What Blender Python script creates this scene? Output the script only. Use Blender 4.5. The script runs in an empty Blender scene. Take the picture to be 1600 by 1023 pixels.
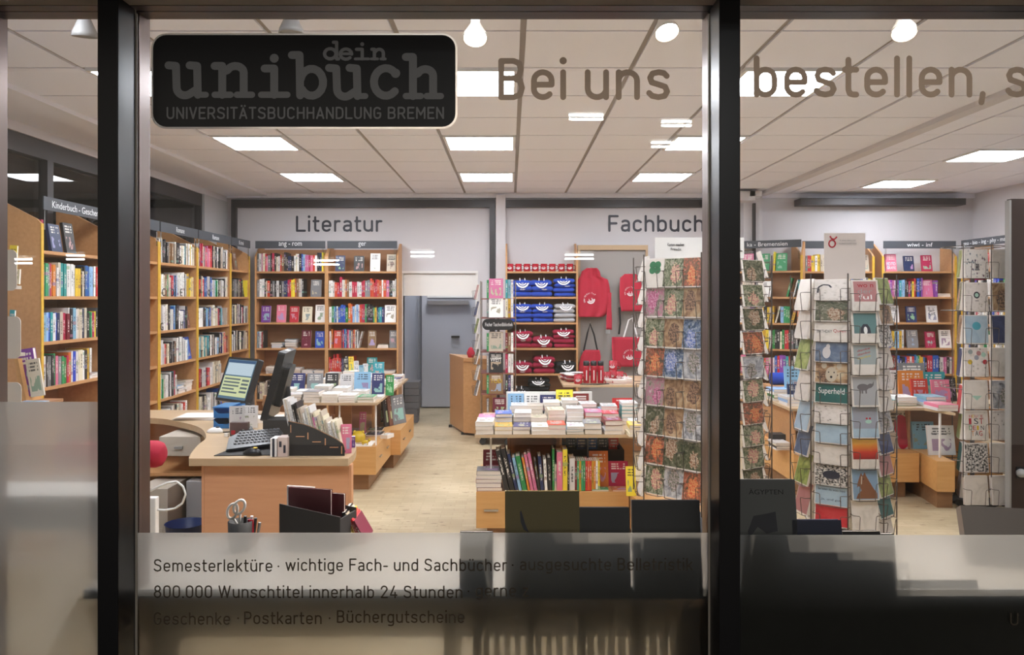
import bpy, bmesh, math, random
import numpy as np
from mathutils import Vector, Matrix
random.seed(7)
R = math.radians
scene = bpy.context.scene
COL = scene.collection
# ---------------------------------------------------------------- camera
F, CX, CY, CH = 1247.0, 797.0, 465.0, 1.6
cam_d = bpy.data.cameras.new('camera'); cam = bpy.data.objects.new('camera', cam_d); COL.objects.link(cam)
cam.location = (0, 0, CH); cam.rotation_euler = (R(90), 0, 0)
cam_d.sensor_width = 36; cam_d.lens = 36 * F / 1600
cam_d.shift_x = (800 - CX) / 1600; cam_d.shift_y = -(511.5 - CY) / 1600
cam_d.clip_start = .05; cam_d.clip_end = 200
scene.camera = cam
# ---------------------------------------------------------------- world, exposure
w = bpy.data.worlds.new('night'); scene.world = w; w.use_nodes = True
w.node_tree.nodes['Background'].inputs[0].default_value = (.62, .55, .45, 1)
w.node_tree.nodes['Background'].inputs[1].default_value = .13
scene.view_settings.view_transform = 'Standard'; scene.view_settings.look = 'None'
scene.view_settings.exposure = 1.92; scene.view_settings.gamma = 1.0
scene.view_settings.use_curve_mapping = False
cy = scene.cycles
cy.max_bounces = 9; cy.diffuse_bounces = 6; cy.glossy_bounces = 4; cy.transmission_bounces = 6; cy.transparent_max_bounces = 12
cy.sample_clamp_indirect = 6; cy.caustics_reflective = False; cy.caustics_refractive = False
cy.use_denoising = True
PANEL_POWER = 9.0      # emission of the ceiling light panels
SPOT_W = 55.0
G = 2.40               # depth of the shop window glass

# ---------------------------------------------------------------- helpers
def mat(name, col, rough=.5, metal=0, spec=.5, noise=0, nscale=8, bump=0, bscale=60, coat=0):
    m = bpy.data.materials.new(name); m.use_nodes = True
    nt = m.node_tree; b = nt.nodes['Principled BSDF']
    b.inputs['Base Color'].default_value = (*col, 1); b.inputs['Roughness'].default_value = rough
    b.inputs['Metallic'].default_value = metal; b.inputs['Specular IOR Level'].default_value = spec
    if coat: b.inputs['Coat Weight'].default_value = coat
    tc = nt.nodes.new('ShaderNodeTexCoord')
    if noise:
        n = nt.nodes.new('ShaderNodeTexNoise'); n.inputs['Scale'].default_value = nscale; n.inputs['Detail'].default_value = 5
        nt.links.new(tc.outputs['Object'], n.inputs['Vector'])
        mx = nt.nodes.new('ShaderNodeMix'); mx.data_type = 'RGBA'
        mx.inputs['A'].default_value = (*[c * (1 - noise) for c in col], 1)
        mx.inputs['B'].default_value = (*[min(1, c * (1 + noise)) for c in col], 1)
        nt.links.new(n.outputs['Fac'], mx.inputs['Factor']); nt.links.new(mx.outputs['Result'], b.inputs['Base Color'])
    if bump:
        n = nt.nodes.new('ShaderNodeTexNoise'); n.inputs['Scale'].default_value = bscale
        nt.links.new(tc.outputs['Object'], n.inputs['Vector'])
        bp = nt.nodes.new('ShaderNodeBump'); bp.inputs['Strength'].default_value = bump; bp.inputs['Distance'].default_value = .004
        nt.links.new(n.outputs['Fac'], bp.inputs['Height']); nt.links.new(bp.outputs['Normal'], b.inputs['Normal'])
    return m

def emat(name, col, s):
    m = bpy.data.materials.new(name); m.use_nodes = True; nt = m.node_tree
    nt.nodes.remove(nt.nodes['Principled BSDF'])
    e = nt.nodes.new('ShaderNodeEmission'); e.inputs[0].default_value = (*col, 1); e.inputs[1].default_value = s
    nt.links.new(e.outputs[0], nt.nodes['Material Output'].inputs[0]); return m

def wood(name, c1, c2, rough=.42, sc=(1.2, 14, 14)):
    m = bpy.data.materials.new(name); m.use_nodes = True; nt = m.node_tree; b = nt.nodes['Principled BSDF']
    tc = nt.nodes.new('ShaderNodeTexCoord'); mp = nt.nodes.new('ShaderNodeMapping'); mp.inputs['Scale'].default_value = sc
    n = nt.nodes.new('ShaderNodeTexNoise'); n.inputs['Scale'].default_value = 3; n.inputs['Detail'].default_value = 6
    rp = nt.nodes.new('ShaderNodeValToRGB'); rp.color_ramp.elements[0].color = (*c1, 1); rp.color_ramp.elements[1].color = (*c2, 1)
    rp.color_ramp.elements[0].position = .3; rp.color_ramp.elements[1].position = .7
    nt.links.new(tc.outputs['Object'], mp.inputs[0]); nt.links.new(mp.outputs[0], n.inputs['Vector'])
    nt.links.new(n.outputs['Fac'], rp.inputs[0]); nt.links.new(rp.outputs[0], b.inputs['Base Color'])
    b.inputs['Roughness'].default_value = rough; return m

def finish(name, bm, m=None, parent=None, smooth=False, loc=None, rot=None):
    me = bpy.data.meshes.new(name); bmesh.ops.recalc_face_normals(bm, faces=bm.faces); bm.to_mesh(me); bm.free()
    if m is not None:
        for x in (m if isinstance(m, (list, tuple)) else [m]): me.materials.append(x)
    if smooth: me.polygons.foreach_set('use_smooth', [True] * len(me.polygons))
    return link(name, me, parent, loc, rot)
def link(name, me, parent=None, loc=None, rot=None, scale=None):
    o = bpy.data.objects.new(name, me); COL.objects.link(o)
    if parent is not None: o.parent = parent
    if loc is not None: o.location = loc
    if rot is not None: o.rotation_euler = rot
    if scale is not None: o.scale = scale
    return o
def empty(name, loc=(0, 0, 0), rz=0, parent=None):
    o = bpy.data.objects.new(name, None); COL.objects.link(o); o.location = loc; o.rotation_euler = (0, 0, rz)
    o.empty_display_size = .05
    if parent is not None: o.parent = parent
    return o
def tag(o, label=None, cat=None, group=None, kind=None):
    if label: o['label'] = label
    if cat: o['category'] = cat
    if group: o['group'] = group
    if kind: o['kind'] = kind
    return o
def struct(o, label=None):
    o['kind'] = 'structure'
    if label: o['label'] = label
    return o
def box(bm, x0, x1, y0, y1, z0, z1, mi=0, mx=None):
    vs = [bm.verts.new((x, y, z)) for x in (x0, x1) for y in (y0, y1) for z in (z0, z1)]
    if mx is not None:
        for v in vs: v.co = mx @ v.co
    for f in ((0, 1, 3, 2), (4, 6, 7, 5), (0, 4, 5, 1), (2, 3, 7, 6), (0, 2, 6, 4), (1, 5, 7, 3)):
        bm.faces.new([vs[i] for i in f]).material_index = mi
    return vs
def bx(name, x0, x1, y0, y1, z0, z1, m, parent=None, bev=0, loc=None, rot=None):
    bm = bmesh.new(); box(bm, x0, x1, y0, y1, z0, z1)
    if bev: bmesh.ops.bevel(bm, geom=bm.edges[:], offset=bev, segments=2, affect='EDGES', profile=.6)
    return finish(name, bm, m, parent, False, loc, rot)
def prism(bm, pts, a, b, axis='z', mi=0):
    def mk(p, t):
        return (p[0], p[1], t) if axis == 'z' else ((p[0], t, p[1]) if axis == 'y' else (t, p[0], p[1]))
    A = [bm.verts.new(mk(p, a)) for p in pts]; B = [bm.verts.new(mk(p, b)) for p in pts]; n = len(pts)
    bm.faces.new(A[::-1]).material_index = mi; bm.faces.new(B).material_index = mi
    for i in range(n): bm.faces.new((A[i], A[(i + 1) % n], B[(i + 1) % n], B[i])).material_index = mi
def tube(bm, pts, r, seg=6, closed=False, mi=0):
    pts = [Vector(p) for p in pts]; n = len(pts); rings = []; up = None
    for i, p in enumerate(pts):
        if closed: t = pts[(i + 1) % n] - pts[i - 1]
        else: t = pts[min(i + 1, n - 1)] - pts[max(i - 1, 0)]
        t.normalize()
        if up is None: up = Vector((0, 0, 1)) if abs(t.z) < .9 else Vector((1, 0, 0))
        s = t.cross(up); s.normalize(); up = s.cross(t); up.normalize()
        rr = r[i] if isinstance(r, (list, tuple)) else r
        rings.append([bm.verts.new(p + s * rr * math.cos(2 * math.pi * k / seg) + up * rr * math.sin(2 * math.pi * k / seg)) for k in range(seg)])
    for i in range(n if closed else n - 1):
        a, b = rings[i], rings[(i + 1) % n]
        for k in range(seg): bm.faces.new((a[k], a[(k + 1) % seg], b[(k + 1) % seg], b[k])).material_index = mi
    if not closed: bm.faces.new(rings[0][::-1]).material_index = mi; bm.faces.new(rings[-1]).material_index = mi
def lathe(bm, prof, seg=20, c=(0, 0, 0), mx=None, mi=0, cap=True):
    rings = []
    for r_, z in prof:
        rings.append([bm.verts.new((c[0] + r_ * math.cos(2 * math.pi * k / seg), c[1] + r_ * math.sin(2 * math.pi * k / seg), c[2] + z)) for k in range(seg)])
    if mx is not None:
        for rg in rings:
            for v in rg: v.co = mx @ v.co
    for a, b in zip(rings, rings[1:]):
        for k in range(seg): bm.faces.new((a[k], a[(k + 1) % seg], b[(k + 1) % seg], b[k])).material_index = mi
    if cap: bm.faces.new(rings[0][::-1]).material_index = mi; bm.faces.new(rings[-1]).material_index = mi
def rrect(w, h, r, n=5, cx=0, cy=0):
    out = []
    for (sx, sy, a0) in ((1, 1, 0), (-1, 1, 90), (-1, -1, 180), (1, -1, 270)):
        for k in range(n + 1):
            a = R(a0 + 90 * k / n); out.append((cx + sx * (w / 2 - r) + r * math.cos(a), cy + sy * (h / 2 - r) + r * math.sin(a)))
    return out
_tm = {}
def text(name, s, W, H, m, parent=None, loc=(0, 0, 0), rot=(R(90), 0, 0), ext=.0008, sx=None):
    """lettering whose bounding box is W x H, its lower left corner at loc; stands upright facing -y by default"""
    key = (s, ext)
    if key not in _tm:
        cu = bpy.data.curves.new('t', 'FONT'); cu.body = s; cu.size = 1; cu.extrude = .004; cu.resolution_u = 3
        ob = bpy.data.objects.new('t', cu); COL.objects.link(ob)
        dg = bpy.context.evaluated_depsgraph_get(); me = bpy.data.meshes.new_from_object(ob.evaluated_get(dg))
        bpy.data.objects.remove(ob); bpy.data.curves.remove(cu)
        xs = [v.co.x for v in me.vertices]; ys = [v.co.y for v in me.vertices]
        _tm[key] = (me, min(xs), max(xs), min(ys), max(ys))
    me0, a, b, c, d = _tm[key]; me = me0.copy(); me.name = name
    kx = W / (b - a) if W else H / (d - c) * (sx or .9); ky = H / (d - c)
    for v in me.vertices: v.co = ((v.co.x - a) * kx, (v.co.y - c) * ky, v.co.z / .004 * ext)
    me.materials.clear(); me.materials.append(m)
    return link(name, me, parent, loc, rot)
_ONES = ['', 'first', 'second', 'third', 'fourth', 'fifth', 'sixth', 'seventh', 'eighth', 'ninth']
ORD = ['zeroth', 'first', 'second', 'third', 'fourth', 'fifth', 'sixth', 'seventh', 'eighth', 'ninth', 'tenth', 'eleventh', 'twelfth', 'thirteenth', 'fourteenth', 'fifteenth', 'sixteenth', 'seventeenth', 'eighteenth', 'nineteenth', 'twentieth']
def ordw(n): return ORD[n] if n < len(ORD) else ({2: 'twenty', 3: 'thirty', 4: 'forty'}[n // 10] + '-' + _ONES[n % 10] if n % 10 else {3: 'thirtieth', 4: 'fortieth'}[n // 10])
def PX(px, y): return (px - CX) * y / F
def PZ(py, y): return CH + (CY - py) * y / F


# ---------------------------------------------------------------- road-sign like lettering drawn from strokes (cap height 1)
def _arc(cx, cy, rx, ry, a0, a1, n=8): return [(cx + rx * math.cos(R(a0 + (a1 - a0) * k / n)), cy + ry * math.sin(R(a0 + (a1 - a0) * k / n))) for k in range(n + 1)]
_h = .065; _T = .665; _m = .365; _C = .935
_bowl = lambda x0, x1, y0=_h, y1=_T: _arc((x0 + x1) / 2, y1 - .2, (x1 - x0) / 2, .2, 0, 180) + _arc((x0 + x1) / 2, y0 + .2, (x1 - x0) / 2, .2, 180, 360) + [(x1, y1 - .2)]
_s = [(.455, .575), (.39, .645), (.27, .665), (.14, .635), (.085, .53), (.12, .42), (.27, .37), (.42, .315), (.465, .20), (.41, .095), (.27, .065), (.13, .095), (.065, .165)]
_arch = lambda x0, x1: [(x0, _T - .17)] + _arc((x0 + x1) / 2, _T - .2, (x1 - x0) / 2, .2, 160, 0) + [(x1, _h)]
GL = {
 'o': (.56, [_bowl(.075, .485)]), 'e': (.56, [[(.08, _m), (.49, _m)] + _arc(.285, _T - .2, .205, .2, 0, 180) + _arc(.285, _h + .2, .205, .2, 180, 320)]),
 'n': (.56, [[(.075, _h), (.075, _T)], _arch(.075, .485)]), 'h': (.56, [[(.075, _h), (.075, _C)], _arch(.075, .485)]),
 'm': (.85, [[(.075, _h), (.075, _T)], _arch(.075, .425), _arch(.425, .775)]),
 'u': (.56, [[(.485, _T), (.485, _h)], [(.075, _T)] + _arc(.28, _h + .2, .205, .2, 180, 340) + [(.485, _h + .15)]]),
 'i': (.15, [[(.075, _h), (.075, _T)], [(.075, .94)]]), 'l': (.15, [[(.075, _h), (.075, _C)]]), 's': (.53, [_s]),
 't': (.36, [[(.14, .90), (.14, .19), (.17, .09), (.25, .065), (.32, .065)], [(.03, _T), (.32, _T)]]),
 'b': (.56, [[(.075, _h), (.075, _C)], _bowl(.075, .485)]), 'd': (.56, [[(.485, _h), (.485, _C)], _bowl(.075, .485)]),
 'g': (.56, [_bowl(.075, .485), [(.485, _T), (.485, -.06), (.43, -.16), (.28, -.19), (.12, -.16)]]),
 'a': (.53, [[(.11, .61), (.17, .65), (.27, .665), (.40, .63), (.455, .53), (.455, _h)], [(.455, .39), (.25, .39), (.12, .35), (.075, .23), (.12, .10), (.25, .065), (.38, .10), (.455, .18)]]),
 'r': (.36, [[(.075, _h), (.075, _T)], [(.075, .5), (.13, .62), (.22, .665), (.32, .655)]]),
 'c': (.52, [_arc(.28, _T - .2, .205, .2, 35, 180) + _arc(.28, _h + .2, .205, .2, 180, 325)]),
 'k': (.50, [[(.075, _h), (.075, _C)], [(.43, _T), (.08, .27)], [(.20, .40), (.45, _h)]]),
 'w': (.80, [[(.06, _T), (.22, _h), (.40, _T - .02), (.58, _h), (.74, _T)]]), 'z': (.48, [[(.07, _T), (.41, _T), (.07, _h), (.42, _h)]]),
 'ü': (.56, [[(.485, _T), (.485, _h)], [(.075, _T)] + _arc(.28, _h + .2, .205, .2, 180, 340) + [(.485, _h + .15)], [(.17, .90)], [(.39, .90)]]),
 'B': (.63, [[(.075, _h), (.075, _C), (.36, _C), (.49, .88), (.53, .73), (.49, .58), (.36, .52), (.075, .52)], [(.36, .52), (.51, .46), (.555, .29), (.51, .12), (.36, _h), (.075, _h)]]),
 'S': (.62, [[(.54, .80), (.47, .89), (.31, .935), (.14, .89), (.08, .74), (.14, .59), (.31, .52), (.49, .45), (.55, .28), (.49, .12), (.31, .065), (.14, .11), (.06, .20)]]),
 'F': (.56, [[(.075, _h), (.075, _C), (.52, _C)], [(.075, .51), (.45, .51)]]), 'L': (.54, [[(.075, _C), (.075, _h), (.50, _h)]]),
 'G': (.63, [_arc(.31, .70, .235, .235, 30, 180) + _arc(.31, .30, .235, .235, 180, 360) + [(.545, .48), (.33, .48)]]),
 'W': (.95, [[(.06, _C), (.25, _h), (.46, _C), (.67, _h), (.88, _C)]]), 'P': (.60, [[(.075, _h), (.075, _C), (.36, _C), (.50, .87), (.54, .69), (.50, .51), (.36, .44), (.075, .44)]]),
 'U': (.62, [[(.075, _C)] + _arc(.31, .30, .235, .235, 180, 360) + [(.545, _C)]]),
 'N': (.62, [[(.075, _h), (.075, _C), (.545, _h), (.545, _C)]]), 'I': (.15, [[(.075, _h), (.075, _C)]]), 'V': (.58, [[(.06, _C), (.29, _h), (.52, _C)]]), 'E': (.55, [[(.50, _C), (.075, _C), (.075, _h), (.50, _h)], [(.075, .51), (.44, .51)]]),
 'R': (.62, [[(.075, _h), (.075, _C), (.36, _C), (.50, .87), (.54, .70), (.50, .53), (.36, .46), (.075, .46)], [(.33, .46), (.55, _h)]]), 'T': (.56, [[(.05, _C), (.51, _C)], [(.28, _C), (.28, _h)]]), 'A': (.62, [[(.06, _h), (.31, _C), (.56, _h)], [(.15, .30), (.47, .30)]]), 'Ä': (.62, [[(.06, _h), (.31, .90), (.56, _h)], [(.15, .30), (.47, .30)], [(.19, 1.08)], [(.43, 1.08)]]),
 'C': (.62, [_arc(.31, .70, .235, .235, 25, 180) + _arc(.31, .30, .235, .235, 180, 335)]), 'H': (.62, [[(.075, _h), (.075, _C)], [(.545, _h), (.545, _C)], [(.075, .51), (.545, .51)]]), 'D': (.62, [[(.075, _h), (.075, _C), (.32, _C), (.50, .84), (.545, .65), (.545, .35), (.50, .16), (.32, _h), (.075, _h)]]), 'M': (.74, [[(.075, _h), (.075, _C), (.37, .35), (.665, _C), (.665, _h)]]),
 '8': (.60, [_arc(.30, .73, .19, .205, 0, 360, 16), _arc(.30, .295, .23, .23, 0, 360, 16)]), '0': (.60, [_bowl(.075, .525, _h, _C)]),
 '2': (.58, [[(.08, .74)] + _arc(.29, .725, .21, .21, 160, -20) + [(.08, _h), (.52, _h)]]), '4': (.60, [[(.35, _C), (.07, .25), (.54, .25)], [(.42, .45), (.42, _h)]]),
 '.': (.16, [[(.08, .07)]]), ',': (.18, [[(.10, .08), (.07, -.12)]]), '-': (.36, [[(.05, .38), (.31, .38)]]), '\u00b7': (.16, [[(.08, .42)]]), ' ': (.22, []),
}
def outline_mesh(segs, y, hh):
    """one clean flat shape round a set of strokes (marching squares over their distance field)"""
    xs_ = [p[0] for s_ in segs for p in s_[:2]]; zs_ = [p[1] for s_ in segs for p in s_[:2]]; st = hh / 2.6
    gx = np.arange(min(xs_) - hh * 1.6, max(xs_) + hh * 1.7, st); gz = np.arange(min(zs_) - hh * 1.6, max(zs_) + hh * 1.7, st)
    X, Z = np.meshgrid(gx, gz, indexing='ij'); D_ = np.full(X.shape, 9.0)
    for (p, q, h_) in segs:
        dx, dz = q[0] - p[0], q[1] - p[1]; l2 = dx * dx + dz * dz
        t_ = np.clip(((X - p[0]) * dx + (Z - p[1]) * dz) / l2, 0, 1) if l2 > 0 else 0 * X
        D_ = np.minimum(D_, np.hypot(X - p[0] - t_ * dx, Z - p[1] - t_ * dz) - h_)
    bm = bmesh.new(); cache = {}
    def vert(k, x, z):
        if k not in cache: cache[k] = bm.verts.new((x, y, z))
        return cache[k]
    for i in range(len(gx) - 1):
        for j in range(len(gz) - 1):
            cs = [(i, j), (i + 1, j), (i + 1, j + 1), (i, j + 1)]; ds = [D_[c_] for c_ in cs]
            if min(ds) >= 0: continue
            vs = []
            for k in range(4):
                c0, c1, d0, d1 = cs[k], cs[(k + 1) % 4], ds[k], ds[(k + 1) % 4]
                if d0 < 0: vs.append(vert(c0, gx[c0[0]], gz[c0[1]]))
                if (d0 < 0) != (d1 < 0):
                    u = d0 / (d0 - d1); vs.append(vert((min(c0, c1), max(c0, c1)), gx[c0[0]] + u * (gx[c1[0]] - gx[c0[0]]), gz[c0[1]] + u * (gz[c1[1]] - gz[c0[1]])))
            if len(vs) > 2 and len(set(vs)) == len(vs):
                try: bm.faces.new(vs)
                except ValueError: pass
    bmesh.ops.dissolve_limit(bm, angle_limit=R(1), verts=bm.verts, edges=bm.edges)
    return bm
def din(s, x0, x1, ycap, ybase, y, m, parent, hw=.070, split=False, gap=.12, front=1):
    """word s between pixel columns x0..x1 with its capitals between rows ycap..ybase, on the plane at depth y"""
    tot = sum(GL[ch][0] + gap for ch in s) - gap; X0 = PX(x0, y); kx = (PX(x1, y) - X0) / tot; Z0 = PZ(ybase, y); kz = PZ(ycap, y) - Z0; hh = hw * kz; cx = 0; n = 0
    bm = None if split else bmesh.new(); outs = []
    for ch in s:
        wd, st = GL[ch]
        if split and st:
            segs = []
            for pl in st:
                pl = [(max(p[0], _h * kz / kx * .9) if p[0] < .1 else p[0], p[1]) for p in pl]
                P = [(X0 + (cx + p[0]) * kx, Z0 + p[1] * kz) for p in pl]
                segs += [(p_, q_, hh) for p_, q_ in zip(P, P[1:])] if len(P) > 1 else [(P[0], P[0], hh * 1.25)]
            outs.append(finish('letter', outline_mesh(segs, y, hh), m, parent)); cx += wd + gap; continue
        for pl in st:
            pl = [(max(p[0], _h * kz / kx * .9) if p[0] < .1 else p[0], p[1]) for p in pl]
            P = [(X0 + (cx + p[0]) * kx, Z0 + p[1] * kz) for p in pl]
            r_ = hh * (1.25 if len(P) == 1 else 1)
            for k, p in enumerate(P):
                n += 1; yy = y - n * 3e-6
                bm.faces.new([bm.verts.new((p[0] + r_ * math.cos(R(q)), yy, p[1] + r_ * math.sin(R(q)))) for q in range(0, 360, 30)])
                if k + 1 < len(P):
                    q = P[k + 1]; dx, dz = q[0] - p[0], q[1] - p[1]; l_ = math.hypot(dx, dz) or 1; nx, nz = -dz / l_ * hh, dx / l_ * hh; n += 1; yy = y - n * 3e-6
                    bm.faces.new([bm.verts.new((p[0] + nx, yy, p[1] + nz)), bm.verts.new((q[0] + nx, yy, q[1] + nz)), bm.verts.new((q[0] - nx, yy, q[1] - nz)), bm.verts.new((p[0] - nx, yy, p[1] - nz))])
        cx += wd + gap
        if split and st: outs.append(finish('letter', bm, m, parent))
    if not split:
        o = finish('lettering', bm, m, parent); tag(o, kind='stuff'); outs.append(o)
    return outs

# ---------------------------------------------------------------- materials
M = {}
M['ceiling'] = mat('ceiling_tile', (.85, .865, .95), .9, noise=.02, nscale=30, bump=.15, bscale=220)
M['joint'] = mat('ceiling_joint', (.34, .31, .30), .8)
M['wall'] = mat('white_wall', (.62, .60, .62), .85, noise=.015, nscale=5, bump=.08, bscale=120)
M['wallgrey'] = mat('grey_wall', (.45, .45, .46), .8)
M['dark'] = mat('dark_anodised', (.012, .012, .016), .32, .3)
M['blackmetal'] = mat('black_steel', (.035, .03, .033), .4, .2)
M['brownframe'] = mat('brown_frame', (.11, .075, .065), .28, .6)
M['steel'] = mat('brushed_steel', (.45, .45, .47), .3, 1)
M['gasket'] = mat('pale_gasket', (.6, .55, .5), .5)
M['soffit'] = mat('soffit', (.62, .54, .44), .8, noise=.04, nscale=4)
M['beech'] = wood('beech', (.50, .255, .105), (.58, .31, .135))
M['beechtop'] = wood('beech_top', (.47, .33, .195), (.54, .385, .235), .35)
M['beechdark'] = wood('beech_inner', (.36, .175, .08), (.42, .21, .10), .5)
M['oakyellow'] = wood('yellow_edge', (.66, .38, .035), (.72, .44, .05), .4)
M['cabinet'] = wood('cabinet_veneer', (.58, .30, .10), (.66, .36, .135), .38)
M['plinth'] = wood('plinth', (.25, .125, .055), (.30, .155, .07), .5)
M['counter'] = wood('counter_front', (.60, .29, .15), (.66, .335, .18), .42)
M['sign'] = mat('sign_grey', (.055, .062, .075), .5)
M['signtext'] = mat('sign_text', (.8, .82, .85), .5)
M['walltext'] = mat('wall_letters', (.022, .024, .04), .5)
M['white'] = mat('white_plastic', (.78, .76, .73), .4)
M['paper'] = mat('paper', (.80, .75, .70), .8, noise=.05, nscale=30)
M['pages'] = mat('page_edges', (.78, .70, .62), .9, noise=.12, nscale=220)
M['black'] = mat('black_plastic', (.012, .012, .014), .35)
M['blackmat'] = mat('black_matt', (.02, .018, .018), .7)
M['grey'] = mat('grey_plastic', (.30, .29, .28), .5)
M['beige'] = mat('beige_plastic', (.50, .44, .37), .5)
M['wire'] = mat('wire', (.13, .11, .10), .35, .8)
M['wirewhite'] = mat('chrome_wire', (.5, .48, .46), .25, .9)
M['red'] = mat('red_cloth', (.42, .010, .035), .75, noise=.1, nscale=20)
M['redgloss'] = mat('red_glaze', (.38, .01, .025), .22)
M['maroon'] = mat('maroon_cloth', (.30, .008, .04), .9, noise=.12, nscale=25)
M['blue'] = mat('blue_cloth', (.018, .06, .40), .9, noise=.12, nscale=25)
M['greycloth'] = mat('grey_cloth', (.42, .42, .44), .95, noise=.12, nscale=60)
M['blackcloth'] = mat('black_cloth', (.012, .012, .014), .95)
M['print'] = mat('white_print', (.80, .78, .78), .7)
M['pegboard'] = mat('grey_pegboard', (.30, .275, .26), .8, noise=.06, nscale=160)
M['bluebox'] = mat('blue_tray', (.02, .16, .42), .3)
M['bluebin'] = mat('blue_bin', (.012, .03, .12), .4)
M['yellow'] = mat('yellow_ceramic', (.62, .42, .02), .25)
M['doorblur'] = mat('grey_door', (.50, .50, .54), .6)
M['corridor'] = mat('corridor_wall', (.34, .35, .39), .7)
M['brick'] = mat('rubber', (.02, .02, .02), .6)
M['clear'] = None

def glassmat(name, tint=(.96, .97, .97), rough=0.0, ior=1.5):
    m = bpy.data.materials.new(name); m.use_nodes = True; nt = m.node_tree; nt.nodes.remove(nt.nodes['Principled BSDF'])
    t = nt.nodes.new('ShaderNodeBsdfTransparent'); t.inputs[0].default_value = (*tint, 1)
    g = nt.nodes.new('ShaderNodeBsdfGlossy'); g.inputs['Roughness'].default_value = rough
    f = nt.nodes.new('ShaderNodeFresnel'); f.inputs[0].default_value = ior
    mx = nt.nodes.new('ShaderNodeMixShader'); nt.links.new(f.outputs[0], mx.inputs[0])
    nt.links.new(t.outputs[0], mx.inputs[1]); nt.links.new(g.outputs[0], mx.inputs[2])
    nt.links.new(mx.outputs[0], nt.nodes['Material Output'].inputs[0]); return m
M['glass'] = glassmat('window_glass', rough=.0)
M['clear'] = glassmat('acrylic', (.9, .93, .93), .02, 1.3)
def filmmat():
    m = bpy.data.materials.new('frosted_film'); m.use_nodes = True; nt = m.node_tree; nt.nodes.remove(nt.nodes['Principled BSDF'])
    a = nt.nodes.new('ShaderNodeBsdfRefraction'); a.inputs['Roughness'].default_value = .10; a.inputs['IOR'].default_value = 1.18
    a.inputs['Color'].default_value = (.78, .78, .77, 1)
    t = nt.nodes.new('ShaderNodeBsdfTranslucent'); t.inputs['Color'].default_value = (.85, .83, .79, 1)
    d = nt.nodes.new('ShaderNodeBsdfDiffuse'); d.inputs['Color'].default_value = (.35, .34, .31, 1)
    a2 = nt.nodes.new('ShaderNodeBsdfRefraction'); a2.inputs['Roughness'].default_value = .55; a2.inputs['IOR'].default_value = 1.3; a2.inputs['Color'].default_value = (.80, .80, .79, 1)
    m0 = nt.nodes.new('ShaderNodeMixShader'); m0.inputs[0].default_value = .45
    nt.links.new(a.outputs[0], m0.inputs[1]); nt.links.new(a2.outputs[0], m0.inputs[2])
    m1 = nt.nodes.new('ShaderNodeMixShader'); m1.inputs[0].default_value = .22
    nt.links.new(m0.outputs[0], m1.inputs[1]); nt.links.new(t.outputs[0], m1.inputs[2])
    m2 = nt.nodes.new('ShaderNodeMixShader'); m2.inputs[0].default_value = .06
    nt.links.new(m1.outputs[0], m2.inputs[1]); nt.links.new(d.outputs[0], m2.inputs[2])
    nt.links.new(m2.outputs[0], nt.nodes['Material Output'].inputs[0]); return m
M['film'] = filmmat()
def vinyl(name, dcol, tcol, fac):
    m = bpy.data.materials.new(name); m.use_nodes = True; nt = m.node_tree; nt.nodes.remove(nt.nodes['Principled BSDF'])
    d = nt.nodes.new('ShaderNodeBsdfDiffuse'); d.inputs[0].default_value = (*dcol, 1)
    t = nt.nodes.new('ShaderNodeBsdfTranslucent'); t.inputs[0].default_value = (*tcol, 1)
    mx = nt.nodes.new('ShaderNodeMixShader'); mx.inputs[0].default_value = fac
    nt.links.new(d.outputs[0], mx.inputs[1]); nt.links.new(t.outputs[0], mx.inputs[2])
    nt.links.new(mx.outputs[0], nt.nodes['Material Output'].inputs[0]); return m
M['vinyl'] = vinyl('taupe_vinyl', (.21, .17, .145), (.42, .33, .26), .10)
M['vinyldark'] = vinyl('dark_vinyl', (.10, .085, .07), (.1, .09, .08), .12)
M['panelblack'] = mat('sign_black', (.006, .006, .011), .35)
M['panelgrey'] = mat('sign_letter_grey', (.27, .275, .30), .5)
M['panelrim'] = vinyl('sign_rim', (.75, .73, .7), (.9, .88, .85), .6)

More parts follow.
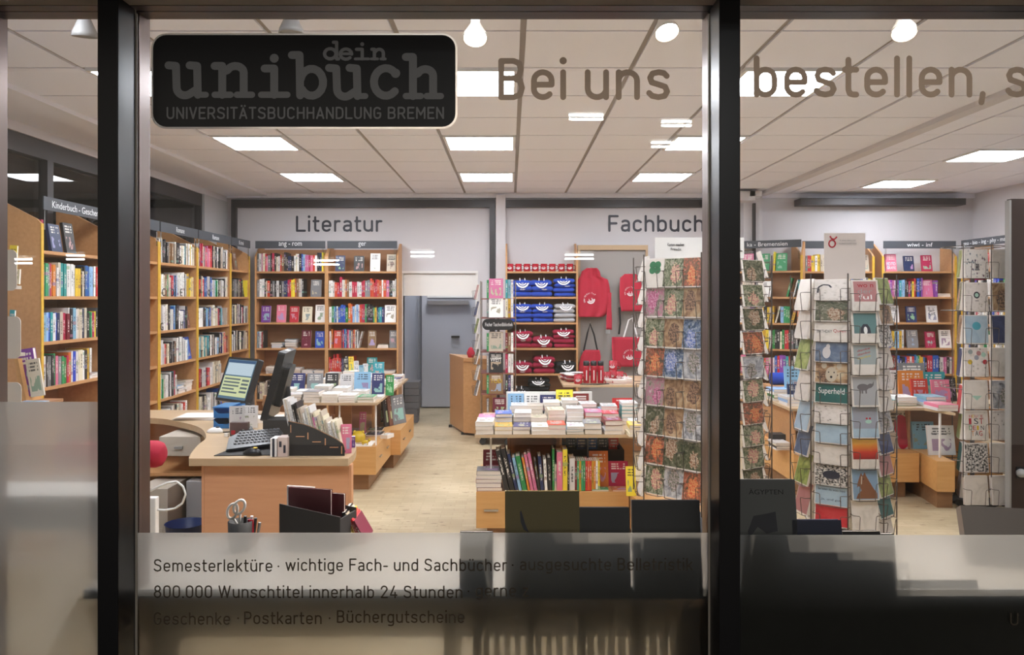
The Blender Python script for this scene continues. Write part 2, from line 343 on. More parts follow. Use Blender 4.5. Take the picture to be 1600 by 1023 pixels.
CN = {'w': 'white', 'c': 'cream', 'k': 'black', 'g': 'grey', 'r': 'red', 'm': 'dark red', 'b': 'blue', 'n': 'navy', 'l': 'light blue', 't': 'teal', 'v': 'green', 'o': 'orange', 'y': 'yellow', 'p': 'purple', 'q': 'pink', 'e': 'brown'}
CV = {'w': (.76, .74, .72), 'c': (.66, .58, .45), 'k': (.022, .02, .022), 'g': (.20, .20, .21), 'r': (.52, .022, .035), 'm': (.17, .012, .022), 'b': (.02, .10, .42), 'n': (.02, .03, .11), 'l': (.25, .45, .65), 't': (.03, .30, .32), 'v': (.03, .26, .08), 'o': (.62, .20, .03), 'y': (.75, .52, .04), 'p': (.20, .05, .32), 'q': (.62, .16, .30), 'e': (.22, .11, .055)}
LIGHT = set('wcyl')
def book_material(k, face):
    """spine (face=False) or front cover (face=True) with printed title strokes; everything in the thing's own coordinates"""
    c = CV[k]; m = bpy.data.materials.new(('cover_' if face else 'spine_') + CN[k].replace(' ', '_')); m.use_nodes = True
    nt = m.node_tree; L = nt.links; N = nt.nodes.new; b = nt.nodes['Principled BSDF']; b.inputs['Roughness'].default_value = .38
    tc = N('ShaderNodeTexCoord'); oi = N('ShaderNodeObjectInfo'); sp = N('ShaderNodeSeparateXYZ'); L.new(tc.outputs['Generated'], sp.inputs[0])
    def math_(op, a, bb=None, cc=None):
        n = N('ShaderNodeMath'); n.operation = op
        for i, v in enumerate((a, bb, cc)):
            if v is None: continue
            if isinstance(v, (int, float)): n.inputs[i].default_value = v
            else: L.new(v, n.inputs[i])
        return n.outputs[0]
    def band(v, c0, hw): return math_('COMPARE', v, c0, hw)
    hs = N('ShaderNodeHueSaturation'); hs.inputs['Color'].default_value = (*c, 1)
    L.new(math_('MULTIPLY_ADD', oi.outputs['Random'], .05, .475), hs.inputs['Hue'])
    L.new(math_('MULTIPLY_ADD', oi.outputs['Random'], .5, .75), hs.inputs['Value'])
    nz = N('ShaderNodeTexNoise'); nz.noise_dimensions = '4D'; nz.inputs['Detail'].default_value = 3
    mp = N('ShaderNodeMapping'); L.new(tc.outputs['Generated'], mp.inputs[0]); L.new(mp.outputs[0], nz.inputs['Vector'])
    L.new(math_('MULTIPLY', oi.outputs['Random'], 97.0), nz.inputs['W'])
    ink = (.03, .03, .035) if k in LIGHT else (.78, .74, .68)
    mix = N('ShaderNodeMix'); mix.data_type = 'RGBA'; L.new(hs.outputs[0], mix.inputs['A']); mix.inputs['B'].default_value = (*ink, 1)
    if not face:
        mp.inputs['Scale'].default_value = (3, .1, 26); nz.inputs['Scale'].default_value = 1
        t = math_('GREATER_THAN', nz.outputs['Fac'], .5)
        f = math_('MULTIPLY', t, band(sp.outputs[0], .5, .2))
        f = math_('MULTIPLY', f, band(sp.outputs[2], math_('MULTIPLY_ADD', oi.outputs['Random'], .2, .45), .24))
        # publisher's label / accent band at the spine's foot or head
        band2 = band(sp.outputs[2], math_('MULTIPLY_ADD', math_('FRACT', math_('MULTIPLY', oi.outputs['Random'], 13.7)), .8, .1), .05)
        band2 = math_('MULTIPLY', band2, math_('GREATER_THAN', math_('FRACT', math_('MULTIPLY', oi.outputs['Random'], 7.3)), .55))
        L.new(math_('MULTIPLY', f, .85), mix.inputs['Factor'])
        m2 = N('ShaderNodeMix'); m2.data_type = 'RGBA'; L.new(mix.outputs['Result'], m2.inputs['A'])
        ac = N('ShaderNodeCombineColor'); ac.mode = 'HSV'
        L.new(math_('FRACT', math_('MULTIPLY', oi.outputs['Random'], 31.1)), ac.inputs[0]); ac.inputs[1].default_value = .55; ac.inputs[2].default_value = .35
        L.new(ac.outputs[0], m2.inputs['B']); L.new(math_('MULTIPLY', band2, .7), m2.inputs['Factor'])
        L.new(m2.outputs['Result'], b.inputs['Base Color'])
    else:
        mp.inputs['Scale'].default_value = (9, .1, 2); nz.inputs['Scale'].default_value = 1
        rows = math_('GREATER_THAN', math_('FRACT', math_('MULTIPLY', sp.outputs[2], 11)), .45)
        t = math_('MULTIPLY', math_('GREATER_THAN', nz.outputs['Fac'], .47), rows)
        f = math_('MULTIPLY', t, band(sp.outputs[0], .5, .34)); f = math_('MULTIPLY', f, band(sp.outputs[2], .78, .13))
        # picture block with a mottled motif
        n2 = N('ShaderNodeTexNoise'); n2.noise_dimensions = '4D'; n2.inputs['Scale'].default_value = 2.6; n2.inputs['Detail'].default_value = 4
        L.new(tc.outputs['Generated'], n2.inputs['Vector']); L.new(math_('MULTIPLY', oi.outputs['Random'], 53.0), n2.inputs['W'])
        pic = math_('MULTIPLY', band(sp.outputs[0], .5, .36), band(sp.outputs[2], .34, .2))
        pic = math_('MULTIPLY', pic, math_('GREATER_THAN', n2.outputs['Fac'], .52))
        m2 = N('ShaderNodeMix'); m2.data_type = 'RGBA'; L.new(mix.outputs['Result'], m2.inputs['A'])
        ac = N('ShaderNodeCombineColor'); ac.mode = 'HSV'
        L.new(math_('FRACT', math_('MULTIPLY', oi.outputs['Random'], 17.3)), ac.inputs[0]); ac.inputs[1].default_value = .45; ac.inputs[2].default_value = .3 if k in LIGHT else .55
        L.new(ac.outputs[0], m2.inputs['B']); L.new(math_('MULTIPLY', pic, .8), m2.inputs['Factor'])
        L.new(math_('MULTIPLY', f, .85), mix.inputs['Factor']); L.new(m2.outputs['Result'], b.inputs['Base Color'])
    return m
SP = {k: book_material(k, False) for k in CV}
FC = {k: book_material(k, True) for k in CV}

def picture_mat(name, cols, scale=3.0, vor=False, grad=False, dist=1.5, blob=None):
    m = bpy.data.materials.new(name); m.use_nodes = True; nt = m.node_tree; L = nt.links; N = nt.nodes.new
    b = nt.nodes['Principled BSDF']; b.inputs['Roughness'].default_value = .35
    tc = N('ShaderNodeTexCoord'); oi = N('ShaderNodeObjectInfo')
    mu = N('ShaderNodeMath'); mu.operation = 'MULTIPLY'; mu.inputs[1].default_value = 61; L.new(oi.outputs['Random'], mu.inputs[0])
    if vor:
        n = N('ShaderNodeTexVoronoi'); n.voronoi_dimensions = '4D'; n.inputs['Scale'].default_value = scale; L.new(mu.outputs[0], n.inputs['W'])
        L.new(tc.outputs['Generated'], n.inputs['Vector']); src = n.outputs['Distance']
    else:
        n = N('ShaderNodeTexNoise'); n.noise_dimensions = '4D'; n.inputs['Scale'].default_value = scale; n.inputs['Detail'].default_value = 6
        n.inputs['Distortion'].default_value = dist; L.new(mu.outputs[0], n.inputs['W']); L.new(tc.outputs['Generated'], n.inputs['Vector']); src = n.outputs['Fac']
    if grad:
        sp = N('ShaderNodeSeparateXYZ'); L.new(tc.outputs['Generated'], sp.inputs[0]); ad = N('ShaderNodeMath'); ad.operation = 'MULTIPLY_ADD'
        L.new(src, ad.inputs[0]); ad.inputs[1].default_value = .25; L.new(sp.outputs[2], ad.inputs[2]); src = ad.outputs[0]
    rp = N('ShaderNodeValToRGB'); L.new(src, rp.inputs[0]); el = rp.color_ramp.elements; n_ = len(cols)
    lo, hi = (.15, 1.1) if grad else ((.1, .75) if vor else (.3, .7))
    for i, c in enumerate(cols):
        p = lo + (hi - lo) * i / (n_ - 1)
        e = el[i] if i < 2 else el.new(min(p, 1)); e.position = min(p, 1); e.color = (*c, 1)
    if blob:
        sp = N('ShaderNodeSeparateXYZ'); L.new(tc.outputs['Generated'], sp.inputs[0])
        def mt(op, p, q=0.0):
            n_2 = N('ShaderNodeMath'); n_2.operation = op
            for i_, v_ in enumerate((p, q)):
                if isinstance(v_, (int, float)): n_2.inputs[i_].default_value = v_
                else: L.new(v_, n_2.inputs[i_])
            return n_2.outputs[0]
        r1 = mt('FRACT', mt('MULTIPLY', oi.outputs['Random'], 9.7)); r2 = mt('FRACT', mt('MULTIPLY', oi.outputs['Random'], 23.9))
        dx = mt('SUBTRACT', sp.outputs[0], mt('ADD', mt('MULTIPLY', r1, .3), .35)); dz = mt('SUBTRACT', sp.outputs[2], mt('ADD', mt('MULTIPLY', r2, .3), .3))
        ds = mt('SQRT', mt('ADD', mt('MULTIPLY', dx, dx), mt('MULTIPLY', mt('MULTIPLY', dz, dz), .6)))
        k_ = mt('LESS_THAN', mt('SUBTRACT', ds, mt('MULTIPLY', n.outputs['Fac'], .5)), mt('SUBTRACT', mt('MULTIPLY', r2, .06), .03))
        n3 = N('ShaderNodeTexNoise'); n3.inputs['Scale'].default_value = 16; n3.inputs['Detail'].default_value = 3; L.new(tc.outputs['Generated'], n3.inputs['Vector'])
        rb = N('ShaderNodeValToRGB'); rb.color_ramp.elements[0].position = .4; rb.color_ramp.elements[1].position = .6; rb.color_ramp.elements[0].color = (*blob[0], 1); rb.color_ramp.elements[1].color = (*blob[1], 1)
        L.new(n3.outputs['Fac'], rb.inputs[0]); mx = N('ShaderNodeMix'); mx.data_type = 'RGBA'; L.new(k_, mx.inputs['Factor']); L.new(rp.outputs[0], mx.inputs['A']); L.new(rb.outputs[0], mx.inputs['B']); L.new(mx.outputs['Result'], b.inputs['Base Color']); return m
    L.new(rp.outputs[0], b.inputs['Base Color']); return m
PICS = {
 'green garden photo': picture_mat('pic_garden', [(.03, .04, .02), (.10, .12, .06), (.30, .30, .20), (.50, .40, .38)], 7, blob=((.45, .14, .16), (.62, .50, .30))),
 'dark woodland photo': picture_mat('pic_wood', [(.02, .02, .012), (.06, .07, .03), (.14, .13, .08), (.38, .34, .28)], 5, blob=((.20, .08, .03), (.52, .42, .32))),
 'brown animal photo': picture_mat('pic_animal', [(.09, .045, .02), (.26, .14, .07), (.45, .30, .17), (.55, .46, .32)], 2.2, blob=((.06, .03, .02), (.35, .20, .12))),
 'pink blossom photo': picture_mat('pic_blossom', [(.07, .09, .04), (.35, .28, .25), (.42, .14, .22), (.60, .50, .48)], 4, blob=((.35, .04, .14), (.62, .30, .40))),
 'blue flower photo': picture_mat('pic_blue', [(.02, .04, .03), (.06, .10, .20), (.22, .26, .32), (.52, .52, .48)], 6, blob=((.06, .12, .38), (.50, .50, .60))),
 'red berry photo': picture_mat('pic_berry', [(.04, .04, .02), (.16, .09, .05), (.42, .10, .05), (.50, .40, .30)], 6, blob=((.50, .06, .03), (.62, .32, .12))),
 'grey winter photo': picture_mat('pic_winter', [(.06, .06, .07), (.28, .28, .30), (.48, .46, .47), (.62, .60, .60)], 3, blob=((.10, .12, .07), (.45, .36, .36))),
 'pale patterned': picture_mat('pic_pale', [(.12, .10, .10), (.60, .55, .50), (.66, .60, .56), (.70, .64, .60)], 9, True),
 'cream plain': picture_mat('pic_cream', [(.55, .50, .44), (.68, .62, .56), (.70, .64, .58)], 2),
 'dusky rose': picture_mat('pic_rose', [(.36, .16, .15), (.42, .19, .19), (.45, .22, .21)], 1.2),
 'dark teal': picture_mat('pic_teal', [(.01, .08, .08), (.02, .11, .10), (.03, .13, .12)], 1.5),
 'slate blue': picture_mat('pic_slate', [(.06, .09, .16), (.10, .14, .22), (.22, .26, .32)], 1.8),
 'scarlet': picture_mat('pic_scarlet', [(.45, .02, .03), (.52, .03, .04), (.55, .06, .06)], 2),
 'sunset': picture_mat('pic_sunset', [(.25, .01, .01), (.50, .04, .02), (.68, .25, .03), (.72, .42, .05)], 2, grad=True),
 'pale blue': picture_mat('pic_paleblue', [(.28, .38, .47), (.36, .47, .56), (.42, .52, .58)], 1.4),
 'olive green': picture_mat('pic_olive', [(.10, .13, .04), (.26, .32, .08), (.42, .44, .16)], 2.6),
 'navy': picture_mat('pic_navy', [(.015, .025, .08), (.02, .035, .12), (.04, .06, .16)], 2),
 'black and white': picture_mat('pic_bw', [(.02, .02, .02), (.03, .03, .03), (.66, .62, .58), (.70, .66, .62)], 14, False, dist=0),
 'colourful dotted': picture_mat('pic_dots', [(.45, .03, .05), (.10, .18, .22), (.66, .62, .58), (.70, .66, .62), (.70, .66, .62)], 9, True),
}
# ================================================================ THE SETTING
XL, XR, YB, ZC = -3.57, 5.80, 10.0, 2.90
def floor_mat():
    m = bpy.data.materials.new('end_grain_wood_floor'); m.use_nodes = True; nt = m.node_tree; L = nt.links; N = nt.nodes.new; b = nt.nodes['Principled BSDF']
    tc = N('ShaderNodeTexCoord')
    br = N('ShaderNodeTexBrick'); br.inputs['Scale'].default_value = 1; br.inputs['Brick Width'].default_value = .17; br.inputs['Row Height'].default_value = .06
    br.inputs['Mortar Size'].default_value = .0022; br.inputs['Mortar Smooth'].default_value = .4; br.inputs['Bias'].default_value = -.2
    br.inputs['Color1'].default_value = (.50, .41, .27, 1); br.inputs['Color2'].default_value = (.58, .49, .34, 1); br.inputs['Mortar'].default_value = (.40, .32, .20, 1)
    L.new(tc.outputs['Object'], br.inputs['Vector'])
    n1 = N('ShaderNodeTexNoise'); n1.inputs['Scale'].default_value = 1.4; n1.inputs['Detail'].default_value = 5; L.new(tc.outputs['Object'], n1.inputs['Vector'])
    r1 = N('ShaderNodeValToRGB'); r1.color_ramp.elements[0].position = .35; r1.color_ramp.elements[0].color = (.80, .76, .70, 1); r1.color_ramp.elements[1].position = .65; r1.color_ramp.elements[1].color = (1.06, 1.04, 1, 1)
    L.new(n1.outputs['Fac'], r1.inputs[0])
    mp = N('ShaderNodeMapping'); mp.inputs['Scale'].default_value = (7, 22, 1); L.new(tc.outputs['Object'], mp.inputs[0])
    n2 = N('ShaderNodeTexNoise'); n2.inputs['Scale'].default_value = 1; n2.inputs['Detail'].default_value = 3; L.new(mp.outputs[0], n2.inputs['Vector'])
    r2 = N('ShaderNodeValToRGB'); r2.color_ramp.elements[0].position = .655; r2.color_ramp.elements[0].color = (1, 1, 1, 1); r2.color_ramp.elements[1].position = .69; r2.color_ramp.elements[1].color = (.33, .25, .18, 1)
    L.new(n2.outputs['Fac'], r2.inputs[0])
    a = N('ShaderNodeMix'); a.data_type = 'RGBA'; a.blend_type = 'MULTIPLY'; a.inputs['Factor'].default_value = 1; L.new(br.outputs['Color'], a.inputs['A']); L.new(r1.outputs[0], a.inputs['B'])
    c = N('ShaderNodeMix'); c.data_type = 'RGBA'; c.blend_type = 'MULTIPLY'; c.inputs['Factor'].default_value = 1; L.new(a.outputs['Result'], c.inputs['A']); L.new(r2.outputs[0], c.inputs['B'])
    L.new(c.outputs['Result'], b.inputs['Base Color']); b.inputs['Roughness'].default_value = .42
    bp = N('ShaderNodeBump'); bp.inputs['Strength'].default_value = .25; bp.inputs['Distance'].default_value = .002
    L.new(br.outputs['Fac'], bp.inputs['Height']); L.new(bp.outputs['Normal'], b.inputs['Normal']); bp.invert = True
    return m
M['floor'] = floor_mat()
floor = struct(bx('floor', XL - .1, XR + .1, 2.45, 12.6, -.06, 0, M['floor']), 'worn pale end-grain wooden floor with dark flecks')
pave = struct(bx('pavement', -6, 8, -4, 2.27, -.1, -.02, mat('paving', (.10, .095, .09), .8, noise=.2)), 'dark pavement outside the shop window')
st = struct(bx('trim_1', -.006, .006, 0, 3.6, 0, .004, M['blackmetal'], loc=(3.68, 4.35, 0), rot=(0, 0, R(1.5))), 'thin dark metal joint strip in the wooden floor')
# ceiling: slab, tiles, light panels
ceil = struct(bx('ceiling', XL - .1, XR + .1, 2.30, YB + .1, ZC + .012, ZC + .08, M['joint']), 'suspended ceiling of pale square tiles with darker joints')
T = .6245
def tile_mesh(gx, gy):
    bm = bmesh.new(); box(bm, -T / 2 + gx / 2, T / 2 - gx / 2, -T / 2 + gy / 2, T / 2 - gy / 2, 0, .014)
    me = bpy.data.meshes.new('ceiling_tile'); bm.to_mesh(me); bm.free(); me.materials.append(M['ceiling']); return me
tmA = tile_mesh(.030, .015); tmB = tile_mesh(.014, .012)
XJ = 3.13
xs = [.064 + T * k for k in range(-6, 6)]           # tile edges in the main field
ys = [3.89 + T * k for k in range(-2, 10)]
lights = []
def light_panel(cx, cy, wx, wy):
    t = empty('ceiling_light', (cx, cy, ZC - .012)); lights.append(t)
    bm = bmesh.new()
    for (a, b_, c, d) in ((-wx / 2, wx / 2, -wy / 2, -wy / 2 + .022), (-wx / 2, wx / 2, wy / 2 - .022, wy / 2), (-wx / 2, -wx / 2 + .022, -wy / 2 + .022, wy / 2 - .022), (wx / 2 - .022, wx / 2, -wy / 2 + .022, wy / 2 - .022)):
        box(bm, a, b_, c, d, 0, .02)
    finish('frame', bm, M['white'], t)
    bx('diffuser', -wx / 2 + .022, wx / 2 - .022, -wy / 2 + .022, wy / 2 - .022, .004, .012, M['panel'], t)
    return t
M['panel'] = emat('lit_diffuser', (.91, .935, 1), PANEL_POWER)
def in_light(cx, cy): 
    return any(abs(cx - l.location.x) < .4 and abs(cy - l.location.y) < .4 for l in lights)
names_row = {0: 'nearest row above the shop window', 1: 'second row from the shop window', 2: 'third row from the shop window', 3: 'back row near the rear wall'}
for ri, j in enumerate((-2, 1, 4, 7)):
    for ci, k in enumerate((-4, -1, 2)):
        cx = .064 + T * (k + .5); cyy = 3.89 + T * (j + .5)
        t = light_panel(cx, cyy, T - .04, T - .03)
        tag(t, 'square lit ceiling panel, %s column, %s' % (('left', 'middle', 'right')[ci], names_row[ri]), 'ceiling light', 'square ceiling light panels')
for n_, (cx, cyy) in enumerate(((4.41, 7.29), (4.41, 9.08), (4.41, 5.42))):
    t = light_panel(cx, cyy, .60, .60)
    tag(t, 'square lit ceiling panel of right ceiling field, %s row from the back' % ordw((2, 1, 3, 4)[n_]), 'ceiling light', 'square ceiling light panels')
for a in xs[:-1]:
    for b_ in ys:
        cx, cyy = a + T / 2, b_ + T / 2
        if cyy > YB + .2 or in_light(cx, cyy): continue
        o = link('ceiling_tile', tmA, ceil, (cx, cyy, ZC))
    # edge tiles
for b_ in ys:
    cyy = b_ + T / 2
    if cyy > YB + .2: continue
for i in range(4):
    for j in range(-2, 10):
        cx = 4.41 + .6245 * (i - 1.5 + .5) - .3122 * 1 + .3122; cyy = 7.29 + T * (j - 4)
        cx = 4.41 + T * (i - 1)
        if cyy < 2.5 or cyy > YB + .2 or in_light(cx, cyy): continue
        if cx - T / 2 < XJ - .6: continue
        link('ceiling_tile', tmB, ceil, (cx, cyy, ZC))
bmf = bmesh.new(); box(bmf, -.13, .13, -T / 2 + .004, T / 2 - .004, 0, .014); mef = bpy.data.meshes.new('ceiling_tile'); bmf.to_mesh(mef); bmf.free(); mef.materials.append(M['ceiling'])
for j in range(-2, 10):
    if 2.5 < 7.29 + T * (j - 4) < YB + .2: link('ceiling_tile', mef, ceil, (3.325, 7.29 + T * (j - 4), ZC))
struct(bx('trim_2', XJ - .05, XJ + .05, 2.6, YB, ZC - .035, ZC + .02, M['wall']), 'pale ceiling joint strip between the two ceiling fields')
struct(bx('trim_3', XL, -2.43 - T * 1 - .5 + .52, 2.6, YB, ZC - .03, ZC + .011, M['ceiling']), 'plain ceiling edge strip along the left wall')
# walls
bm = bmesh.new()
DX0, DX1, DZ = PX(630, 10), PX(743, 10), PZ(427, 10)
box(bm, XL - .1, DX0, YB, YB + .12, 0, ZC + .1); box(bm, DX1, XR + .1, YB, YB + .12, 0, ZC + .1); box(bm, DX0, DX1, YB, YB + .12, DZ, ZC + .1)
wall_back = struct(finish('wall_back', bm, M['wall']), 'white rear wall with dark lettering above the shelves')
# sub window wall left: solid to 1.92, glass above
struct(bx('wall_left', XL - .12, XL, 2.5, YB, 0, 1.90, M['wallgrey']), 'grey left wall below a band of dark windows')
struct(bx('trim_4', XL - .12, XL + .02, 2.5, YB, 2.80, ZC + .02, M['wall']), 'pale head beam over the left windows')
struct(bx('wall_left_pier', XL - .12, XL + .03, 9.25, YB, 1.90, 2.80, M['wallgrey']), 'grey wall pier at the rear left corner')
for i, (a, b_) in enumerate(((2.5, 6.2), (6.2, 9.25))):
    wn = struct(bx('window_%d' % (i + 4), XL - .05, XL - .035, a + .03, b_ - .03, 1.93, 2.78, M['glass']), 'dark night window above the left bookcases')
    bm = bmesh.new(); box(bm, XL - .08, XL - .0, a, a + .04, 1.9, 2.8); box(bm, XL - .08, XL, b_ - .04, b_, 1.9, 2.8); box(bm, XL - .08, XL, a + .04, b_ - .04, 2.66, 2.8); box(bm, XL - .08, XL, a + .04, b_ - .04, 1.9, 1.94)
    finish('window_frame', bm, M['blackmetal'], wn)
struct(bx('wall_right', XR, XR + .12, 2.5, YB, 0, ZC + .02, M['wall']), 'white right wall')
# rear wall frames, pier and dark beams
bm = bmesh.new(); box(bm, PX(366, 9.95), PX(774, 9.95), 9.93, 9.998, PZ(324, 9.95), PZ(312, 9.95)); box(bm, PX(362, 9.95), PX(369, 9.95), 9.93, 9.998, 0, PZ(312, 9.95)); box(bm, PX(765, 9.95), PX(773.5, 9.95), 9.93, 9.998, 0, PZ(324, 9.95))
struct(finish('trim_5', bm, M['blackmetal'], None), 'black steel frame around the rear wall panel with Literatur lettering')
struct(bx('trim_6', PX(775, 9.9), PX(790, 9.9), 9.86, 9.998, 0, ZC - .03, M['wall']), 'pale pier between the two rear wall panels')
struct(bx('trim_7', PX(791, 9.95), PX(1155, 9.95), 9.93, 9.998, PZ(324, 9.95), PZ(312, 9.95), M['blackmetal']), 'black steel beam above Fachbuch lettering')
bm = bmesh.new(); box(bm, PX(1160, 9.8), PX(1189, 9.8), 9.75, 9.998, 0, ZC - .01); box(bm, PX(1150, 9.6), PX(1176, 9.6), 9.5, 9.74, ZC - .14, ZC - .03); box(bm, PX(1168, 9.6), PX(1187, 9.6), 9.5, 9.74, ZC - .09, ZC - .031)
struct(finish('trim_8', bm, M['wall'], None), 'white boxed pier and duct at the joint of the ceiling fields')
struct(bx('trim_9', PX(1177, 9.7), PX(1181, 9.7), 9.7, 9.745, 0, ZC - .15, M['blackmetal']), 'narrow dark steel post on white pier')
struct(bx('trim_10', PX(1250, 9.8), PX(1508, 9.8), 9.78, 9.998, PZ(320, 9.8), PZ(310, 9.8), M['blackmetal']), 'long dark beam under the right ceiling field')
struct(bx('trim_11', XL + .03, XR, 9.955, 9.999, ZC - .055, ZC + .011, M['ceiling']), 'pale cove strip where rear wall meets ceiling')
din('Literatur', 462, 597, 337, 362, 9.994, M['walltext'], wall_back, split=True)
din('Fachbuch', 950, 1100, 336, 362, 9.994, M['walltext'], wall_back, split=True)
# corridor beyond the doorway
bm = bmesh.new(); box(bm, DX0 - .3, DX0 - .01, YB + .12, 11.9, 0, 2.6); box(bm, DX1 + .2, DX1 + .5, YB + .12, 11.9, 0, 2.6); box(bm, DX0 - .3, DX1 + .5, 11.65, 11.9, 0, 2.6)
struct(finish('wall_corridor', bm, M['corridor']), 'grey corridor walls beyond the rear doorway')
struct(bx('ceiling_corridor', DX0 - .3, DX1 + .5, YB + .12, 11.9, 2.6, 2.7, M['wall']))
bm = bmesh.new(); box(bm, DX0 - .03, DX0, YB - .012, YB + .12, 0, DZ); box(bm, DX1, DX1 + .03, YB - .012, YB + .12, 0, DZ); box(bm, DX0 - .03, DX1 + .03, YB - .012, YB + .12, DZ, DZ + .03)
struct(finish('trim_12', bm, M['white']), 'slim white frame of the rear doorway')
t = light_panel(-.9, 11.0, .5, .5); t.location.z = 2.58; tag(t, 'unseen lit ceiling panel added to brighten the rear corridor', 'ceiling light')  # out of view, added to brighten the corridor behind the doorway
d = struct(bx('door_1', -1.13, -.25, 11.58, 11.63, .02, 2.0, M['doorblur']), 'grey steel door at the end of the rear corridor')
d.location.x = -.15
bx('door_closer', -1.05, -.45, 11.50, 11.575, 1.50, 1.56, M['steel'], d)
bx('door_handle', -.70, -.58, 11.53, 11.575, 1.02, 1.05, M['black'], d)
bx('door_window', -1.05, -.35, 11.565, 11.578, 1.60, 1.74, M['white'], d)
struct(bx('trim_13', DX0, DX1, YB + .02, YB + .06, 1.625, DZ - .0, M['white']), 'white light box panel in the head of the rear doorway')
# open dark door leaf at the far right
d2 = struct(bx('door_2', PX(1577, 5.9), PX(1577, 5.9) + .9, 5.88, 5.93, .01, PZ(311, 5.9), M['brownframe']), 'dark open door leaf at the right edge with a lock')
d2.data.materials[0] = mat('dark_door', (.035, .02, .018), .3, .2)
bx('edge_plate', PX(1574, 5.9), PX(1577, 5.9), 5.875, 5.93, .02, PZ(311, 5.9) - .01, M['grey'], d2)
bm = bmesh.new(); lathe(bm, [(.0, 0), (.03, 0), (.033, .02), (.028, .04), (.0, .045)], 14, mx=Matrix.Translation((PX(1593, 5.88), 5.88, PZ(738, 5.88))) @ Matrix.Rotation(R(90), 4, 'X'))
finish('door_knob', bm, M['grey'], d2, True)
bx('latch_plate', PX(1585, 5.9), PX(1600, 5.9), 5.872, 5.88, PZ(746, 5.9), PZ(728, 5.9), M['black'], d2)

# ---------------------------------------------------------------- shop front
FY0, FY1 = 2.28, 2.487
def mullion(name, x0, x1, label):
    t = struct(bx(name, x0, x1, FY0, G - .012, -.02, 2.50, M['dark'], bev=.003), label)
    bx('inner_frame', x0, x1, G + .012, FY1, 0, 2.50, M['brownframe'], t, bev=.003)
    bx('glazing_bead', x0 - .004, x1 + .004, G - .012, G - .007, .1, 2.45, M['gasket'], t)
    bx('core', x0 + .006, x1 - .006, G - .006, G + .011, 0, 2.5, M['steel'], t)
    return t
ML0, ML1 = PX(152, FY0), PX(184, FY0); MR0, MR1 = PX(1124, FY0), PX(1157, FY0)
mullion('trim_14', ML0, ML1, 'black window mullion left of the logo sign')
mullion('trim_15', MR0, MR1, 'black window mullion right of the words Bei uns')
bx2 = struct(bx('trim_16', -2.3, -1.566, FY0 + .09, FY1, 0, 2.5, M['brownframe']), 'dark brown frame at the left edge of the shop window')
struct(bx('trim_17', 2.2, 2.26, FY0, FY1, 0, 2.5, M['dark']), 'black mullion beyond right edge')
ZH = PZ(18, G)
hd = struct(bx('trim_18', -2.2, 2.3, G - .048, FY1 - .02, ZH, ZH + .10, M['dark']), 'black head rail of the shop window')
struct(bx('soffit_outside', -2.6, 2.6, 1.75, G - .0485, ZH + .001, ZH + .30, M['soffit']), 'beige underside of the facade above the shop window')
struct(bx('wall_front', -3.7, 5.9, G - .06, FY1, ZH + .10, ZC + .1, M['wallgrey']), 'wall above the shop window')
struct(bx('wall_front_left', -3.7, -2.301, G - .06, FY1, 0, ZH + .1, M['wallgrey']))
struct(bx('wall_front_right', 2.26, 5.9, G - .06, FY1, 0, ZH + .1, M['wallgrey']))
def pane(n, x0, x1, label): return struct(bx('window_%d' % n, x0, x1, G - .003, G + .003, 0, ZH, M['glass']), label)
def film(x0, x1, z1, par):
    return tag(bx('frosted_film', x0, x1, G + .0045, G + .0065, 0, z1, M['film'], par), 'satin frosted film on the lower glass')
w1 = pane(1, -1.566, ML0 + .005, 'narrow left shop window pane with tall frosted film')
w2 = pane(2, ML1 - .005, MR0 + .005, 'wide middle shop window pane with logo sign and lettering')
w3 = pane(3, MR1 - .005, 2.2, 'right shop window pane with lettering')
film(-1.566, ML0 + .004, PZ(628, G), w1)
film(ML1 - .004, MR0 + .004, PZ(833, G), w2)
film(MR1 - .004, 2.2, PZ(836.5, G), w3)
GY = G - .0045
def glasstext(s, x0, x1, y0, y1, m, par, name='lettering'):
    return text(name, s, PX(x1, GY) - PX(x0, GY), PZ(y0, GY) - PZ(y1, GY), m, par, (PX(x0, GY), GY, PZ(y1, GY)), ext=.0005)
V = M['vinyl']
din('Bei', 778, 885, 91, 156, GY, V, w2, split=True); din('uns', 913, 1047, 91, 156, GY, V, w2, split=True, gap=.13)
din('bestellen,', 1177, 1541, 87, 152, GY, V, w3, split=True, gap=.13); din('s', 1571, 1606, 87, 152, GY, V, w3, split=True)
D = M['vinyldark']; TH = .058
for s_, xa, xb, yc, yb in (('Semesterlektüre', 240, 426, 873, 893), ('\u00b7', 433, 437, 873, 893), ('wichtige Fach- und Sachbücher', 446, 792, 872, 892), ('\u00b7', 799, 803, 871, 891), ('ausgesuchte Belletristik', 812, 1082, 871, 891),
    ('800.000 Wunschtitel innerhalb 24 Stunden', 240, 723, 914, 934), ('\u00b7', 730, 734, 912, 932), ('gerne z', 743, 826, 912, 932), ('Geschenke', 240, 360, 956, 976), ('\u00b7', 370, 374, 954, 974), ('Postkarten', 381, 503, 955, 975), ('\u00b7', 513, 517, 954, 974), ('Büchergutscheine', 526, 726, 953, 973)):
    din(s_, xa, xb, yc, yb, GY, D, w2, hw=TH)
din('U', 1578, 1592, 957, 977, GY, D, w3, hw=TH)
